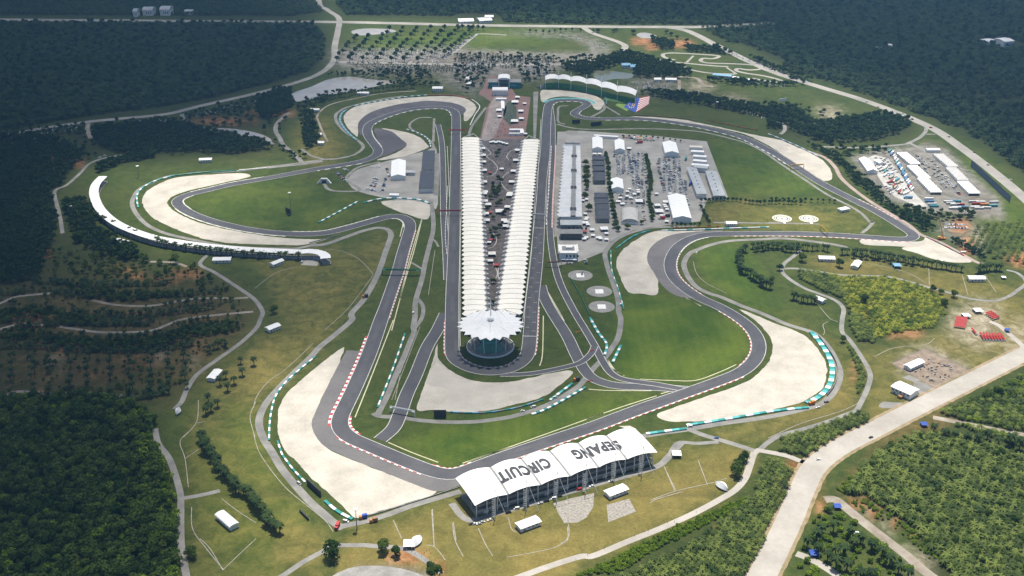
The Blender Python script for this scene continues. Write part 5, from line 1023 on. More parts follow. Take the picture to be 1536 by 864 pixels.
# ---- round canopy at the hairpin
def canopy():
    zc = 30.0; c = G(736, 486.5, zc); R = (G(785.5, 488, zc) - G(736, 488, zc)).length; base = Vector((c.x, c.y, 0))
    t = thing('hairpin_pavilion', 'round white petal canopy over the tiered pavilion at the hairpin', 'pavilion', base); n = 22
    for k in range(n):
        a0, am, a1 = [2 * math.pi * (k + s) / n for s in (0, .5, 1)]
        def P(r, a, z): return Vector((c.x + r * math.cos(a), c.y + r * math.sin(a), z))
        rows = [(3, zc + 5.0, 0), (R * .35, zc + 2.4, .15), (R * .65, zc + 1.0, .3), (R * .88, zc + .1, .4)]
        v = []
        for r, z, h in rows: v += [P(r, a0, z), P(r, am, z + h), P(r, a1, z)]
        v.append(P(R * 1.03, am, zc - .2)); m = len(v); f = []
        for q in range(3):
            for s in (0, 1): f.append((q * 3 + s, (q + 1) * 3 + s, (q + 1) * 3 + s + 1, q * 3 + s + 1))
        f += [(9, 12, 10), (10, 12, 11)]
        v += [x - Vector((0, 0, .3)) for x in v]; f += [tuple(m + i for i in reversed(g)) for g in f]
        MB().add(v, f).build('petal', m_memw, t)
    mb = MB(); mb.lathe(c, [(3.2, 5.4), (3.4, 7.2), (2.6, 8.2), (1.2, 9.0), (0, 9.2)], 20); mb.build('crown_ring', m_steel, t)
    MB().bar(c + Vector((0, 8, 4)), c + Vector((0, 8, 26)), .8, 0, 6, .3).build('mast', m_steel, t)
    for k in range(8):
        a = 2 * math.pi * k / 8; MB().bar(c + Vector((0, 8, 22)), c + Vector((R * .6 * math.cos(a), R * .6 * math.sin(a), 2)), .10).build('cable', m_steel, t)
    # terraces below, open to the hairpin
    r0 = (G(771, 522) - G(735.5, 522)).length; cy = G(735.5, 537.5).y + r0; b = Vector((G(735.5, 522).x, cy, 0))
    MB().lathe(b, [(r0 + .4, 0), (r0 + .4, 1.6), (r0 - .4, 1.6), (r0 - .4, 0)], 48).build('perimeter_wall', m_steel, t)
    MB().lathe(b, [(0, .3), (r0 - .4, .3)], 48).build('forecourt', m_conc2, t)
    for q in range(5):
        r = r0 * .80 - q * 1.7; z = 2.0 + q * 1.5
        MB().lathe(b, [(r, .3), (r, z), (r - 1.0, z), (r - 1.0, z - .6)], 40, 0).build('terrace', m_conc2, t)
    for q in range(9):       # sloping teal panels in the open side
        a0 = math.radians(222 + q * 10.7); a1 = a0 + math.radians(10.2)
        MB().lathe(b, [(r0 * .80 - .5, 3.2), (r0 * .42, 10.2), (r0 * .42, 9.8), (r0 * .80 - .6, 2.8)], 2, 0, a0, a1).build('glass_panel', m_tealg, t)
    MB().lathe(b, [(r0 * .46, 9.6), (r0 * .46, 11.2), (r0 * .43, 11.2), (r0 * .43, 9.6)], 40).build('rim', m_turq, t)
    MB().lathe(b, [(r0 * .42, .3), (r0 * .42, 16), (r0 * .30, 22), (r0 * .12, 30)], 32).build('core', m_tealg, t)
    for k in range(10):
        a = 2 * math.pi * k / 10; p = b + Vector((r0 * .78 * math.cos(a), r0 * .78 * math.sin(a), 0)); MB().bar(p, p + Vector((math.cos(a) * 3, math.sin(a) * 3, zc - .2)), .35, 0, 6).build('column', m_steel, t)
canopy()
# ---- pit building
def pit():
    z = 15.0; FO, FI, NO, NI = G(847.5, 219, z), G(870.5, 219, z), G(838.5, 325, z), G(873, 325, z); base = mid(FO, FI, NO, NI); base.z = 0
    t = thing('pit_building', 'long grey pit building with a serrated metal roof beside the pit lane', 'building', base); N = 22
    for k in range(N):
        a, b = k / N, (k + 1) / N; o0, i0, o1, i1 = NO.lerp(FO, a), NI.lerp(FI, a), NO.lerp(FO, b), NI.lerp(FI, b); om, im = mid(o0, o1), mid(i0, i1); up = Vector((0, 0, 1.3)); d = (om - im).normalized()
        v = [o0, om + d * 3.5 + up * .4, o1, i1, im + up, i0]; v = [Vector(x) for x in v]; m = 6; w = [x - Vector((0, 0, .4)) for x in v]
        MB().add(v + w, [(0, 5, 4, 1), (1, 4, 3, 2), (6, 7, 10, 11), (7, 8, 9, 10), (0, 1, 7, 6), (1, 2, 8, 7), (3, 4, 10, 9), (4, 5, 11, 10)]).build('roof_bay', m_pitr, t)
    pts = [NO.lerp(NI, .08), NI, FI, FO.lerp(FI, .08)]
    MB().prism(pts, .05, 14.3).build('wall', m_wall, t)
    cs = [NO.lerp(NI, .5), NO.lerp(NI, .72), FO.lerp(FI, .72), FO.lerp(FI, .5)]
    MB().prism(cs, 14.5, 16.8).build('roof_spine', m_mid, t)
    for s in (.08, .36, .60, .82):
        p = NO.lerp(FO, s).lerp(NI.lerp(FI, s), .61); r = thing; bm = MB()
        for a in (-1, 1):
            for b in (-1, 1): bm.box((p.x + a * 2.1, p.y + b * 2.6, 16.8), (3.6, 4.4, .5))
        bm.build('skylight', m_dark, t)
    for k in range(30):
        s = (k + .5) / 30; p = NO.lerp(FO, s).lerp(NI.lerp(FI, s), .08); MB().box((p.x - .15, p.y, .1), (.3, 4.6, 5)).build('garage_door', m_dark, t)
    rd = [G(825 + 18 * 0 + 3.6, 215), G(838, 215)]
pit()
# red and white pit wall stands along the lane
def box_building(name, label, cat, ends, w, h, roof='flat', wm=None, rm=None, over=.6, rise=1.6, doors=True, wins=3, z0=0.0, group=None):
    """building whose long axis runs between two measured roof-end positions"""
    a, b = G(*ends[0], h), G(*ends[1], h); a.z = b.z = z0; d = b - a; L = d.length; rz = math.atan2(d.y, d.x); c = (a + b) / 2; wm = wm or m_wall; rm = rm or m_memw
    t = thing(name, label, cat, c, group); t.rotation_euler = (0, 0, rz)
    MB().box((0, 0, .02), (L - .6, w - .6, h)).build('wall', wm, t, True); mb = MB(); l2, w2 = L / 2 + over, w / 2 + over
    if roof == 'flat': mb.box((0, 0, h + .02), (2 * l2, 2 * w2, .5))
    elif roof == 'gable':
        v = [(-l2, -w2, h), (-l2, w2, h), (-l2, 0, h + rise), (l2, -w2, h), (l2, w2, h), (l2, 0, h + rise)]; mb.add(v, [(0, 3, 5, 2), (1, 2, 5, 4), (0, 2, 1), (3, 4, 5), (0, 1, 4, 3)])
    elif roof == 'hip':
        k = min(l2 * .6, w2); v = [(-l2, -w2, h), (l2, -w2, h), (l2, w2, h), (-l2, w2, h), (-l2 + k, 0, h + rise), (l2 - k, 0, h + rise)]; mb.add(v, [(0, 1, 5, 4), (1, 2, 5), (2, 3, 4, 5), (3, 0, 4), (3, 2, 1, 0)])
    elif roof == 'curved':
        n = 8; v = []
        for x in (-l2, l2):
            for k in range(n + 1): s = math.pi * k / n; v.append((x, -w2 * math.cos(s), h + rise * math.sin(s)))
        mb.add(v, [(k, n + 1 + k, n + 2 + k, k + 1) for k in range(n)] + [tuple(range(n + 1)), tuple(range(2 * n + 1, n, -1)), (0, n, 2 * n + 1, n + 1)])
    mb.build('roof', rm, t, True)
    if doors: MB().box((-L * .3, -w / 2 + .25, .05), (1.6, .15, 2.2)).build('door', m_mid, t, True)
    for k in range(wins): MB().box((-L * .1 + k * L * .2, -w / 2 + .25, h * .45), (L * .09, .14, h * .3)).build('window', m_glass, t, True)
    return t
def shed(zo, e0, e1, w, h, label, roof='gable', **k):
    e = Z(*zo, e0, e1); return box_building('shed', label, 'shed', e, w, h, roof, **k)
shed((640, 620), (549, 675), (669, 631), 8.5, 4.2, 'white flat shed on the bank below the lettered stand, left of the pair', 'gable', rise=.8)
shed((640, 620), (1082, 480), (1193, 438), 8.5, 4.2, 'white flat shed on the bank below the lettered stand, right of the pair', 'gable', rise=.8)
shed((0, 648), (1318, 486), (1405, 560), 8, 4, 'white shed with a curved roof beside the forest edge road', 'curved', rise=1.6)
shed((0, 440), (1263, 510), (1309, 458), 8, 4, 'white shed among palms on the left bank', 'gable', rise=1)
shed((380, 280), (82, 852), (150, 825), 8, 4, 'white shed beside the left hillside lane')
shed((100, 260), (305, 396), (362, 413), 8, 4, 'white shed below the curved stand, left of three', 'gable')
shed((100, 260), (880, 513), (985, 511), 9, 4, 'wide white shed below the middle of the curved stand')
shed((100, 260), (1228, 543), (1292, 518), 7, 4, 'small tilted white shed left of the curved stand end')
shed((100, 260), (2, 190), (38, 190), 9, 5, 'pale hut in the trees left of the curved stand', 'gable', rm=m_grey)
shed((100, 120), (797, 475), (870, 472), 9, 4.5, 'white hut above the curved stand meadow')
shed((1152, 300), (305, 343), (398, 346), 9, 4, 'white hut left of the pair below the far right straight')
shed((1152, 300), (518, 398), (543, 366), 8, 4, 'white hut turned end-on below the far right straight')
shed((1152, 300), (1202, 464), (1298, 464), 9, 4, 'white hut on the right bank above the curved lane')
shed((1152, 300), (290, 582), (338, 602), 7, 4, 'small white hut beside the winding lane')
shed((1152, 460), (835, 360), (920, 322), 8, 4, 'white shed inside the substation yard')
shed((820, 260), (1076, 295), (1138, 295), 8, 4.5, 'white hut between the paddock bend and the far helipads')
shed((384, 0), (1060, 525), (1120, 525), 14, 6, 'white building above the upper left bend')
shed((384, 0), (612, 553), (678, 556), 9, 4, 'low pale shed in the palm row by the pond')
shed((384, 0), (345, 655), (380, 655), 9, 4.5, 'small white hut left of the upper left bend')
shed((380, 120), (388, 372), (424, 372), 9, 4, 'white hut beside the brown path, lower of two')
shed((380, 120), (386, 322), (410, 322), 8, 4, 'white hut beside the brown path, upper of two')
shed((1152, 120), (430, 775), (480, 765), 8, 4, 'white canopy beside the far helipads', 'hip')
t = box_building('white_building', 'white two-storey building with a pale roof beside the wide road', 'building', Z(1152, 460, (766, 462), (880, 512)), 15, 6.5, 'gable', rise=1.2, wins=0)
for k in range(5): MB().box((-8 + k * 4, -7.35, 3.6), (2.2, .16, 1.2)).build('window', m_glass, t, True)
MB().box((2, -9.5, .05), (4, 5, 2.6)).build('porch', m_brown, t, True)
# substation yard
c = G(*Z(1152, 460, (1010, 375))[0]); t = thing('substation', 'fenced gravel substation yard with rows of small equipment', 'substation', c)
q = [G(*p) for p in Z(1152, 460, (740, 340), (940, 250), (1215, 385), (1000, 490))]
MB().fill([Vector((p.x, p.y, .03)) for p in q]).build('gravel_bed', M('substation_gravel', (.33, .26, .20), (.19, .15, .115), .15, .95, fine=.35), t)
for i in range(4):
    a, b = q[i], q[(i + 1) % 4]; MB().bar(a + Vector((0, 0, 1)), b + Vector((0, 0, 1)), .12).build('fence_rail', m_mid, t)
rr = random.Random(3)
for k in range(46):
    s, u = rr.uniform(.25, .92), rr.uniform(.12, .85); p = q[0].lerp(q[1], u).lerp(q[3].lerp(q[2], u), s); h = rr.uniform(.5, 2); MB().box((p.x, p.y, .04), (rr.uniform(.6, 3.2), rr.uniform(.5, 1.4), h), .5).build('equipment', rr.choice([m_brown, m_mid, m_conc2, m_conc2]), t)

# ---- lettered stand at the bottom
def lettered_stand():
    zt, zb = 17.0, 14.0
    top = [G(*p, zt) for p in Z(640, 620, (172, 390), (382, 325), (567, 275), (737, 228), (907, 180), (1077, 135), (1250, 92))]
    bot = [G(*p, zb) for p in Z(640, 620, (290, 555), (490, 487), (685, 430), (860, 378), (1030, 325), (1200, 277), (1385, 235))]
    base = mid(top[0], top[-1], bot[0], bot[-1]); base.z = 0; up = Vector((0, 0, 1))
    t = thing('lettered_grandstand', 'grandstand with six white arched roof bays lettered SEPANG CIRCUIT', 'grandstand', base); n = 14; ARCH = 3.2
    def surf(u, v):    # u along 0..6, v 0 = track side .. 1 = camera side
        k = min(int(u), 5); s = u - k; p = top[k].lerp(top[k + 1], s).lerp(bot[k].lerp(bot[k + 1], s), v); return p + up * (ARCH * 4 * s * (1 - s) * (1 - .35 * v) + 1.6 * 4 * v * (1 - v) * .6)
    for k in range(6):
        mb = MB(); Mv = 10; rows = [[surf(k + .999 * (i / n) + .0005, j / Mv) for i in range(n + 1)] for j in range(Mv + 1)]; V = [p for r in rows for p in r]; w = n + 1
        f = [(j * w + i, (j + 1) * w + i, (j + 1) * w + i + 1, j * w + i + 1) for j in range(Mv) for i in range(n)]; m = len(V); V2 = [p - up * .35 for p in V]
        f2 = [tuple(m + i for i in reversed(g)) for g in f]; ed = [j * w for j in range(Mv + 1)], [j * w + n for j in range(Mv + 1)], list(range(w)), [Mv * w + i for i in range(w)]
        for e in ed: f2 += [(e[i], e[i + 1], m + e[i + 1], m + e[i]) for i in range(len(e) - 1)]
        mb.add(V + V2, f + f2).build('roof_bay', m_memw, t, smooth_=False)
    # lettering painted on the roof, read from the track side
    def word(txt, u0, u1, v0, v1):
        cu = bpy.data.curves.new('w', 'FONT'); cu.body = txt; cu.size = 1; cu.offset = .050; cu.space_character = 1.12; ob = bpy.data.objects.new('w', cu); COL.objects.link(ob)
        me = bpy.data.meshes.new_from_object(ob.evaluated_get(bpy.context.evaluated_depsgraph_get())); bm = bmesh.new(); bm.from_mesh(me)
        bmesh.ops.triangulate(bm, faces=bm.faces[:]); bmesh.ops.subdivide_edges(bm, edges=[e for e in bm.edges if e.calc_length() > .12], cuts=3); bmesh.ops.triangulate(bm, faces=bm.faces[:])
        xs = [v.co.x for v in bm.verts]; ys = [v.co.y for v in bm.verts]; x0, x1, y0, y1 = min(xs), max(xs), min(ys), max(ys)
        for v in bm.verts:
            a = (v.co.x - x0) / (x1 - x0); b = (v.co.y - y0) / (y1 - y0); p = surf(u1 + (u0 - u1) * a, v0 + (v1 - v0) * b); v.co = p + up * .28 - base
        bmesh.ops.recalc_face_normals(bm, faces=bm.faces[:]); bm.to_mesh(me); bm.free(); COL.objects.unlink(ob); bpy.data.objects.remove(ob)
        me.materials.clear(); me.materials.append(m_dark); me.name = 'lettering'; o = bpy.data.objects.new('lettering', me); COL.objects.link(o); o.parent = t; tag(o, 'black word ' + txt + ' painted on the roof')
    word('SEPANG', 3.50, 5.12, .29, .66); word('CIRCUIT', .98, 2.66, .29, .66)
    for k in range(1, 6): MB().strip([surf(k + .03, j / 8) + up * .22 for j in range(9)], [surf(k - .03, j / 8) + up * .22 for j in range(9)]).build('seam', m_mid, t)
    # seating and rear galleries under the roof
    f0, f1 = top[0].copy(), top[-1].copy(); b0, b1 = bot[0].copy(), bot[-1].copy()
    for p in (f0, f1, b0, b1): p.z = 0
    i0, i1 = f0.lerp(f1, .015), f0.lerp(f1, .985); j0, j1 = b0.lerp(b1, .015), b0.lerp(b1, .985)
    def ring(va, vb): return [i0.lerp(j0, vb), i1.lerp(j1, vb), i1.lerp(j1, va), i0.lerp(j0, va)]
    for q in range(6): MB().prism(ring(.08 + q * .09, .08 + (q + 1) * .09), .05, 1.5 + q * 1.25).build('seating_tier', m_seat, t)
    MB().prism(ring(.62, .86), .05, 3.6).build('ground_floor', m_conc2, t)
    MB().prism(ring(.66, .93), 4.4, 4.9).build('gallery_floor', m_conc2, t); MB().prism(ring(.66, .90), 8.6, 9.0).build('gallery_floor', m_conc2, t)
    MB().prism(ring(.64, .70), 4.95, 12.6).build('rear_wall', m_conc2, t)
    for v, z in ((.93, 6.0), (.90, 10.1), (.93, 5.5)): a, b = i0.lerp(j0, v), i1.lerp(j1, v); a.z = b.z = z; MB().bar(a, b, .09).build('rail', m_steel, t)
    for k in range(19):
        s = k / 18; a = i0.lerp(i1, s).lerp(j0.lerp(j1, s), .92); MB().box((a.x, a.y, .03), (.6, .6, 13.6), .3).build('column', m_wall, t)
        if k < 18 and k % 2: b = i0.lerp(i1, s).lerp(j0.lerp(j1, s), .87); MB().box((b.x, b.y, .05), (4.2, .8, 3.4), math.atan2((i1 - i0).y, (i1 - i0).x)).build('partition', m_wall, t)
    # masts with cables on the camera side
    for (bx, by, tx, ty) in [(410, 640, 417, 447), (598, 585, 606, 395), (780, 535, 790, 348), (953, 487, 964, 298), (1125, 418, 1132, 245), (1290, 378, 1298, 200)]:
        p = G(*Z(640, 620, (bx, by))[0]); h = 31.0; r = MB().bar(p, p + up * h, .38, 0, 6, .2).build('mast', m_steel, t)
        sd_ = p + Vector((10.5, -1.0, 0)); d2 = p + Vector((7, 6, 0)); MB().bar(p + up * (h - 1), sd_, .2).build('stay', m_steel, t)
        inn = p + Vector((-2.0, 8.5, 0)); lat = MB()
        for dx in (-1.3, 1.3): lat.bar(p + Vector((dx - 1, 4, 0)), p + Vector((dx - 1, 4, 19)), .16)
        for q in range(9): lat.bar(p + Vector((-2.3, 4, q * 2.1)), p + Vector((.3, 4, (q + 1) * 2.1)), .1); lat.bar(p + Vector((.3, 4, q * 2.1)), p + Vector((-2.3, 4, q * 2.1)), .1)
        lat.build('lattice_post', m_steel, t)
        for dx in (-13, 13): MB().bar(p + up * (h - .5), p + Vector((dx, 14, 17.5)), .09).build('cable', m_steel, t)
        MB().bar(p + up * (h - .5), p + Vector((3, 16, 18)), .09).build('cable', m_steel, t)
lettered_stand()

# ---- curved stand at the left
def curved_stand():
    pc = [G(*p, 8.5) for p in Z(100, 260, (218, 18), (178, 60), (163, 105), (170, 150), (195, 205), (245, 260), (310, 305), (400, 345), (520, 384), (650, 408), (800, 430), (950, 445), (1100, 456), (1300, 466), (1400, 470)) + Z(380, 280, (340, 386), (400, 395), (432, 415), (432, 445))]
    P = resample(smooth(pc, 6), 9.0); N = normals2(P); base = mid(*P); base.z = 0; up = Vector((0, 0, 1))
    t = thing('curved_grandstand', 'curved open stand under a long white ribbon roof at the far left', 'grandstand', base); hw_ = 6.2
    for i in range(len(P) - 1):
        A, B = [], []
        for q in range(4):
            o = -hw_ + 2 * hw_ * q / 3; dz = -abs(o) * .06 + .5
            A.append(P[i] + N[i] * o + up * dz); B.append(P[i].lerp(P[i + 1], .985) + N[i].lerp(N[i + 1], .985) * o + up * dz)
        mb = slab(MB(), A, B, .35); mb.build('roof_panel', m_memw, t)
    for i in range(0, len(P), 2):
        for o in (-hw_ + 1, hw_ - 1): a = P[i] + N[i] * o; MB().bar((a.x, a.y, 0), (a.x, a.y, 8.2), .22, 0, 5).build('post', m_steel, t)
    for q in range(4):
        o0 = 6.0 - q * 2.6; A = [Vector(((p + n * o0).x, (p + n * o0).y, .7 + q * .9)) for p, n in zip(P, N)]; B = [Vector(((p + n * (o0 - 2.6)).x, (p + n * (o0 - 2.6)).y, .7 + q * .9)) for p, n in zip(P, N)]
        slab(MB(), A, B, .7 + q * .9 - .03).build('seating_tier', m_conc2, t)
curved_stand()
# ---- wavy roofed stand at the first corner
def wavy_stand():
    tp = [G(*p, 21) for p in Z(680, 0, (550, 456), (632, 453), (706, 461), (800, 474), (890, 492), (985, 516), (1105, 545))]
    bt = [G(*p, 17) for p in Z(680, 0, (552, 480), (632, 476), (706, 486), (800, 502), (890, 524), (985, 550), (1093, 573))]
    fr = [G(*p, 1) for p in Z(680, 0, (505, 528), (600, 524), (700, 530), (790, 548), (860, 565), (920, 585), (1080, 606))]
    base = mid(*tp, *bt); base.z = 0; up = Vector((0, 0, 1)); t = thing('wavy_grandstand', 'grandstand with a white wavy roof above the first corner', 'grandstand', base); n = 6
    for k in range(6):
        A = [tp[k].lerp(tp[k + 1], i / n * .99) + up * 3.2 * math.sin(math.pi * i / n) ** .7 for i in range(n + 1)]; B = [bt[k].lerp(bt[k + 1], i / n * .99) + up * 2.2 * math.sin(math.pi * i / n) ** .7 for i in range(n + 1)]
        slab(MB(), A, B, .5).build('roof_bay', m_memw, t)
        for q in range(6):
            v0, v1 = q / 6, (q + 1) / 6; z = 11 - q * 1.7; c0, c1 = bt[k].lerp(fr[k], v0), bt[k + 1].lerp(fr[k + 1], v0); d0, d1 = bt[k].lerp(fr[k], v1), bt[k + 1].lerp(fr[k + 1], v1)
            pts = [d0, d1.lerp(d0, .02), c1.lerp(c0, .02), c0]
            MB().prism(pts, .05, z).build('seating_block', m_seatg if (q < 1 or (k + q) % 4 == 0) else (m_conc2 if (k + q) % 3 else m_wall), t)
    for k in range(7):
        MB().bar((bt[k].x, bt[k].y, 0), tuple(bt[k]), .4, 0, 5).build('column', m_steel, t); MB().bar((tp[k].x, tp[k].y, 0), tuple(tp[k] + up * 9), .4, 0, 5).build('mast', m_steel, t)
        MB().bar(tuple(tp[k] + up * 9), tuple(bt[k]), .15).build('cable', m_steel, t)
wavy_stand()
# ---- sloping bank painted with a flag: blue canton with crescent and sun, red and white stripes
def flag_bank():
    q = [G(*Z(820, 100, p)[0], z) for p, z in (((465, 245), 1.0), ((535, 276), .4), ((612, 225), 6.0), ((520, 212), 6.0))]
    base = mid(*q); base.z = 0; t = thing('flag_bank', 'sloping bank covered by a striped flag with a blue canton', 'flag', base)
    A, B, C, D = [G(*Z(820, 100, p)[0], 0) for p in ((462, 244), (535, 277), (617, 222), (510, 212))]
    def S(u, v, e=0.0):    # u: canton end -> fly end, v: bottom -> top
        top = D.lerp(Vector(C) if False else G(*Z(820, 100, (617, 195))[0]), u); bo = A.lerp(B, min(u * 1.0, 1)) if u <= .45 else B.lerp(G(*Z(820, 100, (612, 226))[0]), (u - .45) / .55)
        bo = A.lerp(B, u / .45) if u <= .45 else bo; p = bo.lerp(top, v); p.z = .3 + 5.5 * v + e; return p
    n = 10
    for s in range(13):
        v0, v1 = s / 13, (s + 1) / 13; u0 = .45 if True else 0; top = [S(u0 + (1 - u0) * i / n, v1) for i in range(n + 1)]; bot = [S(u0 + (1 - u0) * i / n, v0) for i in range(n + 1)]
        slab(MB(), top, bot, .25).build('stripe', m_redp if s % 2 == 0 else m_white, t)
    top = [S(.45 * i / 6, 1, .02) for i in range(7)]; bot = [S(.45 * i / 6, 0, .02) for i in range(7)]; slab(MB(), top, bot, .3).build('canton', m_blue, t)
    def disc(u, v, r0, r1, a0, a1, e, nm, m):
        k = 16; P1 = [S(u + r1 * math.cos(a0 + (a1 - a0) * i / k) * .6, v + r1 * 1.25 * math.sin(a0 + (a1 - a0) * i / k), e) for i in range(k + 1)]; P0 = [S(u + r0 * math.cos(a0 + (a1 - a0) * i / k) * .6, v + r0 * 1.25 * math.sin(a0 + (a1 - a0) * i / k), e) for i in range(k + 1)]
        mb = MB().strip(P1, P0); mb.build(nm, m, t)
    disc(.20, .5, .20, .29, .6, 5.7, .06, 'crescent', m_yellow); disc(.25, .5, 0, .15, 0, 6.283, .07, 'sun_disc', m_yellow)
    g = [G(*p) for p in Z(820, 100, (412, 232), (425, 222), (520, 232), (480, 268))]; MB().fill([Vector((p.x, p.y, .3)) for p in g]).build('grass_slope', M('bright_turf', (.20, .30, .06), (.15, .24, .05), .1), t)
    m = MB(); A2 = [G(*p, 3.0) for p in Z(820, 100, (345, 184), (400, 196), (460, 204), (520, 210))]; B2 = [G(*p, .5) for p in Z(820, 100, (345, 200), (400, 212), (460, 220), (512, 226))]; slab(m, A2, B2, .4).build('grass_slope', M('green_turf', (.07, .16, .04), (.05, .12, .03), .1), t)
flag_bank()
# ---- entrance building and stage
def entrance():
    e = Z(600, 80, (530, 165), (725, 165)); t = box_building('entrance_building', 'wide entrance building with teal wings and a white arched hall', 'building', e, 22, 11, 'flat', wm=m_teal, rm=m_mid, wins=0, doors=False)
    L = (G(*e[1], 11) - G(*e[0], 11)).length
    mb = MB(); n = 8; v = []
    for y in (-14, 13):
        for k in range(n + 1): s = math.pi * k / n; v.append((-11 * math.cos(s) - 1, y, 17 + 3.5 * math.sin(s)))
    mb.add(v, [(k, k + 1, n + 2 + k, n + 1 + k) for k in range(n)] + [tuple(range(n, -1, -1)), tuple(range(n + 1, 2 * n + 2))]); mb.build('hall_roof', m_memw, t, True)
    for x in (-10.5, 8.5):
        for y in (-13, 12): MB().box((x, y, .05), (1.2, 1.2, 17.2)).build('hall_column', m_steel, t, True)
    MB().box((-1, -11.3, .05), (12, .5, 9)).build('doorway', m_glass, t, True)
    for s in (-1, 1): MB().box((s * 17 - 1, -11.2, 4.5), (11, .4, 2.4)).build('window', m_lblue, t, True)
    box_building('stage', 'white arched stage tent in front of the entrance building', 'stage', Z(600, 80, (556, 218), (645, 218)), 17, 9, 'curved', wm=m_memw, rm=m_memw, rise=4, wins=0)
entrance()
# ================================================================== PADDOCK, TENTS, GARAGES
def marquee(zo, e0, e1, w, h, label, roof='gable', rise=3.0, rm=None, group=None):
    e = Z(*zo, e0, e1); a, b = G(*e[0], h + rise * .5), G(*e[1], h + rise * .5); a.z = b.z = 0; d = b - a; L = d.length; c = (a + b) / 2; rm = rm or m_tent
    t = thing('marquee', label, 'tent', c, group); t.rotation_euler = (0, 0, math.atan2(d.y, d.x)); nb = max(1, int(L / 9)); l2, w2 = L / 2, w / 2
    for k in range(nb):
        x0, x1 = -l2 + L * k / nb, -l2 + L * (k + .985) / nb; mb = MB()
        if roof == 'curved':
            n = 8; v = []
            for x in (x0, x1):
                for q in range(n + 1): s = math.pi * q / n; v.append((x, -w2 * math.cos(s), h + rise * math.sin(s)))
            mb.add(v, [(q, n + 1 + q, n + 2 + q, q + 1) for q in range(n)] + [tuple(range(n + 1)), tuple(range(2 * n + 1, n, -1))])
        else:
            mb.add([(x0, -w2, h), (x0, w2, h), (x0, 0, h + rise), (x1, -w2, h), (x1, w2, h), (x1, 0, h + rise)], [(0, 3, 5, 2), (1, 2, 5, 4), (0, 2, 1), (3, 4, 5)])
        mb.build('roof_bay', rm, t, True)
    for s in (-1, 1): MB().box((0, s * (w2 - .3), .03), (L - .4, .2, h)).build('side_wall', m_tent, t, True)
    for s in (-1, 1): MB().box((s * (l2 - .3), 0, .03), (.2, w - .9, h)).build('end_wall', m_tent, t, True)
    return t
P1, P2 = (820, 100), (820, 260)
marquee(P1, (304, 420), (306, 486), 16, 6, 'white marquee nearest the pit building at the top of the paddock')
marquee(P1, (436, 436), (440, 494), 15, 6, 'second white marquee from the pit building at the top of the paddock')
marquee(P1, (735, 448), (752, 512), 21, 7, 'large white marquee in the upper right of the paddock')
marquee(P1, (420, 668), (426, 726), 17, 6, 'white marquee beside the hedge in mid-paddock')
marquee(P2, (778, 125), (815, 262), 24, 7, 'longest white marquee at the lower right of the paddock')
marquee(P2, (500, 212), (500, 284), 22, 3, 'grey vaulted tent at the bottom of the paddock', 'curved', 5, M('grey_cloth', (.50, .49, .46), (.42, .41, .39), .2, .8))
for k, (a, b) in enumerate([((858, 475), (935, 478)), ((866, 502), (945, 506)), ((880, 530), (960, 536)), ((880, 557), (962, 564)), ((870, 582), (975, 590))]):
    marquee(P1, a, b, 8.5, 4.5, ['top', 'second', 'third', 'fourth', 'bottom'][k] + ' tent of the stepped white row at the right of the paddock', 'gable', 1.2, m_tent if k else M('cream_cloth', (.70, .64, .55), (.62, .57, .49), .2))
marquee(P1, (285, 408), (430, 417), 6, 4, 'long thin white canopy at the head of the paddock', 'gable', .8)
for e0, e1, w, lab in [((868, 605), (932, 765), 13, 'long grey flat-roofed block at the right of the paddock, left of two'), ((985, 628), (1036, 775), 15, 'long grey flat-roofed block at the right of the paddock, right of two')]:
    t = box_building('garage_block', lab, 'building', Z(*P1, e0, e1), w, 6, 'flat', rm=m_grey, wins=0)
    for k in range(6): MB().box((-40 + k * 14, 0, 6.55), (1.6, 1.6, .8)).build('vent', m_mid, [c for c in t.children if c.name.startswith('roof')][0], True)
box_building('garage_link', 'short grey roof joining the two long paddock blocks', 'building', Z(*P1, (885, 598), (965, 606)), 10, 6.6, 'flat', rm=m_grey, wins=0, doors=False)
for k, (x, y) in enumerate([(309, 545), (311, 577), (313, 610), (314, 645), (315, 668)]):
    box_building('hospitality_suite', ['top', 'second', 'third', 'fourth', 'fifth'][k] + ' black roof of the upper hospitality row', 'building', Z(*P1, (x - 34, y), (x + 36, y)), 17, 6.5 - k * .02, 'hip', wm=m_mid, rm=m_slate, rise=1.5)
for k, (x, y) in enumerate([(326, 600), (330, 635), (332, 668), (334, 700), (334, 725)]):
    box_building('hospitality_suite', ['top', 'second', 'third', 'fourth', 'fifth'][k] + ' black roof of the lower hospitality row', 'building', Z(820, 160 - 0, (x - 38, y - 60 + 0), (x + 40, y - 60 + 0)) if False else Z(*P2, (x - 38, y - 470), (x + 40, y - 470)), 17, 6.5 - k * .02, 'hip', wm=m_mid, rm=m_slate, rise=1.5)
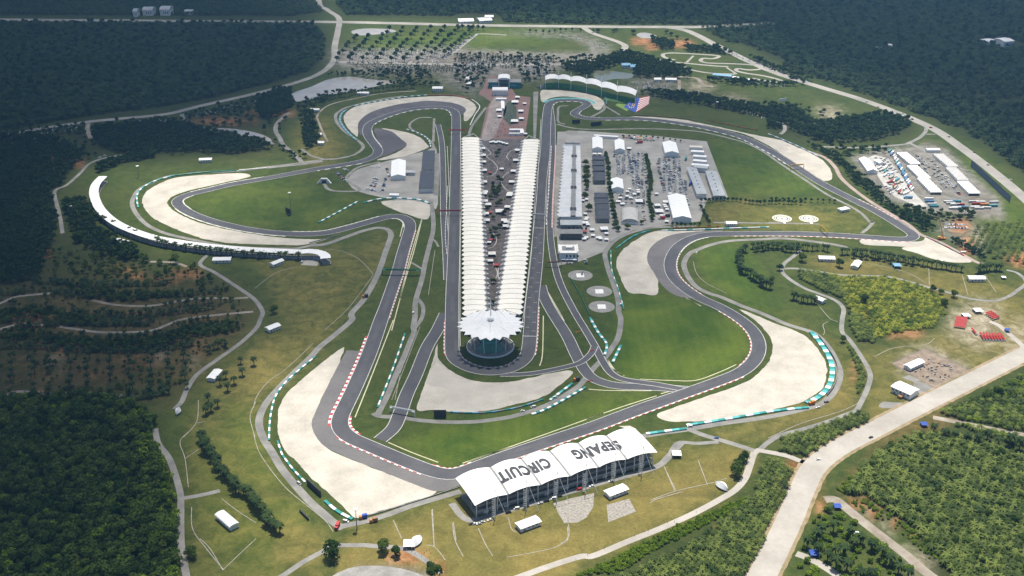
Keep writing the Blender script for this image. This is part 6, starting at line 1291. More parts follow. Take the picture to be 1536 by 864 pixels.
# control tower, end blocks
box_building('tower_block', 'grey stepped block at the near end of the pit building, upper roof', 'building', Z(*P2, (84, 296), (210, 296)), 16, 12, 'flat', wm=m_mid, rm=m_grey, wins=5)
box_building('tower_block', 'dark glazed block below the stepped pit building end', 'building', Z(*P2, (80, 350), (210, 350)), 14, 8, 'flat', wm=m_glass, rm=m_mid, wins=4)
t = box_building('pit_tower', 'square white-roofed block with plant on its roof beside the pit entry', 'building', Z(*P2, (75, 455), (184, 455)), 24, 10, 'flat', rm=m_wall, wins=4)
MB().box((0, 1, 10.55), (15, 12, .5)).build('roof_well', m_mid, t, True); MB().box((1, 1, 11.1), (8, 6, 2.2)).build('roof_plant', m_wall, [c for c in t.children if c.name.startswith('roof')][0], True)
for s in (-1, 1): MB().box((s * 11, 0, 10.55), (2, 22, 1.1)).build('parapet', m_wall, t, True)
box_building('end_block', 'pale flat block with terraces at the far end of the pit building', 'building', Z(*P1, (110, 445), (200, 447)), 18, 12, 'flat', wm=m_wall, rm=m_conc2, wins=4)
box_building('end_block', 'low grey roof joining the pit building to its far block', 'building', Z(*P1, (100, 475), (200, 478)), 10, 13, 'flat', rm=m_grey, wins=0)
# support garages
t = box_building('support_garage', 'long dark-roofed garage of the support paddock, upper half', 'building', Z(380, 120, (1054, 425), (1046, 540)), 17, 7, 'flat', rm=m_slate, wins=0)
t = box_building('support_garage', 'long dark-roofed garage of the support paddock, lower half', 'building', Z(380, 120, (1045, 548), (1036, 650)), 19, 7, 'flat', rm=m_slate, wins=3)
area('pale_apron', Z(380, 120, (1085, 440), (1122, 440), (1110, 700), (1080, 690)), .05, m_conc, 'pale apron between the support garages and their pit lane', 1, False)
marquee((380, 120), (872, 478), (868, 572), 21, 6, 'large white tent in the support paddock')
marquee((380, 120), (818, 682), (876, 684), 7, 3, 'low white tent by the support paddock entrance', 'gable', 1.5)
box_building('hut', 'small grey hut beside the large support tent', 'hut', Z(380, 120, (915, 548), (968, 548)), 9, 4.5, 'gable', rm=m_grey)
# tunnel mouth
c = G(*Z(380, 120, (425, 620))[0]); t = thing('tunnel_mouth', 'white splayed tunnel mouth on the left infield', 'tunnel', c)
mb = MB(); mb.add([(-10, -2, 0), (-4.2, 0, 7), (4.2, 0, 7), (10, -2, 0), (3.2, 0, 0), (3.2, 0, 4.6), (-3.2, 0, 4.6), (-3.2, 0, 0), (-10, 3, 0), (-4.2, 3, 7), (4.2, 3, 7), (10, 3, 0)], [(0, 7, 6, 1), (1, 6, 5, 2), (2, 5, 4, 3), (1, 2, 10, 9), (0, 1, 9, 8), (2, 3, 11, 10), (8, 9, 10, 11)]); mb.build('portal', m_wall, t, True)
MB().box((0, .6, .02), (6.4, .3, 4.6)).build('opening', m_dark, t, True)
sroad(Z(380, 120, (425, 622), (450, 655), (520, 668), (640, 660), (560, 600), (580, 560), (640, 520), (760, 492)), 5, 'pale lane from the tunnel mouth to the support paddock')
# small pavilion tents: one kind, each a tent of its own
def tent_kind(w, h, rise, flat=False):
    r = MB(); s = w / 2; r.add([(-s, -s, h), (s, -s, h), (s, s, h), (-s, s, h), (0, 0, h + rise)], [(0, 1, 4), (1, 2, 4), (2, 3, 4), (3, 0, 4), (3, 2, 1, 0)]); k = MB()
    for a, b in ((-1, -1), (1, -1), (1, 1), (-1, 1)): k.bar((a * (s - .15), b * (s - .15), 0), (a * (s - .15), b * (s - .15), h), .08)
    k.box((0, s - .12, .02), (w - .5, .06, h - .05))
    return r, k
TK = {}
def pav(x, y, label, w=6, group=None, m=None, rz=None):
    key = (w, m.name if m else '')
    if key not in TK:
        r, k = tent_kind(w, 2.8 if w < 8 else 3.4, w * .22); TK[key] = (r.build('roof', m or m_tent, link=False).data, k.build('frame', m_tent, link=False).data)
    p = G(x, y, 3); o = thing('pavilion_tent', label, 'tent', (p.x, p.y, 0), group); o.rotation_euler = (0, 0, random.uniform(-.1, .1) if rz is None else rz)
    for nm, d in zip(('roof', 'frame'), TK[key]):
        c_ = bpy.data.objects.new(nm, d); COL.objects.link(c_); c_.parent = o
for x, y in Z(600, 80, (545, 530), (560, 527), (575, 532), (590, 527), (605, 530), (620, 535), (640, 540)): pav(x, y, 'white tent in the line at the mouth of the dark plaza', 5, 'tent line at the plaza mouth')
for x, y in Z(600, 80, (495, 570), (500, 610), (500, 650), (505, 700), (505, 770), (510, 830)) + Z(600, 280, (505, 40), (510, 85), (515, 160), (520, 200)): _q = globals().get('_q', 0) + 1; pav(x, y, nth(_q) + ' white stall from the top along the left side of the dark plaza', 8, 'stalls on the left of the plaza')
for x, y in Z(600, 80, (705, 580), (695, 640), (680, 705), (670, 770), (660, 840)) + Z(600, 280, (655, 50), (645, 120), (625, 200), (640, 210), (635, 235)): _w = globals().get('_w', 0) + 1; pav(x, y, nth(_w) + ' white stall from the top along the right side of the dark plaza', 8, 'stalls on the right of the plaza')
for x, y, w, lab in [(Z(600, 80, (610, 690))[0][0], Z(600, 80, (610, 690))[0][1], 6, 'single white tent in the middle of the dark plaza'), (*Z(600, 280, (598, 145))[0], 11, 'largest white tent in the dark plaza'), (*Z(600, 280, (530, 105))[0], 8, 'white tent left of the largest plaza tent'), (*Z(600, 280, (552, 400))[0], 9, 'white tent in the narrow end of the plaza'), (*Z(600, 280, (542, 440))[0], 7, 'lower white tent in the narrow end of the plaza'), (*Z(600, 280, (535, 330))[0], 5, 'white kiosk beside the red umbrella in the plaza'),
                     (*Z(600, 80, (690, 290))[0], 12, 'white tent at the upper right of the red plaza'), (*Z(600, 80, (705, 262))[0], 8, 'white tent behind the upper right plaza tent'), (*Z(600, 80, (748, 298))[0], 6, 'small peaked tent at the right edge of the red plaza'), (*Z(600, 80, (595, 340))[0], 10, 'white tent left of the dark turf'), (*Z(600, 80, (598, 375))[0], 7, 'small white tent below the dark turf'), (*Z(600, 80, (687, 405))[0], 12, 'white tent right of the dark turf'), (*Z(600, 80, (725, 345))[0], 9, 'white tent with a blue side on the red plaza'), (*Z(600, 80, (728, 390))[0], 8, 'white tent at the right of the turf, lower'), (*Z(600, 80, (752, 480))[0], 6, 'small white tent at the lower right of the red plaza'),
                     (*Z(820, 260, (232, 295))[0], 8, 'white tent beside the pit building end'), (*Z(820, 260, (273, 335))[0], 6, 'small white tent right of the pit end'), (*Z(820, 260, (345, 330))[0], 10, 'white awning beside the paddock hedge'), (*Z(820, 260, (555, 165))[0], 10, 'white peaked tent beside the middle tree line'), (*Z(820, 100, (495, 487))[0], 7, 'small peaked tent right of the second marquee'), (*Z(820, 260, (665, 190))[0], 8, 'white tent left of the longest marquee'), (*Z(820, 260, (675, 225))[0], 11, 'pale turquoise-white tent left of the longest marquee'), (*Z(820, 260, (715, 170))[0], 8, 'white tent close to the longest marquee'), (*Z(820, 260, (430, 165))[0], 6, 'small white tent by the paddock hedge'), (*Z(820, 260, (455, 180))[0], 6, 'second small white tent by the paddock hedge'),
                     (*Z(640, 620, (1500, 240))[0], 8, 'white cube tent on the lane behind the lettered stand'), (*Z(300, 648, (1255, 668))[0], 9, 'white box tent beside the dish at the bottom'), (*Z(1152, 300, (1190, 690))[0], 8, 'white tent behind the left red tents'), (*Z(1152, 460, (1260, 20))[0], 9, 'white awning left of the upper red tents'), (*Z(1152, 300, (1415, 770 - 310))[0], 5, 'small white awning above the red tents')]:
    pav(x, y, lab, w)
for k, (x, y) in enumerate(Z(820, 260, (100, 512), (125, 512), (150, 512), (168, 514))): pav(x, y, 'white awning in the line below the square pit block', 5, 'awnings below the square pit block')
for x, y in Z(820, 260, (292, 45), (312, 48), (330, 46)): pav(x, y, 'small white tent between the two black roof rows', 5, 'tents between the black roofs')
for x, y in Z(820, 100, (288, 520), (318, 520)): pav(x, y, 'small white tent above the upper black roofs', 6, 'tents above the black roofs')
for x, y in Z(600, 280, (545, 315), (540, 150), (1110, 265)) + Z(600, 80, (540, 712)): pav(x, y, 'red umbrella tent among the crowd areas', 5, 'red umbrella tents', m_redp)
pav(*Z(600, 280, (580, 465))[0], 'red-topped tent at the narrow end of the plaza', 6, None, m_redp)
pav(*Z(1152, 648, (418, 440))[0], 'blue tent at the head of the rough track', 6, None, m_blue); pav(*Z(1152, 648, (278, 722))[0], 'blue tent among palms at the bottom right', 7, None, m_blue); pav(*Z(1152, 460, (938, 700))[0], 'blue tent beside the sandy track', 6, None, m_blue); pav(*Z(1152, 300, (775, 390))[0], 'grey-blue tent below the far right palms', 9, None, m_lblue); pav(*Z(1152, 460, (1438, 135))[0], 'small blue tent right of the red rows', 5, None, m_blue)
# U-shaped stall at the plaza foot
t = thing('stall_block', 'white U-shaped stall at the foot of the red plaza', 'stall', G(*Z(600, 80, (698, 480))[0])); bb = t.location
for dx, dy, sx, sy in ((0, 9, 22, 6), (9, -2, 6, 17), (-3, -11, 18, 4)): MB().box((dx, dy, .03), (sx, sy, 4)).build('wing', m_tent, t, True)
marquee((600, 80), (575, 268), (640, 268), 7, 4, 'low white canopy below the stage', 'gable', 1); marquee((600, 80), (615, 285), (617, 330), 6, 4, 'narrow white canopy beside the turf', 'gable', 1)
for k, (x, y) in enumerate(Z(600, 80, (415, 148), (410, 163), (415, 180))): pav(x, y, 'white tent left of the entrance building', 12, 'tents left of the entrance')
# dish-shaped shell tents
def shell(x, y, label, s, rz):
    c = G(x, y); t = thing('shell_canopy', label, 'canopy', c); t.rotation_euler = (0, 0, rz); n = 10; A = []; B = []; Cc = []
    for i in range(n + 1):
        q = i / n; w = s * .42 * math.sin(math.pi * q) ** .8; xx = (q - .5) * 2 * s; A.append(Vector((xx, w, 2.5 + 2.4 * math.sin(math.pi * q)))); B.append(Vector((xx, -w, 1.2 + .8 * math.sin(math.pi * q)))); Cc.append(Vector((xx, .1, 3.2 + 2.8 * math.sin(math.pi * q))))
    slab(MB(), A, Cc, .12).build('shell', m_memw, t, True); slab(MB(), Cc, B, .12).build('shell', m_memw, t, True)
    for xx in (-s * .8, s * .8): MB().bar((xx, 0, 0), (xx, 0, 2.9), .15).build('post', m_steel, t, True)
shell(*Z(840, 640, (968, 370))[0], 'white shell canopy beside the walking path', 7, -.9); shell(*Z(300, 648, (1300, 670))[0], 'white dish-shaped shell beside the box tent at the bottom', 8, 1.1); shell(*Z(0, 440, (1072, 720))[0], 'white rounded shell beside the forest edge road', 5, 1.4)
# ---- tent yard on the right
Y1 = (1152, 120)
def tent_rows(e0, e1, w, n, label, m):
    e = Z(*Y1, e0, e1); a, b = G(*e[0], 5), G(*e[1], 5); a.z = b.z = 0; d = b - a; L = d.length; t = thing('tent_row', label, 'tent', (a + b) / 2); t.rotation_euler = (0, 0, math.atan2(d.y, d.x))
    for k in range(n):
        x0, x1 = -L / 2 + L * k / n, -L / 2 + L * (k + .97) / n; xm = (x0 + x1) / 2; s = w / 2
        MB().add([(x0, -s, 3.6), (x1, -s, 3.6), (x1, s, 3.6), (x0, s, 3.6), (xm, -s, 5.4), (xm, s, 5.4)], [(0, 4, 5, 3), (4, 1, 2, 5), (0, 1, 4), (2, 3, 5), (0, 3, 2, 1)]).build('roof_bay', m, t, True)
    for s in (-1, 1): MB().box((0, s * (w / 2 - .4), .03), (L - 1, .2, 3.5)).build('side_wall', m_wall, t, True)
m_tg = M('greyed_cloth', (.56, .55, .53), (.48, .47, .46), .2, .8)
for a, b, lab, m in [((800, 430), (885, 500), 'upper block of the white tent row in the yard', m_tent), ((862, 508), (945, 585), 'middle block of the white tent row in the yard', m_tent), ((925, 583), (1010, 668), 'lower block of the white tent row in the yard', m_tent), ((1020, 440), (1110, 515), 'upper greyish block of the right tent row', m_tg), ((1095, 520), (1170, 595), 'middle greyish block of the right tent row', m_tg), ((1165, 602), (1240, 675), 'lower white block of the right tent row', m_tent)]: tent_rows(a, b, 16, 9, lab, m)
marquee(Y1, (575, 465), (630, 540), 15, 5, 'single white marquee at the left of the tent yard'); marquee(Y1, (950, 412), (1030, 412), 9, 4, 'white canopy at the top of the tent yard', 'gable', 1.2); marquee(Y1, (650, 475), (685, 495), 9, 4, 'small white tent beside the single marquee', 'gable', 1.5)
# containers and trailers
CM = [M('container_%d' % i, c) for i, c in enumerate([(.55, .55, .54), (.10, .22, .38), (.30, .05, .04), (.50, .20, .06), (.70, .70, .69), (.06, .28, .32), (.42, .38, .30)])]; CN = ['grey', 'blue', 'red', 'orange', 'white', 'teal', 'tan']
def cont_data():
    b = MB().box((0, 0, .15), (12.2, 2.45, 2.7)); 
    for k in range(22): b.box((-5.8 + k * .55, 0, .3), (.25, 2.55, 2.3))
    d = MB()
    for s in (-.6, .6): d.box((6.12, s, .3), (.08, 1.05, 2.3))
    return b.build('body', CM[0], link=False).data, d
CB, _d = cont_data(); CBm = []
for m in CM:
    x = CB.copy(); x.materials.clear(); x.materials.append(m); CBm.append(x)
CD = _d.build('door', m_mid, link=False).data
def container(x, y, ang, ci, place, group):
    p = G(x, y); t = thing('shipping_container', CN[ci] + ' container ' + place, 'container', (p.x, p.y, 0), group); t.rotation_euler = (0, 0, ang)
    for nm, d in (('body', CBm[ci]), ('door', CD)): o = bpy.data.objects.new(nm, d); COL.objects.link(o); o.parent = t
rr = random.Random(9)
for x, y in Z(*Y1, (965, 718), (968, 733), (985, 750), (995, 762), (1080, 735), (1095, 745), (1110, 732), (1130, 733), (1120, 752), (1150, 752), (1165, 768), (1130, 772), (1110, 775), (1230, 735), (1250, 748), (1275, 738), (1300, 752), (1240, 768), (1265, 775), (1310, 772), (1355, 738), (1350, 760)): container(x, y, rr.uniform(-.05, .05), rr.choice([0, 0, 1, 2, 3, 4, 4, 5, 6]), 'in the stacks at the lower edge of the tent yard', 'containers below the tent yard')
for k in range(24):
    s = k / 23; x, y = Z(*Y1, (735 + s * 130 + rr.uniform(-6, 6), 430 + s * 230))[0]
    container(x, y, 1.05 + rr.uniform(-.1, .1), rr.choice([0, 1, 1, 4, 4, 5, 2]), 'in the line left of the white tent row', 'containers left of the tent row')
for k in range(26):
    s = rr.random(); x, y = Z(*Y1, (650 + s * 190 + rr.uniform(-30, 30), 500 + s * 200 + rr.uniform(-10, 10)))[0]
    container(x, y, 1.0 + rr.uniform(-.2, .2), rr.choice([0, 4, 4, 4, 5, 1, 2, 6]), 'scattered over the white yard left of the tents', 'containers scattered in the yard')
area('white_yard', Z(*Y1, (590, 470), (640, 450), (720, 470), (880, 680), (960, 760), (900, 760), (760, 700), (700, 640)), .05, M('pale_yard', (.5, .48, .45), (.34, .33, .31), .08, .9, fine=.2), 'pale yard left of the tent rows', 1, False)
# red tent rows on the right field
def red_rows(zo, corner, du, dv, n, L, w, label):
    e = Z(*zo, corner, (corner[0] + du[0], corner[1] + du[1]), (corner[0] + dv[0], corner[1] + dv[1])); a, b, c_ = [G(*q, 2.5) for q in e]; a.z = b.z = c_.z = 0; u = (b - a); v = (c_ - a); t = thing('red_tents', label, 'tent', a)
    for k in range(n):
        p0 = v * (k / n); p1 = v * ((k + .72) / n); pm = (p0 + p1) / 2; up = Vector((0, 0, 1))
        A = [p0 + up * 2.2, pm + up * 3.4, p1 + up * 2.2]; B = [q + u for q in A]; slab(MB(), B if (B[0] - A[0]).cross(A[1] - A[0]).z > 0 else A, A if (B[0] - A[0]).cross(A[1] - A[0]).z > 0 else B, .1).build('roof_bay', m_redp, t, True)
        for q in (p0, p1, p0 + u, p1 + u): MB().bar(q, q + up * 2.2, .08).build('post', m_steel, t, True)
        MB().add([p0 + u + up * .02, p1 + u + up * .02, p1 + u + up * 2.1, p0 + u + up * 2.1], [(0, 1, 2, 3)]).build('end_wall', m_tent, t, True)
red_rows((1152, 300), (1130, 695), (68, 10), (-15, 62), 6, 10, 3, 'left block of red ridge tents in the right field')
red_rows((1152, 300), (1300, 675), (40, -12), (52, 40), 5, 10, 3, 'upper block of red ridge tents in the right field')
red_rows((1152, 300), (1268, 795), (25, 38), (140, 5), 8, 10, 3, 'lower block of red ridge tents in the right field')
red_rows((1152, 300), (1218, 768), (28, 32), (18, 0), 1, 10, 3, 'single red ridge tent between the blocks')
# far buildings
for e0, e1, w, h, rf, lab in [((805, 70), (830, 70), 22, 10, 'curved', 'far white dome-roofed hangar at the top left, left of three'), ((865, 60), (925, 60), 30, 10, 'curved', 'far white hangar with a rounded roof at the top left, middle of three'), ((970, 55), (1028, 55), 34, 12, 'curved', 'far white hangar with a rounded roof at the top left, right of three'), ((1112, 62), (1158, 62), 20, 8, 'gable', 'far low pale building at the top left')]:
    box_building('far_hangar', lab, 'building', Z(0, 0, e0, e1), w, h, rf, rise=7 if rf == 'curved' else 2, rm=m_grey)
for zo, e0, e1, w, h, lab in [((680, 0), (30, 120), (120, 118), 30, 5, 'long pale building beside the far highway'), ((680, 0), (150, 116), (225, 112), 30, 6, 'white building with red trim beside the far highway'), ((680, 0), (190, 96), (240, 96), 20, 9, 'taller block behind the far highway building'), ((1152, 0), (1300, 245), (1350, 240), 30, 8, 'far white block in the right forest, left'), ((1152, 0), (1390, 240), (1450, 235), 30, 16, 'far tall white block in the right forest'), ((1152, 0), (1352, 258), (1385, 256), 24, 7, 'far low block in the right forest'), ((1152, 0), (700, 268), (742, 270), 20, 5, 'small far white roof in the right forest'), ((1152, 0), (650, 285), (680, 285), 14, 4, 'tiny far hut in the right forest'),
                              ((920, 0), (600, 445), (710, 455), 10, 5, 'long blue-grey kart pit building'), ((920, 0), (720, 462), (840, 482), 10, 5, 'second pale kart pit building'), ((920, 0), (245, 472), (285, 472), 12, 5, 'white shed behind the wavy stand, left'), ((920, 0), (312, 472), (378, 474), 12, 5, 'white shed behind the wavy stand, right'), ((680, 0), (1010, 385), (1060, 385), 16, 6, 'pale blue roof beside the green pond'), ((680, 0), (1060, 395), (1130, 392), 18, 6, 'larger pale blue roof beside the green pond')]:
    box_building('far_building', lab, 'building', Z(*zo, e0, e1), w, h, 'gable', rise=2, rm=(m_lblue if 'blue' in lab else m_memw), wins=4)
# billboard sail in the upper right meadow
c = G(*Z(920, 0, (1012, 612))[0]); t = thing('billboard', 'white billboard leaning in the upper right meadow', 'billboard', c); MB().add([(-7, 0, 1), (6, 1, 1.5), (8, 2, 7), (-5, 1, 5), (-7, .5, 1), (6, 1.5, 1.5), (8, 2.5, 7), (-5, 1.5, 5)], [(0, 1, 2, 3), (7, 6, 5, 4), (0, 4, 5, 1), (1, 5, 6, 2), (2, 6, 7, 3), (3, 7, 4, 0)]).build('panel', m_white, t, True)
for x in (-4, 4): MB().bar((x, 1, 0), (x, 1.2, 3), .2).build('post', m_steel, t, True)
# netting fence beside the tent yard
a, b = [G(*p) for p in Z(*Y1, (1215, 520), (1450, 740))]; t = thing('net_fence', 'tall blue-grey net fence right of the tent yard', 'fence', (a + b) / 2); m_net = M('net', (.14, .17, .22), (.10, .12, .17), .5)
for k in range(16):
    p = a.lerp(b, k / 15); MB().bar(p, p + Vector((0, 0, 11)), .2, 0, 5).build('post', m_mid, t)
    if k < 15:
        q = a.lerp(b, (k + 1) / 15); up = Vector((0, 0, 1)); MB().add([p + up * .5, q + up * .5, q + up * 10.6, p + up * 10.6], [(0, 1, 2, 3)]).build('net_panel', m_net, t)
# ================================================================== BARRIERS, GANTRIES, MASTS
def barrier(pts, label, cols, seg=4.0, w=1.6, h=1.3, name='tyre_barrier', cat='barrier', sm=6):
    seg *= .5; P = smooth(W(pts), sm); P = resample(P, seg / 2); 
    if len(P) < 3: P = smooth(W(pts), sm)
    N = normals2(P); base = mid(*P); t = thing(name, label, cat, base); up = Vector((0, 0, 1)); nseg = len(cols); mbs = [MB() for _ in cols]; step = 2
    for i in range(0, len(P) - 1, step):
        j = min(i + step, len(P) - 1); A = [P[k] + N[k] * w / 2 + up * h for k in range(i, j + 1)]; B = [P[k] - N[k] * w / 2 + up * h for k in range(i, j + 1)]
        slab(mbs[(i // step) % nseg], A, B, h - .03)
    for q, m in enumerate(cols): 
        if mbs[q].f: tag(mbs[q].build('block_row', m, t), kind='stuff')
    return t
TW_ = [m_teal, m_white]; TWQ = [m_teal, m_turq, m_white]
barrier(Z(380, 480, (375, 222), (280, 300), (200, 372), (135, 460), (107, 560), (97, 650), (95, 730)), 'teal and white barrier left of the lower left gravel, upper run', TW_, 12)
barrier(Z(380, 480, (145, 730), (165, 790)) + Z(380, 620, (180, 262), (240, 342), (318, 424)), 'teal and white barrier left of the lower left gravel, lower run', TW_, 12)
barrier(Z(380, 620, (430, 528), (500, 588), (605, 645)), 'teal banner barrier at the foot of the lower left gravel', TW_, 16, 2.6)
barrier(Z(380, 620, (690, 618), (900, 555), (1100, 490), (1240, 444)), 'grey guard rail between the lower left gravel and the road', [m_mid, m_conc2], 8, .5, 1.1, 'guard_rail')
barrier(Z(880, 440, (1347, 236), (1400, 300), (1450, 380), (1473, 460), (1458, 550), (1400, 620), (1310, 665)), 'wide teal and white barrier round the lower right gravel', TWQ, 10, 5.0, 1.4)
barrier(Z(880, 440, (1390, 262), (1440, 330), (1490, 410), (1505, 480), (1485, 560), (1440, 620)), 'dark catch fence behind the wide barrier of the lower right gravel', [m_mid], 6, .4, 3.0, 'catch_fence', 'fence')
barrier(Z(880, 440, (1330, 688), (1150, 706), (1000, 730), (850, 756), (700, 780), (592, 796)), 'teal and white barrier along the foot of the lower right gravel', TWQ, 14, 3.0)
barrier(Z(880, 440, (598, 815), (480, 830), (335, 850)), 'teal and white barrier right of the lettered stand', TWQ, 14, 3.0)
barrier(Z(600, 440, (1112, 568), (960, 655), (850, 710), (788, 730)), 'teal and white barrier below the hairpin road crossing', TW_, 9, 2.4)
barrier(Z(600, 440, (1033, 545), (960, 600), (892, 650)), 'teal barrier above the hairpin road crossing', TWQ, 9, 2.4)
barrier(Z(600, 440, (860, 640), (700, 690), (500, 720), (290, 716)), 'teal guard rail along the foot of the hairpin gravel', [m_teal, m_mid, m_lblue], 12, 1.2)
barrier(Z(600, 440, (1140, 150), (1190, 240), (1240, 310), (1225, 380)), 'teal barrier left of the service road above the crossing', TWQ, 8, 2.6)
barrier(Z(600, 440, (1326, 315), (1275, 420)), 'teal barrier right of the service road above the crossing', TWQ, 8, 2.6)
barrier(Z(600, 280, (1265, 385), (1270, 500), (1310, 620), (1345, 745)), 'thin turquoise barrier along the helipad service road', [m_turq, m_teal, m_white], 14, 1.0)
barrier(Z(600, 280, (1295, 375), (1400, 300), (1510, 262)), 'thin green barrier at the top of the helipad bend gravel', [m_teal, m_turq], 14, 1.4)
barrier(Z(820, 260, (690, 346), (900, 340), (1150, 331), (1340, 326)), 'white and teal barrier along the paddock bend exit', [m_white, m_turq, m_white], 16, 1.6)
barrier(Z(820, 260, (760, 331), (900, 326), (1040, 322)), 'orange banner fence along the paddock bend exit', [m_orange, m_yellow], 14, .5, 1.6, 'banner_fence', 'fence')
barrier(Z(100, 120, (650, 575), (850, 555), (1030, 545)), 'green barrier at the top of the far left gravel', [m_green, m_teal], 12, 1.6)
barrier(Z(100, 120, (1035, 543), (1210, 530)), 'white barrier at the top of the far left gravel', [m_white], 12, 1.6)
barrier(Z(100, 260, (650, 15), (540, 45), (455, 90), (422, 140), (430, 210)), 'teal and white barrier round the left end of the far left gravel', TWQ, 12, 2.0)
barrier(Z(380, 280, (392, 218), (510, 155), (630, 90)), 'straight teal and white barrier across the left infield', TW_, 12, 2.2, sm=1)
barrier(Z(380, 280, (660, 100), (760, 76), (860, 72), (990, 80), (1060, 105)), 'teal and white barrier above the small gravel trap', TW_, 14, 2.6)
barrier(Z(380, 120, (560, 180), (530, 205), (520, 245), (545, 290), (580, 330), (620, 365)), 'teal and dark barrier left of the upper left bend', [m_teal, m_mid, m_lblue], 10, 3.5)
barrier(Z(380, 120, (590, 160), (750, 130), (900, 105), (1050, 92)), 'teal and white barrier along the top of the upper left bend', TW_, 12, 1.8)
barrier(Z(380, 120, (1055, 92), (1200, 95), (1300, 115)), 'red barrier at the top right of the upper left bend', [m_redp, m_brown], 12, 1.6)
barrier(Z(380, 120, (1310, 118), (1358, 160), (1330, 212), (1300, 275)), 'white wall right of the upper left bend', [m_white], 12, 1.2)
barrier(Z(380, 120, (920, 298), (1000, 325), (1050, 362), (1065, 405)), 'white and teal barrier round the gravel pocket', [m_white, m_teal], 12, 1.6)
barrier(Z(380, 480, (910, 85), (840, 290), (745, 530)), 'teal and white barrier beside the straight service road', TW_, 16, 1.6)
barrier(Z(600, 80, (820, 207), (1000, 205), (1100, 222), (1180, 245), (1238, 275), (1235, 315)), 'dark blue fence round the first corner', [m_slate, m_lblue], 12, 1.4, 2.2, 'catch_fence', 'fence')
barrier(Z(380, 280, (335, 340), (420, 318), (520, 292)), 'dark guard rail at the end of the far left gravel', [m_mid], 8, .6, 1.2, 'guard_rail')
barrier(Z(820, 100, (960, 322), (1100, 352), (1270, 385)), 'orange banner fence along the upper right gravel', [m_orange, m_brown], 16, .5, 1.6, 'banner_fence', 'fence')
barrier(Z(820, 100, (500, 292), (640, 297), (820, 312), (900, 328)), 'thin reddish wall at the head of the upper right gravel', [m_brown], 16, .6, 1.2, 'wall')
barrier(Z(1152, 120, (0, 325), (100, 365), (200, 410), (310, 465)), 'white wall along the upper right gravel', [m_white, m_lblue], 16, 1.0)
barrier(Z(1152, 300, (950, 225), (1050, 272), (1180, 340)), 'red and grey wall along the far right gravel', [m_mid, m_redp, m_mid], 16, .8)
barrier(Z(600, 280, (1020, 550), (1080, 650), (1140, 780)), 'dark green fence between the pit entry and the helipads', [m_green], 10, .4, 1.8, 'mesh_fence', 'fence', 1)
barrier(Z(600, 280, (285, 0), (278, 150), (272, 300), (283, 420)), 'white wall between the back straight and the support pit lane', [m_white, m_conc2], 10, .7, 1.2, 'pit_wall')
barrier(Z(600, 80, (296, 864), (290, 700), (283, 560)), 'upper white wall of the support pit lane', [m_white, m_conc2], 10, .7, 1.2, 'pit_wall')
barrier(Z(600, 80, (908, 560), (900, 700), (890, 860)) + Z(600, 280, (880, 180), (878, 240)), 'grey pit wall with team stands along the start straight', [m_conc2, m_wall, m_mid], 9, 1.4, 1.8, 'pit_wall')
barrier(Z(600, 80, (935, 560), (928, 700), (918, 860)) + Z(600, 280, (915, 120), (912, 260)), 'red and white pit garage fascia beside the pit lane', [m_redp, m_wall], 5, 1.6, 2.6, 'pit_fascia')
barrier(Z(600, 80, (362, 480), (370, 860)) + Z(600, 280, (362, 300), (360, 700)) + Z(600, 440, (360, 250), (362, 330)), 'white wall along the foot of the left long stand', [m_white], 20, .5, 1.0, 'wall')
barrier(Z(600, 80, (846, 400), (835, 600), (820, 860)) + Z(600, 280, (785, 400), (740, 780)) + Z(600, 440, (720, 250)), 'white wall along the foot of the right long stand', [m_white], 20, .5, 1.0, 'wall')
# gantries across the track
def gantry(p0, p1, h, m, label, panel=None, name='gantry', w=1.2):
    a, b = G(*p0, h), G(*p1, h); base = (a + b) / 2; base.z = 0; t = thing(name, label, 'gantry' if name == 'gantry' else 'bridge', base); up = Vector((0, 0, 1)); d = (b - a).normalized(); n = Vector((-d.y, d.x, 0))
    for p in (a, b):
        for s in (-1, 1): q = p + n * s * w * .5; MB().bar((q.x, q.y, 0), tuple(q), .25, 0, 5).build('post', m, t)
    for dz, s in ((0, -1), (0, 1), (1.4, -1), (1.4, 1)): MB().bar(a + up * dz + n * s * w * .5, b + up * dz + n * s * w * .5, .18).build('beam', m, t)
    k = 14; lat = MB()
    for i in range(k):
        q0, q1 = a.lerp(b, i / k), a.lerp(b, (i + 1) / k)
        for s in (-1, 1): lat.bar(q0 + n * s * w * .5, q1 + n * s * w * .5 + up * 1.4, .08); lat.bar(q1 + n * s * w * .5, q1 + n * s * w * .5 + up * 1.4, .08)
    lat.build('lattice', m, t); slab(MB(), [a + n * w * .48 + up * .05, b + n * w * .48 + up * .05], [a - n * w * .48 + up * .05, b - n * w * .48 + up * .05], .1).build('walkway', m, t)
    if panel: MB().add([a.lerp(b, .1) - n * (w * .5 + .1) + up * .1, a.lerp(b, .9) - n * (w * .5 + .1) + up * .1, a.lerp(b, .9) - n * (w * .5 + .1) + up * 1.5, a.lerp(b, .1) - n * (w * .5 + .1) + up * 1.5], [(0, 1, 2, 3)]).build('sign_panel', panel, t)
gantry((672, 195.5), (701, 195.5), 6.5, m_redp, 'red gantry across the top of the back straight', m_redp)
gantry((655.5, 316.5), (694, 316.5), 6.5, M('maroon_paint', (.36, .05, .08), (.28, .04, .06), .3), 'maroon gantry across the middle of the back straight', MATS['maroon_paint'])
gantry((794, 322), (821, 323), 6.5, m_steel, 'grey start gantry across the pit straight', m_grey)
gantry((819, 394), (842, 393), 6.0, m_brown, 'brown gantry across the pit entry lane', m_brown)
gantry((573, 404.5), (630, 405.5), 6.5, m_green, 'green footbridge across the left straight', m_green, 'footbridge', 2.4)
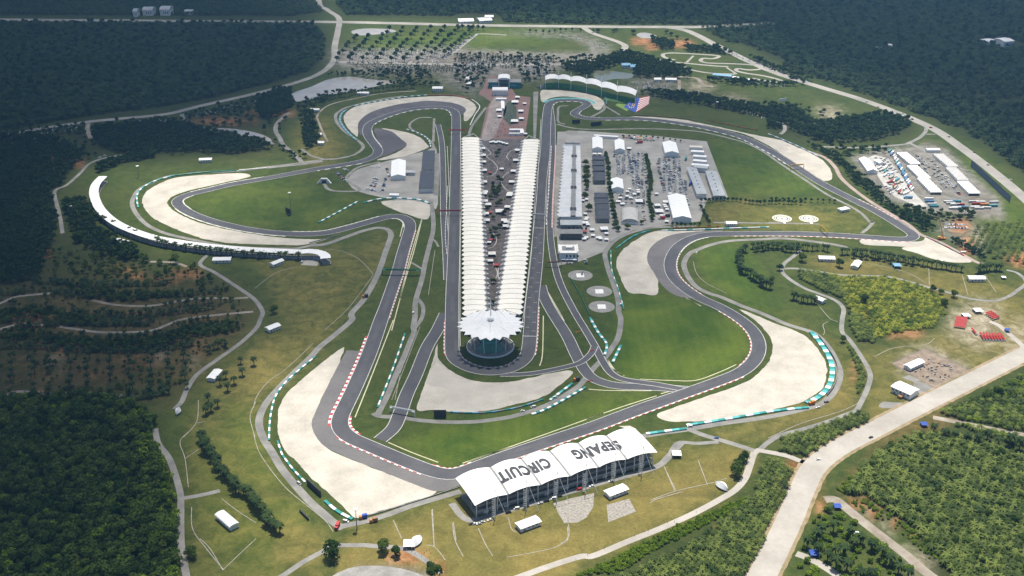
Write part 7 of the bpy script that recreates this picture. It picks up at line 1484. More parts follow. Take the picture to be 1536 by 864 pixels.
gantry((1186, 248.5), (1206, 247), 6.0, m_yellow, 'yellow gantry across the upper right sweep', m_yellow)
gantry((1231, 339), (1241, 348), 6.0, m_yellow, 'yellow gantry across the far right straight', m_yellow)
gantry((585, 611), (622, 618), 5.0, m_steel, 'pale overhead beam across the cut-through', m_wall)
# light masts and screens
def mast(xb, yb, h, label):
    p = G(xb, yb); t = thing('light_mast', label, 'light mast', p); MB().bar((0, 0, 0), (0, 0, h), .45, 0, 7, .22).build('pole', m_mid, t, True)
    rg = MB().lathe((0, 0, h - 1), [(.3, 0), (1.8, .2), (1.8, .5), (.3, .6)], 12).build('ring', m_steel, t, True)
    for k in range(6): a = k * math.pi / 3; MB().box((1.9 * math.cos(a), 1.9 * math.sin(a), h - 1.2), (.8, .8, .5), a).build('lamp', m_wall, rg, True)
mast(437, 321, 31, 'tall light mast on the left infield beside the black screen'); mast(535.5, 795, 21, 'tall light mast at the foot of the lower left gravel'); mast(208.5, 266, 18, 'light mast in the meadow inside the curved stand'); mast(468, 175, 15, 'light mast left of the upper left bend'); mast(1075, 185 - 20, 15, 'light mast on the upper right meadow')
def screen(p0, p1, h, z0, label):
    a, b = G(*p0), G(*p1); c = (a + b) / 2; t = thing('video_screen', label, 'screen', c); d = (b - a); L = d.length; t.rotation_euler = (0, 0, math.atan2(d.y, d.x))
    MB().box((0, 0, z0), (L, .8, h)).build('panel', m_dark, t, True)
    for s in (-.35, 0, .35): MB().bar((s * L, 1.2, 0), (s * L, .5, z0 + h * .8), .15).build('support', m_mid, t, True)
    MB().box((0, .9, .02), (L * .8, 1.6, z0 if z0 > .3 else .4)).build('base', m_mid, t, True)
screen((429, 320), (436, 323), 7, 1.5, 'black screen seen from behind on the left infield'); screen((651, 627), (669.5, 627), 8, .6, 'black video screen under the hairpin gravel'); screen((461, 727), (481.5, 746), 6, .3, 'long black screen along the lower left gravel'); screen((450, 768), (463, 781), 2.5, .3, 'black trailer screen beside the lower left road'); screen((858, 186), (870, 185.5), 6, 1, 'dark screen above the second corner, left'); screen((886, 190), (902, 188), 6, 1, 'dark screen above the second corner, right')
# crane at the far right corner
p = G(*Z(1152, 300, (1040, 238))[0]); t = thing('mobile_crane', 'mobile crane with a raised boom outside the far right corner', 'crane', p); MB().box((0, 0, .9), (10, 2.8, 1.6)).build('chassis', m_orange, t, True); MB().box((-3.2, 0, 2.5), (3, 2.5, 2)).build('cab', m_yellow, t, True)
MB().bar((2, 0, 2.5), (-9, 0, 34), .6, 0, 4, .3).build('boom', m_orange, t, True)
for x in (-3.5, -1, 1.5, 4):
    for y in (-1.3, 1.3): MB().bar((x, y - .25, .55), (x, y + .25, .55), .55, 0, 10).build('wheel', m_dark, t, True)
p = G(*Z(1152, 300, (1170, 318))[0]); t = thing('lift_platform', 'small white lift with raised boom beside the far right gravel', 'crane', p); MB().box((0, 0, .5), (6, 2.3, 1.6)).build('body', m_wall, t, True); MB().bar((1, 0, 2), (-3, 0, 16), .3, 0, 4, .2).build('boom', m_wall, t, True)
# ================================================================== VEHICLES
CARC = [('white', (.75, .75, .74)), ('silver', (.45, .46, .47)), ('black', (.02, .02, .022)), ('red', (.45, .03, .03)), ('blue', (.05, .12, .35)), ('grey', (.18, .18, .19))]
CARM = [M('car_%s' % n, c, tuple(x * .95 for x in c), 1.0, .3, spec=.5) for n, c in CARC]; m_tyre = M('tyre', (.02, .02, .02), (.015, .015, .015), 3, .9)
def car_mesh(van=False):
    mb = MB(); L, Wd = (4.4, 1.75) if not van else (5.0, 1.95); H = 1.45 if not van else 2.0; hb = .82 if not van else 1.0; secs = []
    prof = [(-L / 2, .35, .62), (-L / 2 + .08, .3, hb * .92), (-L * .34, .3, hb), (-L * .18, .3, hb), (L * .34, .3, hb), (L / 2 - .06, .3, hb * .95), (L / 2, .35, .6)]
    n = len(prof); v = []
    for x, z0, z1 in prof:
        for s in (-1, 1): v += [(x, s * Wd / 2, z0), (x, s * Wd / 2 * .97, z1)]
    f = []
    for i in range(n - 1):
        a, b = i * 4, (i + 1) * 4; f += [(a, a + 1, b + 1, b), (a + 2, b + 2, b + 3, a + 3), (a + 1, a + 3, b + 3, b + 1), (a, b, b + 2, a + 2)]
    f += [(0, 2, 3, 1), ((n - 1) * 4, (n - 1) * 4 + 1, (n - 1) * 4 + 3, (n - 1) * 4 + 2)]; mb.add(v, f, 0)
    x0, x1, t0, t1 = (-L * .20, L * .42, -L * .05, L * .30) if not van else (-L * .36, L * .47, -L * .26, L * .45); w = Wd / 2 * .95; wt = Wd / 2 * .78
    c = [(x0, -w, hb), (x1, -w, hb), (x1, w, hb), (x0, w, hb), (t0, -wt, H), (t1, -wt, H), (t1, wt, H), (t0, wt, H)]; mb.add(c, [(0, 1, 5, 4), (1, 2, 6, 5), (2, 3, 7, 6), (3, 0, 4, 7)], 1); mb.add([c[i] for i in (4, 5, 6, 7)], [(0, 1, 2, 3)], 0)
    for x in (-L * .3, L * .3):
        for s in (-1, 1): mb.bar((x, s * (Wd / 2 - .22), .32), (x, s * (Wd / 2 + .02), .32), .32, 2, 8)
    return mb
CARD = {}
for vn in (0, 1):
    me0 = car_mesh(vn).build('car', [CARM[0], m_glass, m_tyre], link=False).data
    for k in range(6):
        me = me0.copy(); me.materials[0] = CARM[k]; CARD[vn, k] = me
NCAR = [0]; rr = random.Random(21)
def car(x, y, ang, place, group, ci=None, van=None, z=0):
    ci = rr.choices(range(6), [9, 5, 2, 1, 1, 1])[0] if ci is None else ci; van = (rr.random() < .2) if van is None else van; p = G(x, y)
    o = bpy.data.objects.new('parked_van' if van else 'parked_car', CARD[int(van), ci]); COL.objects.link(o); o.location = (p.x, p.y, .07); o.rotation_euler = (0, 0, ang + (math.pi if rr.random() < .5 else 0) + rr.uniform(-.05, .05)); NCAR[0] += 1
    tag(o, CARC[ci][0] + (' van ' if van else ' car ') + place, 'van' if van else 'car', group); return o
def car_row(zo, a, b, n, place, group, ang=None, skip=.12):
    e = Z(*zo, a, b); A, B = G(*e[0]), G(*e[1]); d = B - A; base = math.atan2(d.y, d.x); c_ = 0
    for k in range(n):
        if rr.random() < skip: continue
        p = A.lerp(B, (k + .5) / n); im = toimg(np.array([[p.x, p.y, 0]]))[0]; c_ += 1; car(im[0], im[1], (base + math.pi / 2) if ang is None else base + ang, nth(c_) + (' from the left ' if abs(e[1][0] - e[0][0]) > abs(e[1][1] - e[0][1]) else ' from the top ') + place, group)
# paddock car park: rows run away from the camera
for k, (a, b, n) in enumerate([((415, 510), (440, 650), 24), ((455, 545), (470, 640), 20), ((490, 515), (525, 720), 30), ((520, 520), (560, 730), 30), ((575, 520), (605, 740), 28), ((665, 580), (705, 750), 22), ((705, 540), (750, 740), 26), ((730, 590), (775, 740), 22), ((760, 545), (830, 760), 24)]):
    car_row(P1, a, b, n, 'in the ' + ['first', 'second', 'third', 'fourth', 'fifth', 'sixth', 'seventh', 'eighth', 'ninth'][k] + ' paddock row from the pit building', 'cars in the paddock rows')
for a, b, n, lab in [((460, 425), (570, 440), 13, 'along the top edge of the paddock'), ((590, 435), (650, 445), 8, 'at the top right of the paddock car park')]: car_row(P1, a, b, n, lab, 'cars at the top of the paddock')
car_row(P2, (420, 120), (500, 150), 9, 'beside the grey vaulted tent', 'cars near the vaulted tent'); car_row(P2, (570, 190), (590, 290), 8, 'left of the middle tree line at the bottom', 'cars by the tree line foot'); car_row(P2, (840, 155), (855, 220), 6, 'right of the longest marquee', 'cars right of the longest marquee'); car_row(P2, (215, 380), (255, 392), 5, 'beside the stepped pit end', 'cars by the pit end'); car_row(P2, (115, 540), (160, 545), 3, 'below the square pit block', 'cars below the square pit block'); car_row(P2, (230, 520), (240, 550), 3, 'right of the square pit block', 'cars right of the square block')
# support paddock
car_row((380, 120), (500, 555), (550, 605), 9, 'on the grass left of the support paddock', 'cars left of the support paddock'); car_row((380, 120), (540, 535), (580, 550), 5, 'at the top left of the support paddock', 'cars top left of the support paddock'); car_row((380, 120), (735, 585), (705, 640), 9, 'in the left row of the support paddock', 'left row of the support paddock'); car_row((380, 120), (745, 590), (725, 645), 9, 'in the second row of the support paddock', 'second row of the support paddock'); car_row((380, 120), (795, 590), (775, 670), 9, 'in the right row of the support paddock', 'right row of the support paddock'); car_row((380, 120), (670, 655), (760, 672), 9, 'along the lower edge of the support paddock', 'lower row of the support paddock'); car_row((380, 120), (800, 530), (810, 560), 4, 'beside the large support tent', 'cars beside the support tent')
car_row((380, 120), (700, 525), (780, 525), 5, 'along the upper edge of the support paddock', 'upper row of the support paddock')
# behind the lettered stand
for (x, y, ci, vn, lab) in [(268, 667, 2, 0, 'first from the left end of the lettered stand'), (291, 665, 0, 0, 'second from the left end of the lettered stand'), (313, 667, 1, 0, 'third from the left end of the lettered stand'), (335, 655, 1, 0, 'fourth from the left end of the lettered stand'), (378, 643, 0, 0, 'fifth from the left end of the lettered stand'), (490, 598, 2, 1, 'under the second mast of the lettered stand'), (540, 575, 0, 1, 'right of the second mast of the lettered stand'), (600, 562, 2, 0, 'below the third roof bay of the lettered stand'), (682, 543, 1, 0, 'left of the third mast pair of the lettered stand'), (718, 530, 2, 1, 'above the stone-pitched bank, left'), (762, 515, 0, 1, 'above the stone-pitched bank, middle'), (798, 500, 2, 0, 'above the stone-pitched bank, right'), (915, 460, 3, 1, 'beside the fourth mast of the lettered stand'), (990, 440, 0, 0, 'right of the fourth mast of the lettered stand'), (1105, 410, 0, 0, 'above the right white shed')]:
    car(*Z(640, 620, (x, y))[0], .32, lab, None, ci, bool(vn))
for zo, x, y, a, ci, vn, lab in [((1152, 460), 618, 787, .5, 2, 0, 'driving along the wide pale road'), ((1152, 648), 303, 167, .2, 0, 0, 'at the mouth of the dirt link road'), ((1152, 648), 418, 816, .3, 0, 0, 'on the pale side track at the bottom right'), ((1152, 648), 330, 640, .4, 1, 0, 'under palms in the lower right triangle'), ((1152, 648), 530, 607, .4, 0, 0, 'half hidden by palms beside the rough track'), ((880, 440), 620, 802, .1, 0, 1, 'at the junction right of the lettered stand'), ((600, 440), 930, 628, .5, 0, 1, 'on the service road beside the teal barrier'), ((600, 440), 800, 685, .3, 0, 1, 'on the service road under the hairpin gravel'), ((600, 440), 735, 708, .3, 0, 0, 'behind the van under the hairpin gravel'), ((600, 440), 80, 120, 1.4, 0, 1, 'on the loop of the straight service road'), ((300, 648), 875, 540, -.4, 0, 1, 'on the road junction below the lower left gravel'), ((300, 648), 595, 312, -.8, 1, 1, 'beside the long black screen'), ((840, 640), 938, 70, -.2, 4, 0, 'on the link above the walking path'), ((1152, 460), 300, 608, .2, 0, 0, 'on the perimeter road at the lower right gravel'), ((1152, 460), 350, 575, .5, 5, 1, 'recovering at the end of the wide barrier'), ((820, 260), 900, 478, 1.0, 0, 0, 'on the perimeter road in the right loop'), ((380, 280), 293, 455, 1.4, 0, 1, 'in the court at the curved stand end'), ((100, 260), 655, 450, .1, 0, 1, 'on the lawn below the curved stand'), ((820, 260), 445, 790, 1.3, 0, 1, 'on the helipad service road'), ((0, 200), 600, 150, .5, 0, 1, 'on the narrow road behind the curved stand'), ((0, 200), 630, 138, .5, 0, 1, 'ahead on the narrow road behind the curved stand'), ((1152, 120), 590, 134, -.4, 0, 1, 'on the diagonal highway, upper'), ((1152, 120), 660, 164, -.4, 3, 0, 'on the diagonal highway, second'), ((1152, 120), 810, 205, -.4, 1, 0, 'on the diagonal highway, third'), ((1152, 120), 975, 288, -.4, 3, 1, 'on the diagonal highway at the slip road'), ((1152, 120), 1085, 343, -.5, 2, 0, 'on the diagonal highway below the slip road'), ((1152, 120), 1240, 437, -.6, 2, 0, 'on the diagonal highway beside the tent yard'), ((1152, 120), 1320, 512, -.6, 2, 0, 'on the diagonal highway near the right edge'), ((1152, 120), 1455, 600, -.7, 0, 0, 'on the diagonal highway at the right edge')]:
    car(*Z(*zo, (x, y))[0], a, lab, None, ci, bool(vn))
car_row((1152, 300), (1040, 145), (1180, 152), 16, 'in the top row of the yard beside the crane', 'cars beside the crane, top row'); car_row((1152, 300), (1045, 165), (1195, 172), 16, 'in the lower row of the yard beside the crane', 'cars beside the crane, lower row'); car_row((1152, 120), (1040, 560), (1150, 690), 26, 'along the right tent row of the yard', 'cars along the right tent row'); car_row((1152, 120), (890, 450), (960, 560), 16, 'between the tent rows of the yard', 'cars between the tent rows')
# far car parks: past counting, one mass of vehicles
C_CAR = bpy.data.collections.new('vehicle_kind')
for k in range(6):
    o = bpy.data.objects.new('vehicle_kind_%d' % k, CARD[0, [0, 0, 1, 2, 1, 5][k]]); C_CAR.objects.link(o)
def lot(poly, rowgap, cargap, lab, ang=0.0, keep=.8):
    Wp = [G(a, b) for a, b in poly]; xs = [p.x for p in Wp]; ys = [p.y for p in Wp]; R = max(max(xs) - min(xs), max(ys) - min(ys)); cx, cy = np.mean(xs), np.mean(ys)
    i, j = np.meshgrid(np.arange(-R / cargap, R / cargap), np.arange(-R / rowgap, R / rowgap)); X, Y = i.ravel() * cargap, j.ravel() * rowgap; c, s = math.cos(ang), math.sin(ang); P = np.stack([cx + X * c - Y * s, cy + X * s + Y * c], -1)
    P = P[inpoly(P[:, 0], P[:, 1], [(p.x, p.y) for p in Wp])]; P = P[RNG.random(len(P)) < keep]
    o = scatter('parked_vehicles', P, C_CAR, lab, .95, 1.1, 6)
    if o: a = o.data.attributes['rot']; a.data.foreach_set('value', (ang + math.pi / 2 + RNG.uniform(-.1, .1, len(P)) + math.pi * RNG.integers(0, 2, len(P))).astype(np.float32))
for k, q in enumerate([((400, 505), (480, 520), (500, 650), (420, 650)), ((485, 510), (570, 515), (600, 740), (520, 730)), ((655, 545), (800, 540), (850, 770), (700, 760))]): lot(Z(820, 100, *q), 7.5, 2.7, 'dense cars filling the %s block of the paddock' % ('left', 'middle', 'right')[k], 1.45, .6)
lot(Z(1152, 120, (900, 470), (980, 470), (1130, 640), (1060, 660)), 9, 3, 'cars and vans between the tent rows', .8, .5)
lot(Z(1152, 120, (640, 470), (720, 470), (870, 680), (780, 690)), 7, 3.4, 'vans in the white yard', .9, .5)
lot(Z(820, 260, (420, 100), (600, 100), (600, 200), (440, 200)), 8, 3, 'cars round the lower paddock tents', 1.45, .4)
lot(Z(384, 0, (540, 300), (900, 290), (1130, 320), (1100, 380), (700, 375), (560, 370)), 9, 2.9, 'rows of cars in the far car park', .05, .55)
lot(Z(384, 0, (680, 395), (960, 395), (930, 445), (760, 450)), 8, 2.8, 'rows of cars in the lower far car park', .1, .8)
lot(Z(384, 0, (1190, 385), (1400, 380), (1380, 440), (1180, 430)), 8, 2.8, 'cars beside the entrance car park', .1, .7)
lot(Z(384, 0, (1130, 360), (1320, 210), (1290, 215), (1110, 345)), 7, 3, 'cars along the narrow far road', .9, .7)
lot(Z(680, 0, (10, 370), (260, 350), (360, 345), (600, 350), (560, 400), (420, 395), (200, 400), (0, 410)), 9, 2.9, 'cars of the main far car park', 0, .5)
lot(Z(680, 0, (410, 400), (580, 400), (560, 460), (430, 450)), 8, 2.8, 'cars right of the entrance building', 0, .8)
lot(Z(680, 0, (620, 212), (720, 220), (940, 270), (920, 300), (850, 280), (780, 250)), 14, 5, 'buses and cars on the far forecourt', -.3, .45)
lot(Z(920, 0, (100, 490), (360, 490), (350, 540), (180, 530)), 8, 2.9, 'cars behind the wavy stand', 0, .35)
lot(Z(0, 0, (0, 830), (250, 790), (460, 750), (460, 780), (240, 830), (0, 880)), 9, 3.2, 'cars under palms in the left car park', .1, .55)
lot(Z(100, 120, (760, 200), (1000, 150), (1200, 105), (1210, 130), (1000, 175), (780, 225)), 8, 3, 'cars under palms below the left forest', .15, .6)
lot(Z(100, 120, (250, 250), (600, 235), (600, 262), (250, 275)), 9, 3, 'cars along the left highway', .08, .5)
lot(Z(820, 100, (840, 178), (1000, 205), (1320, 300), (1320, 318), (1000, 228), (840, 195)), 7, 3, 'cars parked along the upper right tree belt', -.15, .55)
lot(Z(920, 0, (640, 290), (880, 380), (1200, 500), (1195, 512), (860, 390), (640, 300)), 7, 3, 'cars along the diagonal highway trees', -.35, .55)
lot(Z(920, 0, (830, 490), (1040, 515), (1040, 525), (830, 500)), 7, 3, 'cars below the kart track', -.1, .6)
lot(Z(1152, 300, (620, 320), (900, 345), (900, 352), (620, 328)), 6, 3, 'cars behind the corner palm row', -.05, .5)
lot(Z(1152, 120, (690, 620), (740, 610), (760, 690), (720, 690)), 6, 2.8, 'cars at the left of the tent yard', .8, .6)
# trucks
def truck(zo, x, y, ang, m, label, L=11.5, cabm=None):
    p = G(*Z(*zo, (x, y))[0]); t = thing('truck', label, 'truck', (p.x, p.y, .07)); t.rotation_euler = (0, 0, ang); MB().box((1.2, 0, 1.0), (L - 2.6, 2.5, 2.9)).build('trailer', m, t, True); MB().box((-L / 2 + .9, 0, .6), (2.0, 2.4, 2.6)).build('cab', cabm or m_wall, t, True); MB().box((-L / 2 - .12, 0, 1.8), (.06, 2.0, .9)).build('windscreen', m_glass, [c for c in t.children if c.name.startswith('cab')][0], True)
    for xx in (-L * .38, L * .15, L * .35):
        for s in (-1, 1): MB().bar((xx, s * .9, .5), (xx, s * 1.25, .5), .5, 0, 10).build('wheel', m_tyre, t, True)
truck((380, 120), 832, 580, .1, m_blue, 'blue truck below the large support tent, left'); truck((380, 120), 850, 592, .05, m_slate, 'dark blue truck below the large support tent, middle'); truck((380, 120), 882, 588, 1.2, m_redp, 'red truck below the large support tent', 8, m_redp); truck((380, 120), 860, 558, .05, m_yellow, 'yellow truck at the foot of the large support tent', 9); truck((820, 100), 555, 460, .2, m_redp, 'red truck at the top of the paddock'); truck((820, 260), 690, 275, .1, m_redp, 'red truck at the foot of the paddock tree line', 9); truck((820, 260), 720, 262, .1, m_slate, 'dark truck beside the longest marquee', 9)
for k in range(6): truck((820, 100), 525 + k * 20, 436 + k * 1.5, 1.5, [m_wall, m_orange, m_yellow, m_green, m_orange, m_redp][k], ['white', 'orange', 'yellow', 'green', 'second orange', 'red'][k] + ' upright truck in the row at the top of the paddock', 8)
for x, y, m, lab in [(860, 710, m_blue, 'blue bus along the left of the long paddock blocks'), (835, 560, m_teal, 'green coach left of the stepped tents')]: truck((820, 100), x, y, 1.3, m, lab, 11, m)
truck((1152, 120), 840, 712, 0, m_lblue, 'light blue coach at the lower left of the tent yard', 12, m_lblue)
truck((300, 648), 825, 575, 1.4, m_redp, 'red fire truck at the road junction below the lower left gravel', 8, m_redp)
for zo, x, y, m, lab in [((300, 648), 980, 520, m_blue, 'blue recovery truck beside the lower left gravel'), ((300, 648), 1043, 540, m_brown, 'brown recovery digger beside the lower left gravel'), ((880, 440), 1350, 668, m_orange, 'orange recovery truck at the end of the wide barrier'), ((600, 440), 1060, 525, m_slate, 'dark recovery truck at the hairpin crossing'), ((380, 280), 672, 665, m_slate, 'dark recovery truck on the left perimeter road')]: truck(zo, x, y, .4, m, lab, 6.5, m_orange)
# open-wheel race cars stopped at the crossing
def racer(x, y, ang, m, label):
    p = G(x, y); t = thing('race_car', label, 'race car', (p.x, p.y, .22)); t.rotation_euler = (0, 0, ang); b = MB(); b.add([(-2.6, -.15, .2), (-2.6, .15, .2), (-2.6, .12, .35), (-2.6, -.12, .35), (0, -.55, .1), (0, .55, .1), (0, .35, .75), (0, -.35, .75), (2.2, -.4, .15), (2.2, .4, .15), (2.2, .2, .6), (2.2, -.2, .6)], [(0, 3, 2, 1), (0, 1, 5, 4), (3, 7, 6, 2), (0, 4, 7, 3), (1, 2, 6, 5), (4, 5, 9, 8), (7, 11, 10, 6), (4, 8, 11, 7), (5, 6, 10, 9), (8, 9, 10, 11)]); b.build('body', m, t, True)
    MB().box((-2.6, 0, .12), (.5, 1.8, .08)).build('front_wing', m, t, True); MB().box((2.3, 0, .85), (.45, 1.0, .1)).build('rear_wing', m, t, True)
    for xx in (-1.8, 1.7):
        for s in (-1, 1): MB().bar((xx, s * .6, .33), (xx, s * .95, .33), .33, 0, 10).build('wheel', m_tyre, t, True)
racer(*Z(600, 440, (1150, 345))[0], .7, m_redp, 'red race car stopped on the narrow link track'); racer(*Z(600, 440, (1142, 527))[0], .3, m_redp, 'red race car on the branch track junction'); racer(*Z(600, 440, (1072, 232))[0], .2, m_orange, 'orange course car on the grass beside the pit entry')
# helicopter on the first helipad
p = G(873, 412); t = thing('helicopter', 'small dark helicopter on the helipad nearest the paddock', 'helicopter', (p.x, p.y, .09)); t.rotation_euler = (0, 0, 1.2); mb = MB(); pr = [(-2.0, .05, 1.1), (-1.6, .6, 1.1), (-.6, .85, 1.15), (.6, .8, 1.2), (1.6, .4, 1.45), (5.2, .14, 1.7)]; n = 8; v = []
for x, r, z in pr:
    for k in range(n): a = 2 * math.pi * k / n; v.append((x, r * math.cos(a), z + r * math.sin(a)))
mb.add(v, [(i * n + k, i * n + (k + 1) % n, (i + 1) * n + (k + 1) % n, (i + 1) * n + k) for i in range(len(pr) - 1) for k in range(n)]); mb.build('body', m_slate, t, True)
for a in (0, math.pi / 2): MB().box((0, 0, 2.35), (9, .25, .05), a + .4).build('rotor_blade', m_dark, t, True)
MB().box((5.2, 0, 1.5), (.5, .08, 1.4)).build('tail_fin', m_slate, t, True)
for s in (-.9, .9): MB().bar((-1.4, s, .08), (1.6, s, .08), .06).build('skid', m_mid, t, True); MB().bar((0, s, .08), (0, s * .5, .6), .05).build('skid_strut', m_mid, t, True)
for k in range(34):
    x, y = [(rr.uniform(215, 260), rr.uniform(80, 330)), (rr.uniform(420, 590), rr.uniform(85, 200)), (rr.uniform(645, 740), rr.uniform(110, 300)), (rr.uniform(220, 390), rr.uniform(350, 400))][k % 4]; pav(*Z(820, 260, (x, y))[0], 'small service tent ' + ['behind the pit building', 'in the lower left block of the paddock', 'left of the longest marquee', 'in the court below the hedge'][k % 4], 5, 'service tents of the paddock')
# ================================================================== PEOPLE
def person_mesh(col, pose):
    me = bpy.data.meshes.new('person'); s = .22 * pose
    v = [(0, 0, .95), (0, 0, 1.2), (0, 0, 1.42), (0, 0, 1.52), (0, 0, 1.68), (.10, 0, .9), (.11, s, .5), (.11, s * 1.6, .06), (-.10, 0, .9), (-.11, -s, .5), (-.11, -s * 1.6, .06), (.20, 0, 1.4), (.25, -s * .8, 1.15), (.26, -s, .9), (-.20, 0, 1.4), (-.25, s * .8, 1.15), (-.26, s, .9)]
    e = [(0, 1), (1, 2), (2, 3), (3, 4), (0, 5), (5, 6), (6, 7), (0, 8), (8, 9), (9, 10), (2, 11), (11, 12), (12, 13), (2, 14), (14, 15), (15, 16)]
    r = [.17, .17, .18, .07, .11, .10, .075, .05, .10, .075, .05, .08, .06, .045, .08, .06, .045]; me.from_pydata(v, e, []); ob = bpy.data.objects.new('person', me); COL.objects.link(ob); ob.modifiers.new('s', 'SKIN')
    for q, rad in zip(me.skin_vertices[0].data, r): q.radius = (rad, rad)
    me.skin_vertices[0].data[0].use_root = True; ob.modifiers.new('d', 'SUBSURF').levels = 1
    ev = bpy.data.meshes.new_from_object(ob.evaluated_get(bpy.context.evaluated_depsgraph_get())); COL.objects.unlink(ob); bpy.data.objects.remove(ob); ev.materials.clear()
    for m in (M('skin', (.32, .19, .12)), M('shirt_%s' % col[0], col[1]), M('trousers', (.05, .05, .07))): ev.materials.append(m)
    for pl in ev.polygons: z = pl.center.z; pl.material_index = 0 if z > 1.5 else (1 if z > .92 else 2)
    return ev
SH = [('white', (.7, .7, .68)), ('red', (.5, .05, .04)), ('dark', (.03, .03, .05)), ('blue', (.06, .12, .4))]; PM = [person_mesh(c, p) for c, p in zip(SH, (1, .8, 1, .6))]
def person(x, y, k, label, group=None):
    p = G(x, y); o = bpy.data.objects.new('person', PM[k]); COL.objects.link(o); o.location = (p.x, p.y, .09); o.rotation_euler = (0, 0, rr.uniform(0, 6.28)); tag(o, label, 'person', group)
for k, (x, y) in enumerate(Z(840, 640, (95, 800), (165, 775), (265, 735), (448, 658), (490, 638), (505, 632), (530, 628), (645, 582), (688, 575), (820, 515))): person(x, y, k % 4, 'person in a ' + SH[k % 4][0] + ' top walking on the pale path below the bank', 'walkers on the pale path')
for k, (x, y) in enumerate(Z(640, 620, (228, 598), (238, 606), (247, 612), (640, 720), (1240, 480))): person(x, y, k % 4, 'person in a ' + SH[k % 4][0] + ' top on the bank behind the lettered stand', 'people behind the lettered stand')
for k, (x, y) in enumerate(Z(300, 648, (1240, 712), (1270, 722), (1290, 735), (1330, 750), (1360, 715), (1385, 730), (1345, 730))): person(x, y, k % 4, 'person in a ' + SH[k % 4][0] + ' top beside the dish-shaped shell', 'people beside the shell')
# crowd in the plazas, past counting
C_PPL = bpy.data.collections.new('visitor_kind')
for k in range(4): C_PPL.objects.link(bpy.data.objects.new('visitor_kind_%d' % k, PM[k]))
for lab, poly, sp in [('crowd on the red plaza', Z(600, 80, (560, 330), (700, 300), (730, 500), (500, 505)), 4.5), ('crowd in the dark plaza', Z(600, 80, (520, 560), (690, 560), (650, 860), (530, 860)), 4.5), ('crowd in the narrow end of the plaza', Z(600, 280, (530, 40), (640, 40), (600, 300), (570, 640), (545, 640), (530, 300)), 4.0)]:
    Wp = [G(*p) for p in poly]; xs = [p.x for p in Wp]; ys = [p.y for p in Wp]; n = int((max(xs) - min(xs)) * (max(ys) - min(ys)) / sp ** 2 * 1.2); P = np.stack([RNG.uniform(min(xs), max(xs), n), RNG.uniform(min(ys), max(ys), n)], -1)
    P = P[inpoly(P[:, 0], P[:, 1], [(p.x, p.y) for p in Wp])]; scatter('crowd', P, C_PPL, lab, .95, 1.1, 4, .06)
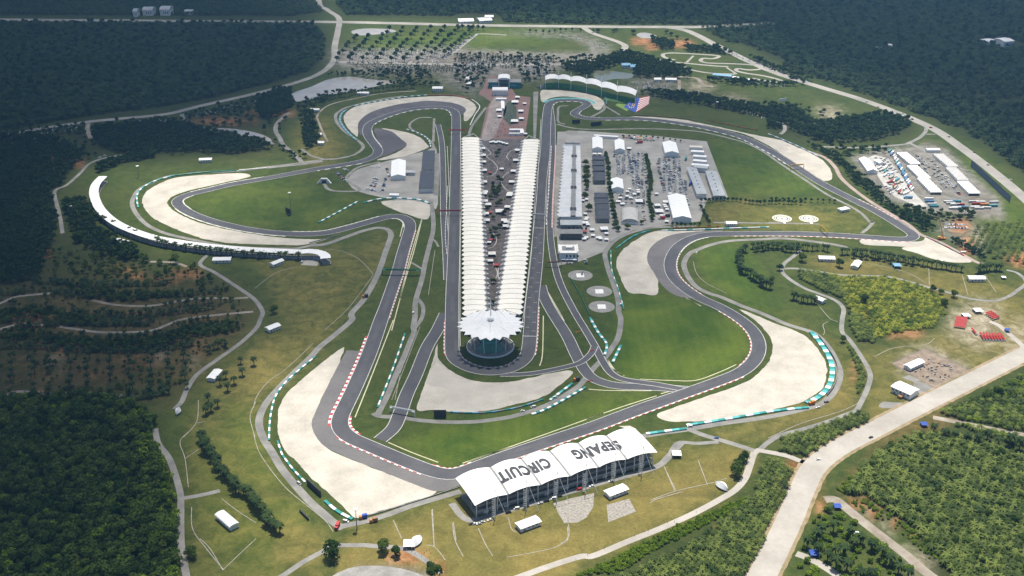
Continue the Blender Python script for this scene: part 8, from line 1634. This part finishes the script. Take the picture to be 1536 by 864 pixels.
# ================================================================== CLOUDS ABOVE AND HAZE
def cloud(name, poly, alpha, soft, label, alt=1900.0):
    """flattened cloud bank high over the place; its shade falls on the land inside the outline"""
    Wp = [G(a, b) for a, b in poly]; off = SUN * (alt / SUN.z); xs = [p.x for p in Wp]; ys = [p.y for p in Wp]; pad = soft * 1.2
    nx, ny = 90, 90; X, Y = np.meshgrid(np.linspace(min(xs) - pad, max(xs) + pad, nx), np.linspace(min(ys) - pad, max(ys) + pad, ny)); ins = inpoly(X.ravel(), Y.ravel(), [(p.x, p.y) for p in Wp]).reshape(X.shape)
    D = np.full(X.shape, 1e9); n = len(Wp)
    for i in range(n):
        a = np.array(Wp[i][:2]); b = np.array(Wp[(i + 1) % n][:2]); d = b - a; L = max((d ** 2).sum(), 1e-6); t = np.clip(((X - a[0]) * d[0] + (Y - a[1]) * d[1]) / L, 0, 1); D = np.minimum(D, np.hypot(X - a[0] - t * d[0], Y - a[1] - t * d[1]))
    sd_ = np.where(ins, D, -D); dens = np.clip(sd_ / soft * .5 + .5, 0, 1); dens = dens * dens * (3 - 2 * dens)
    v = []; top = 60 + 260 * dens; ripple = 40 * np.sin(X / 130 + 1.3) * np.cos(Y / 170)
    for zz in (top + ripple * dens, -30 * dens + .3 * ripple * dens): v.append(np.stack([X + off.x, Y + off.y, alt + zz], -1).reshape(-1, 3))
    V = np.concatenate(v); idx = np.arange(nx * ny).reshape(ny, nx); q = np.stack([idx[:-1, :-1], idx[:-1, 1:], idx[1:, 1:], idx[1:, :-1]], -1).reshape(-1, 4); keep = (dens.ravel()[q].max(1) > .002); q = q[keep]
    F = np.concatenate([q, q[:, ::-1] + nx * ny]); me = bpy.data.meshes.new(name); me.from_pydata(V.tolist(), [], F.tolist()); at = me.attributes.new('thick', 'FLOAT', 'POINT'); at.data.foreach_set('value', np.concatenate([dens.ravel(), dens.ravel()]).astype(np.float32))
    m, nt, b = _base('cloud_' + str(len(MATS))); nt.nodes.remove(b); a = nt.nodes.new('ShaderNodeAttribute'); a.attribute_name = 'thick'; n1 = noise(nt, .006, 5, .6, wpos(nt)).outputs[0]
    f = mathn(nt, 'MULTIPLY', a.outputs['Fac'], alpha); f = mathn(nt, 'MULTIPLY', f, mathn(nt, 'ADD', mathn(nt, 'MULTIPLY', n1, .7), .65), True)
    tr = nt.nodes.new('ShaderNodeBsdfTransparent'); tl = nt.nodes.new('ShaderNodeBsdfTranslucent'); tl.inputs[0].default_value = (.8, .8, .8, 1); ms = nt.nodes.new('ShaderNodeMixShader'); nt.links.new(f, ms.inputs[0]); nt.links.new(tr.outputs[0], ms.inputs[1]); nt.links.new(tl.outputs[0], ms.inputs[2]); nt.links.new(ms.outputs[0], nt.nodes['Material Output'].inputs['Surface'])
    me.materials.append(m); o = bpy.data.objects.new('cloud', me); COL.objects.link(o); tag(o, label, kind='stuff'); return o
cloud('cloud', [(-900, 240), (-700, 34), (200, -60), (480, 5), (495, 95), (470, 145), (400, 215), (250, 225), (110, 245), (105, 330), (200, 405), (330, 405), (375, 480), (300, 570), (262, 640), (275, 720), (250, 900), (-300, 900)], .74, 110, 'thick cloud bank shading the left side')
cloud('cloud', [(470, 100), (700, 90), (960, 95), (1130, 150), (1180, 205), (1130, 260), (1090, 330), (1000, 350), (1060, 420), (1120, 470), (1090, 510), (960, 520), (900, 560), (850, 600), (640, 630), (580, 590), (540, 520), (470, 500), (400, 480), (330, 430), (360, 330), (480, 230)], .33, 90, 'thin cloud sheet over the middle of the circuit')
cloud('cloud', [(500, -40), (900, -60), (1300, -60), (1700, 40), (1640, 190), (1540, 230), (1400, 150), (1200, 90), (1080, 30), (800, 18), (560, 15)], .47, 120, 'cloud bank shading the far forest')
# even pale air round the whole place
hz = MB().box((0, 5500, -2.0), (200000, 200000, 640.0)); hm, hnt, hb = _base('haze_air'); hnt.nodes.remove(hb); pv = hnt.nodes.new('ShaderNodeVolumePrincipled'); pv.inputs['Color'].default_value = (.28, .60, 1.0, 1); pv.inputs['Density'].default_value = .000085; pv.inputs['Anisotropy'].default_value = .5
hnt.links.new(pv.outputs[0], hnt.nodes['Material Output'].inputs['Volume']); ho = hz.build('haze', hm); tag(ho, 'thin blue haze over the land', kind='stuff')
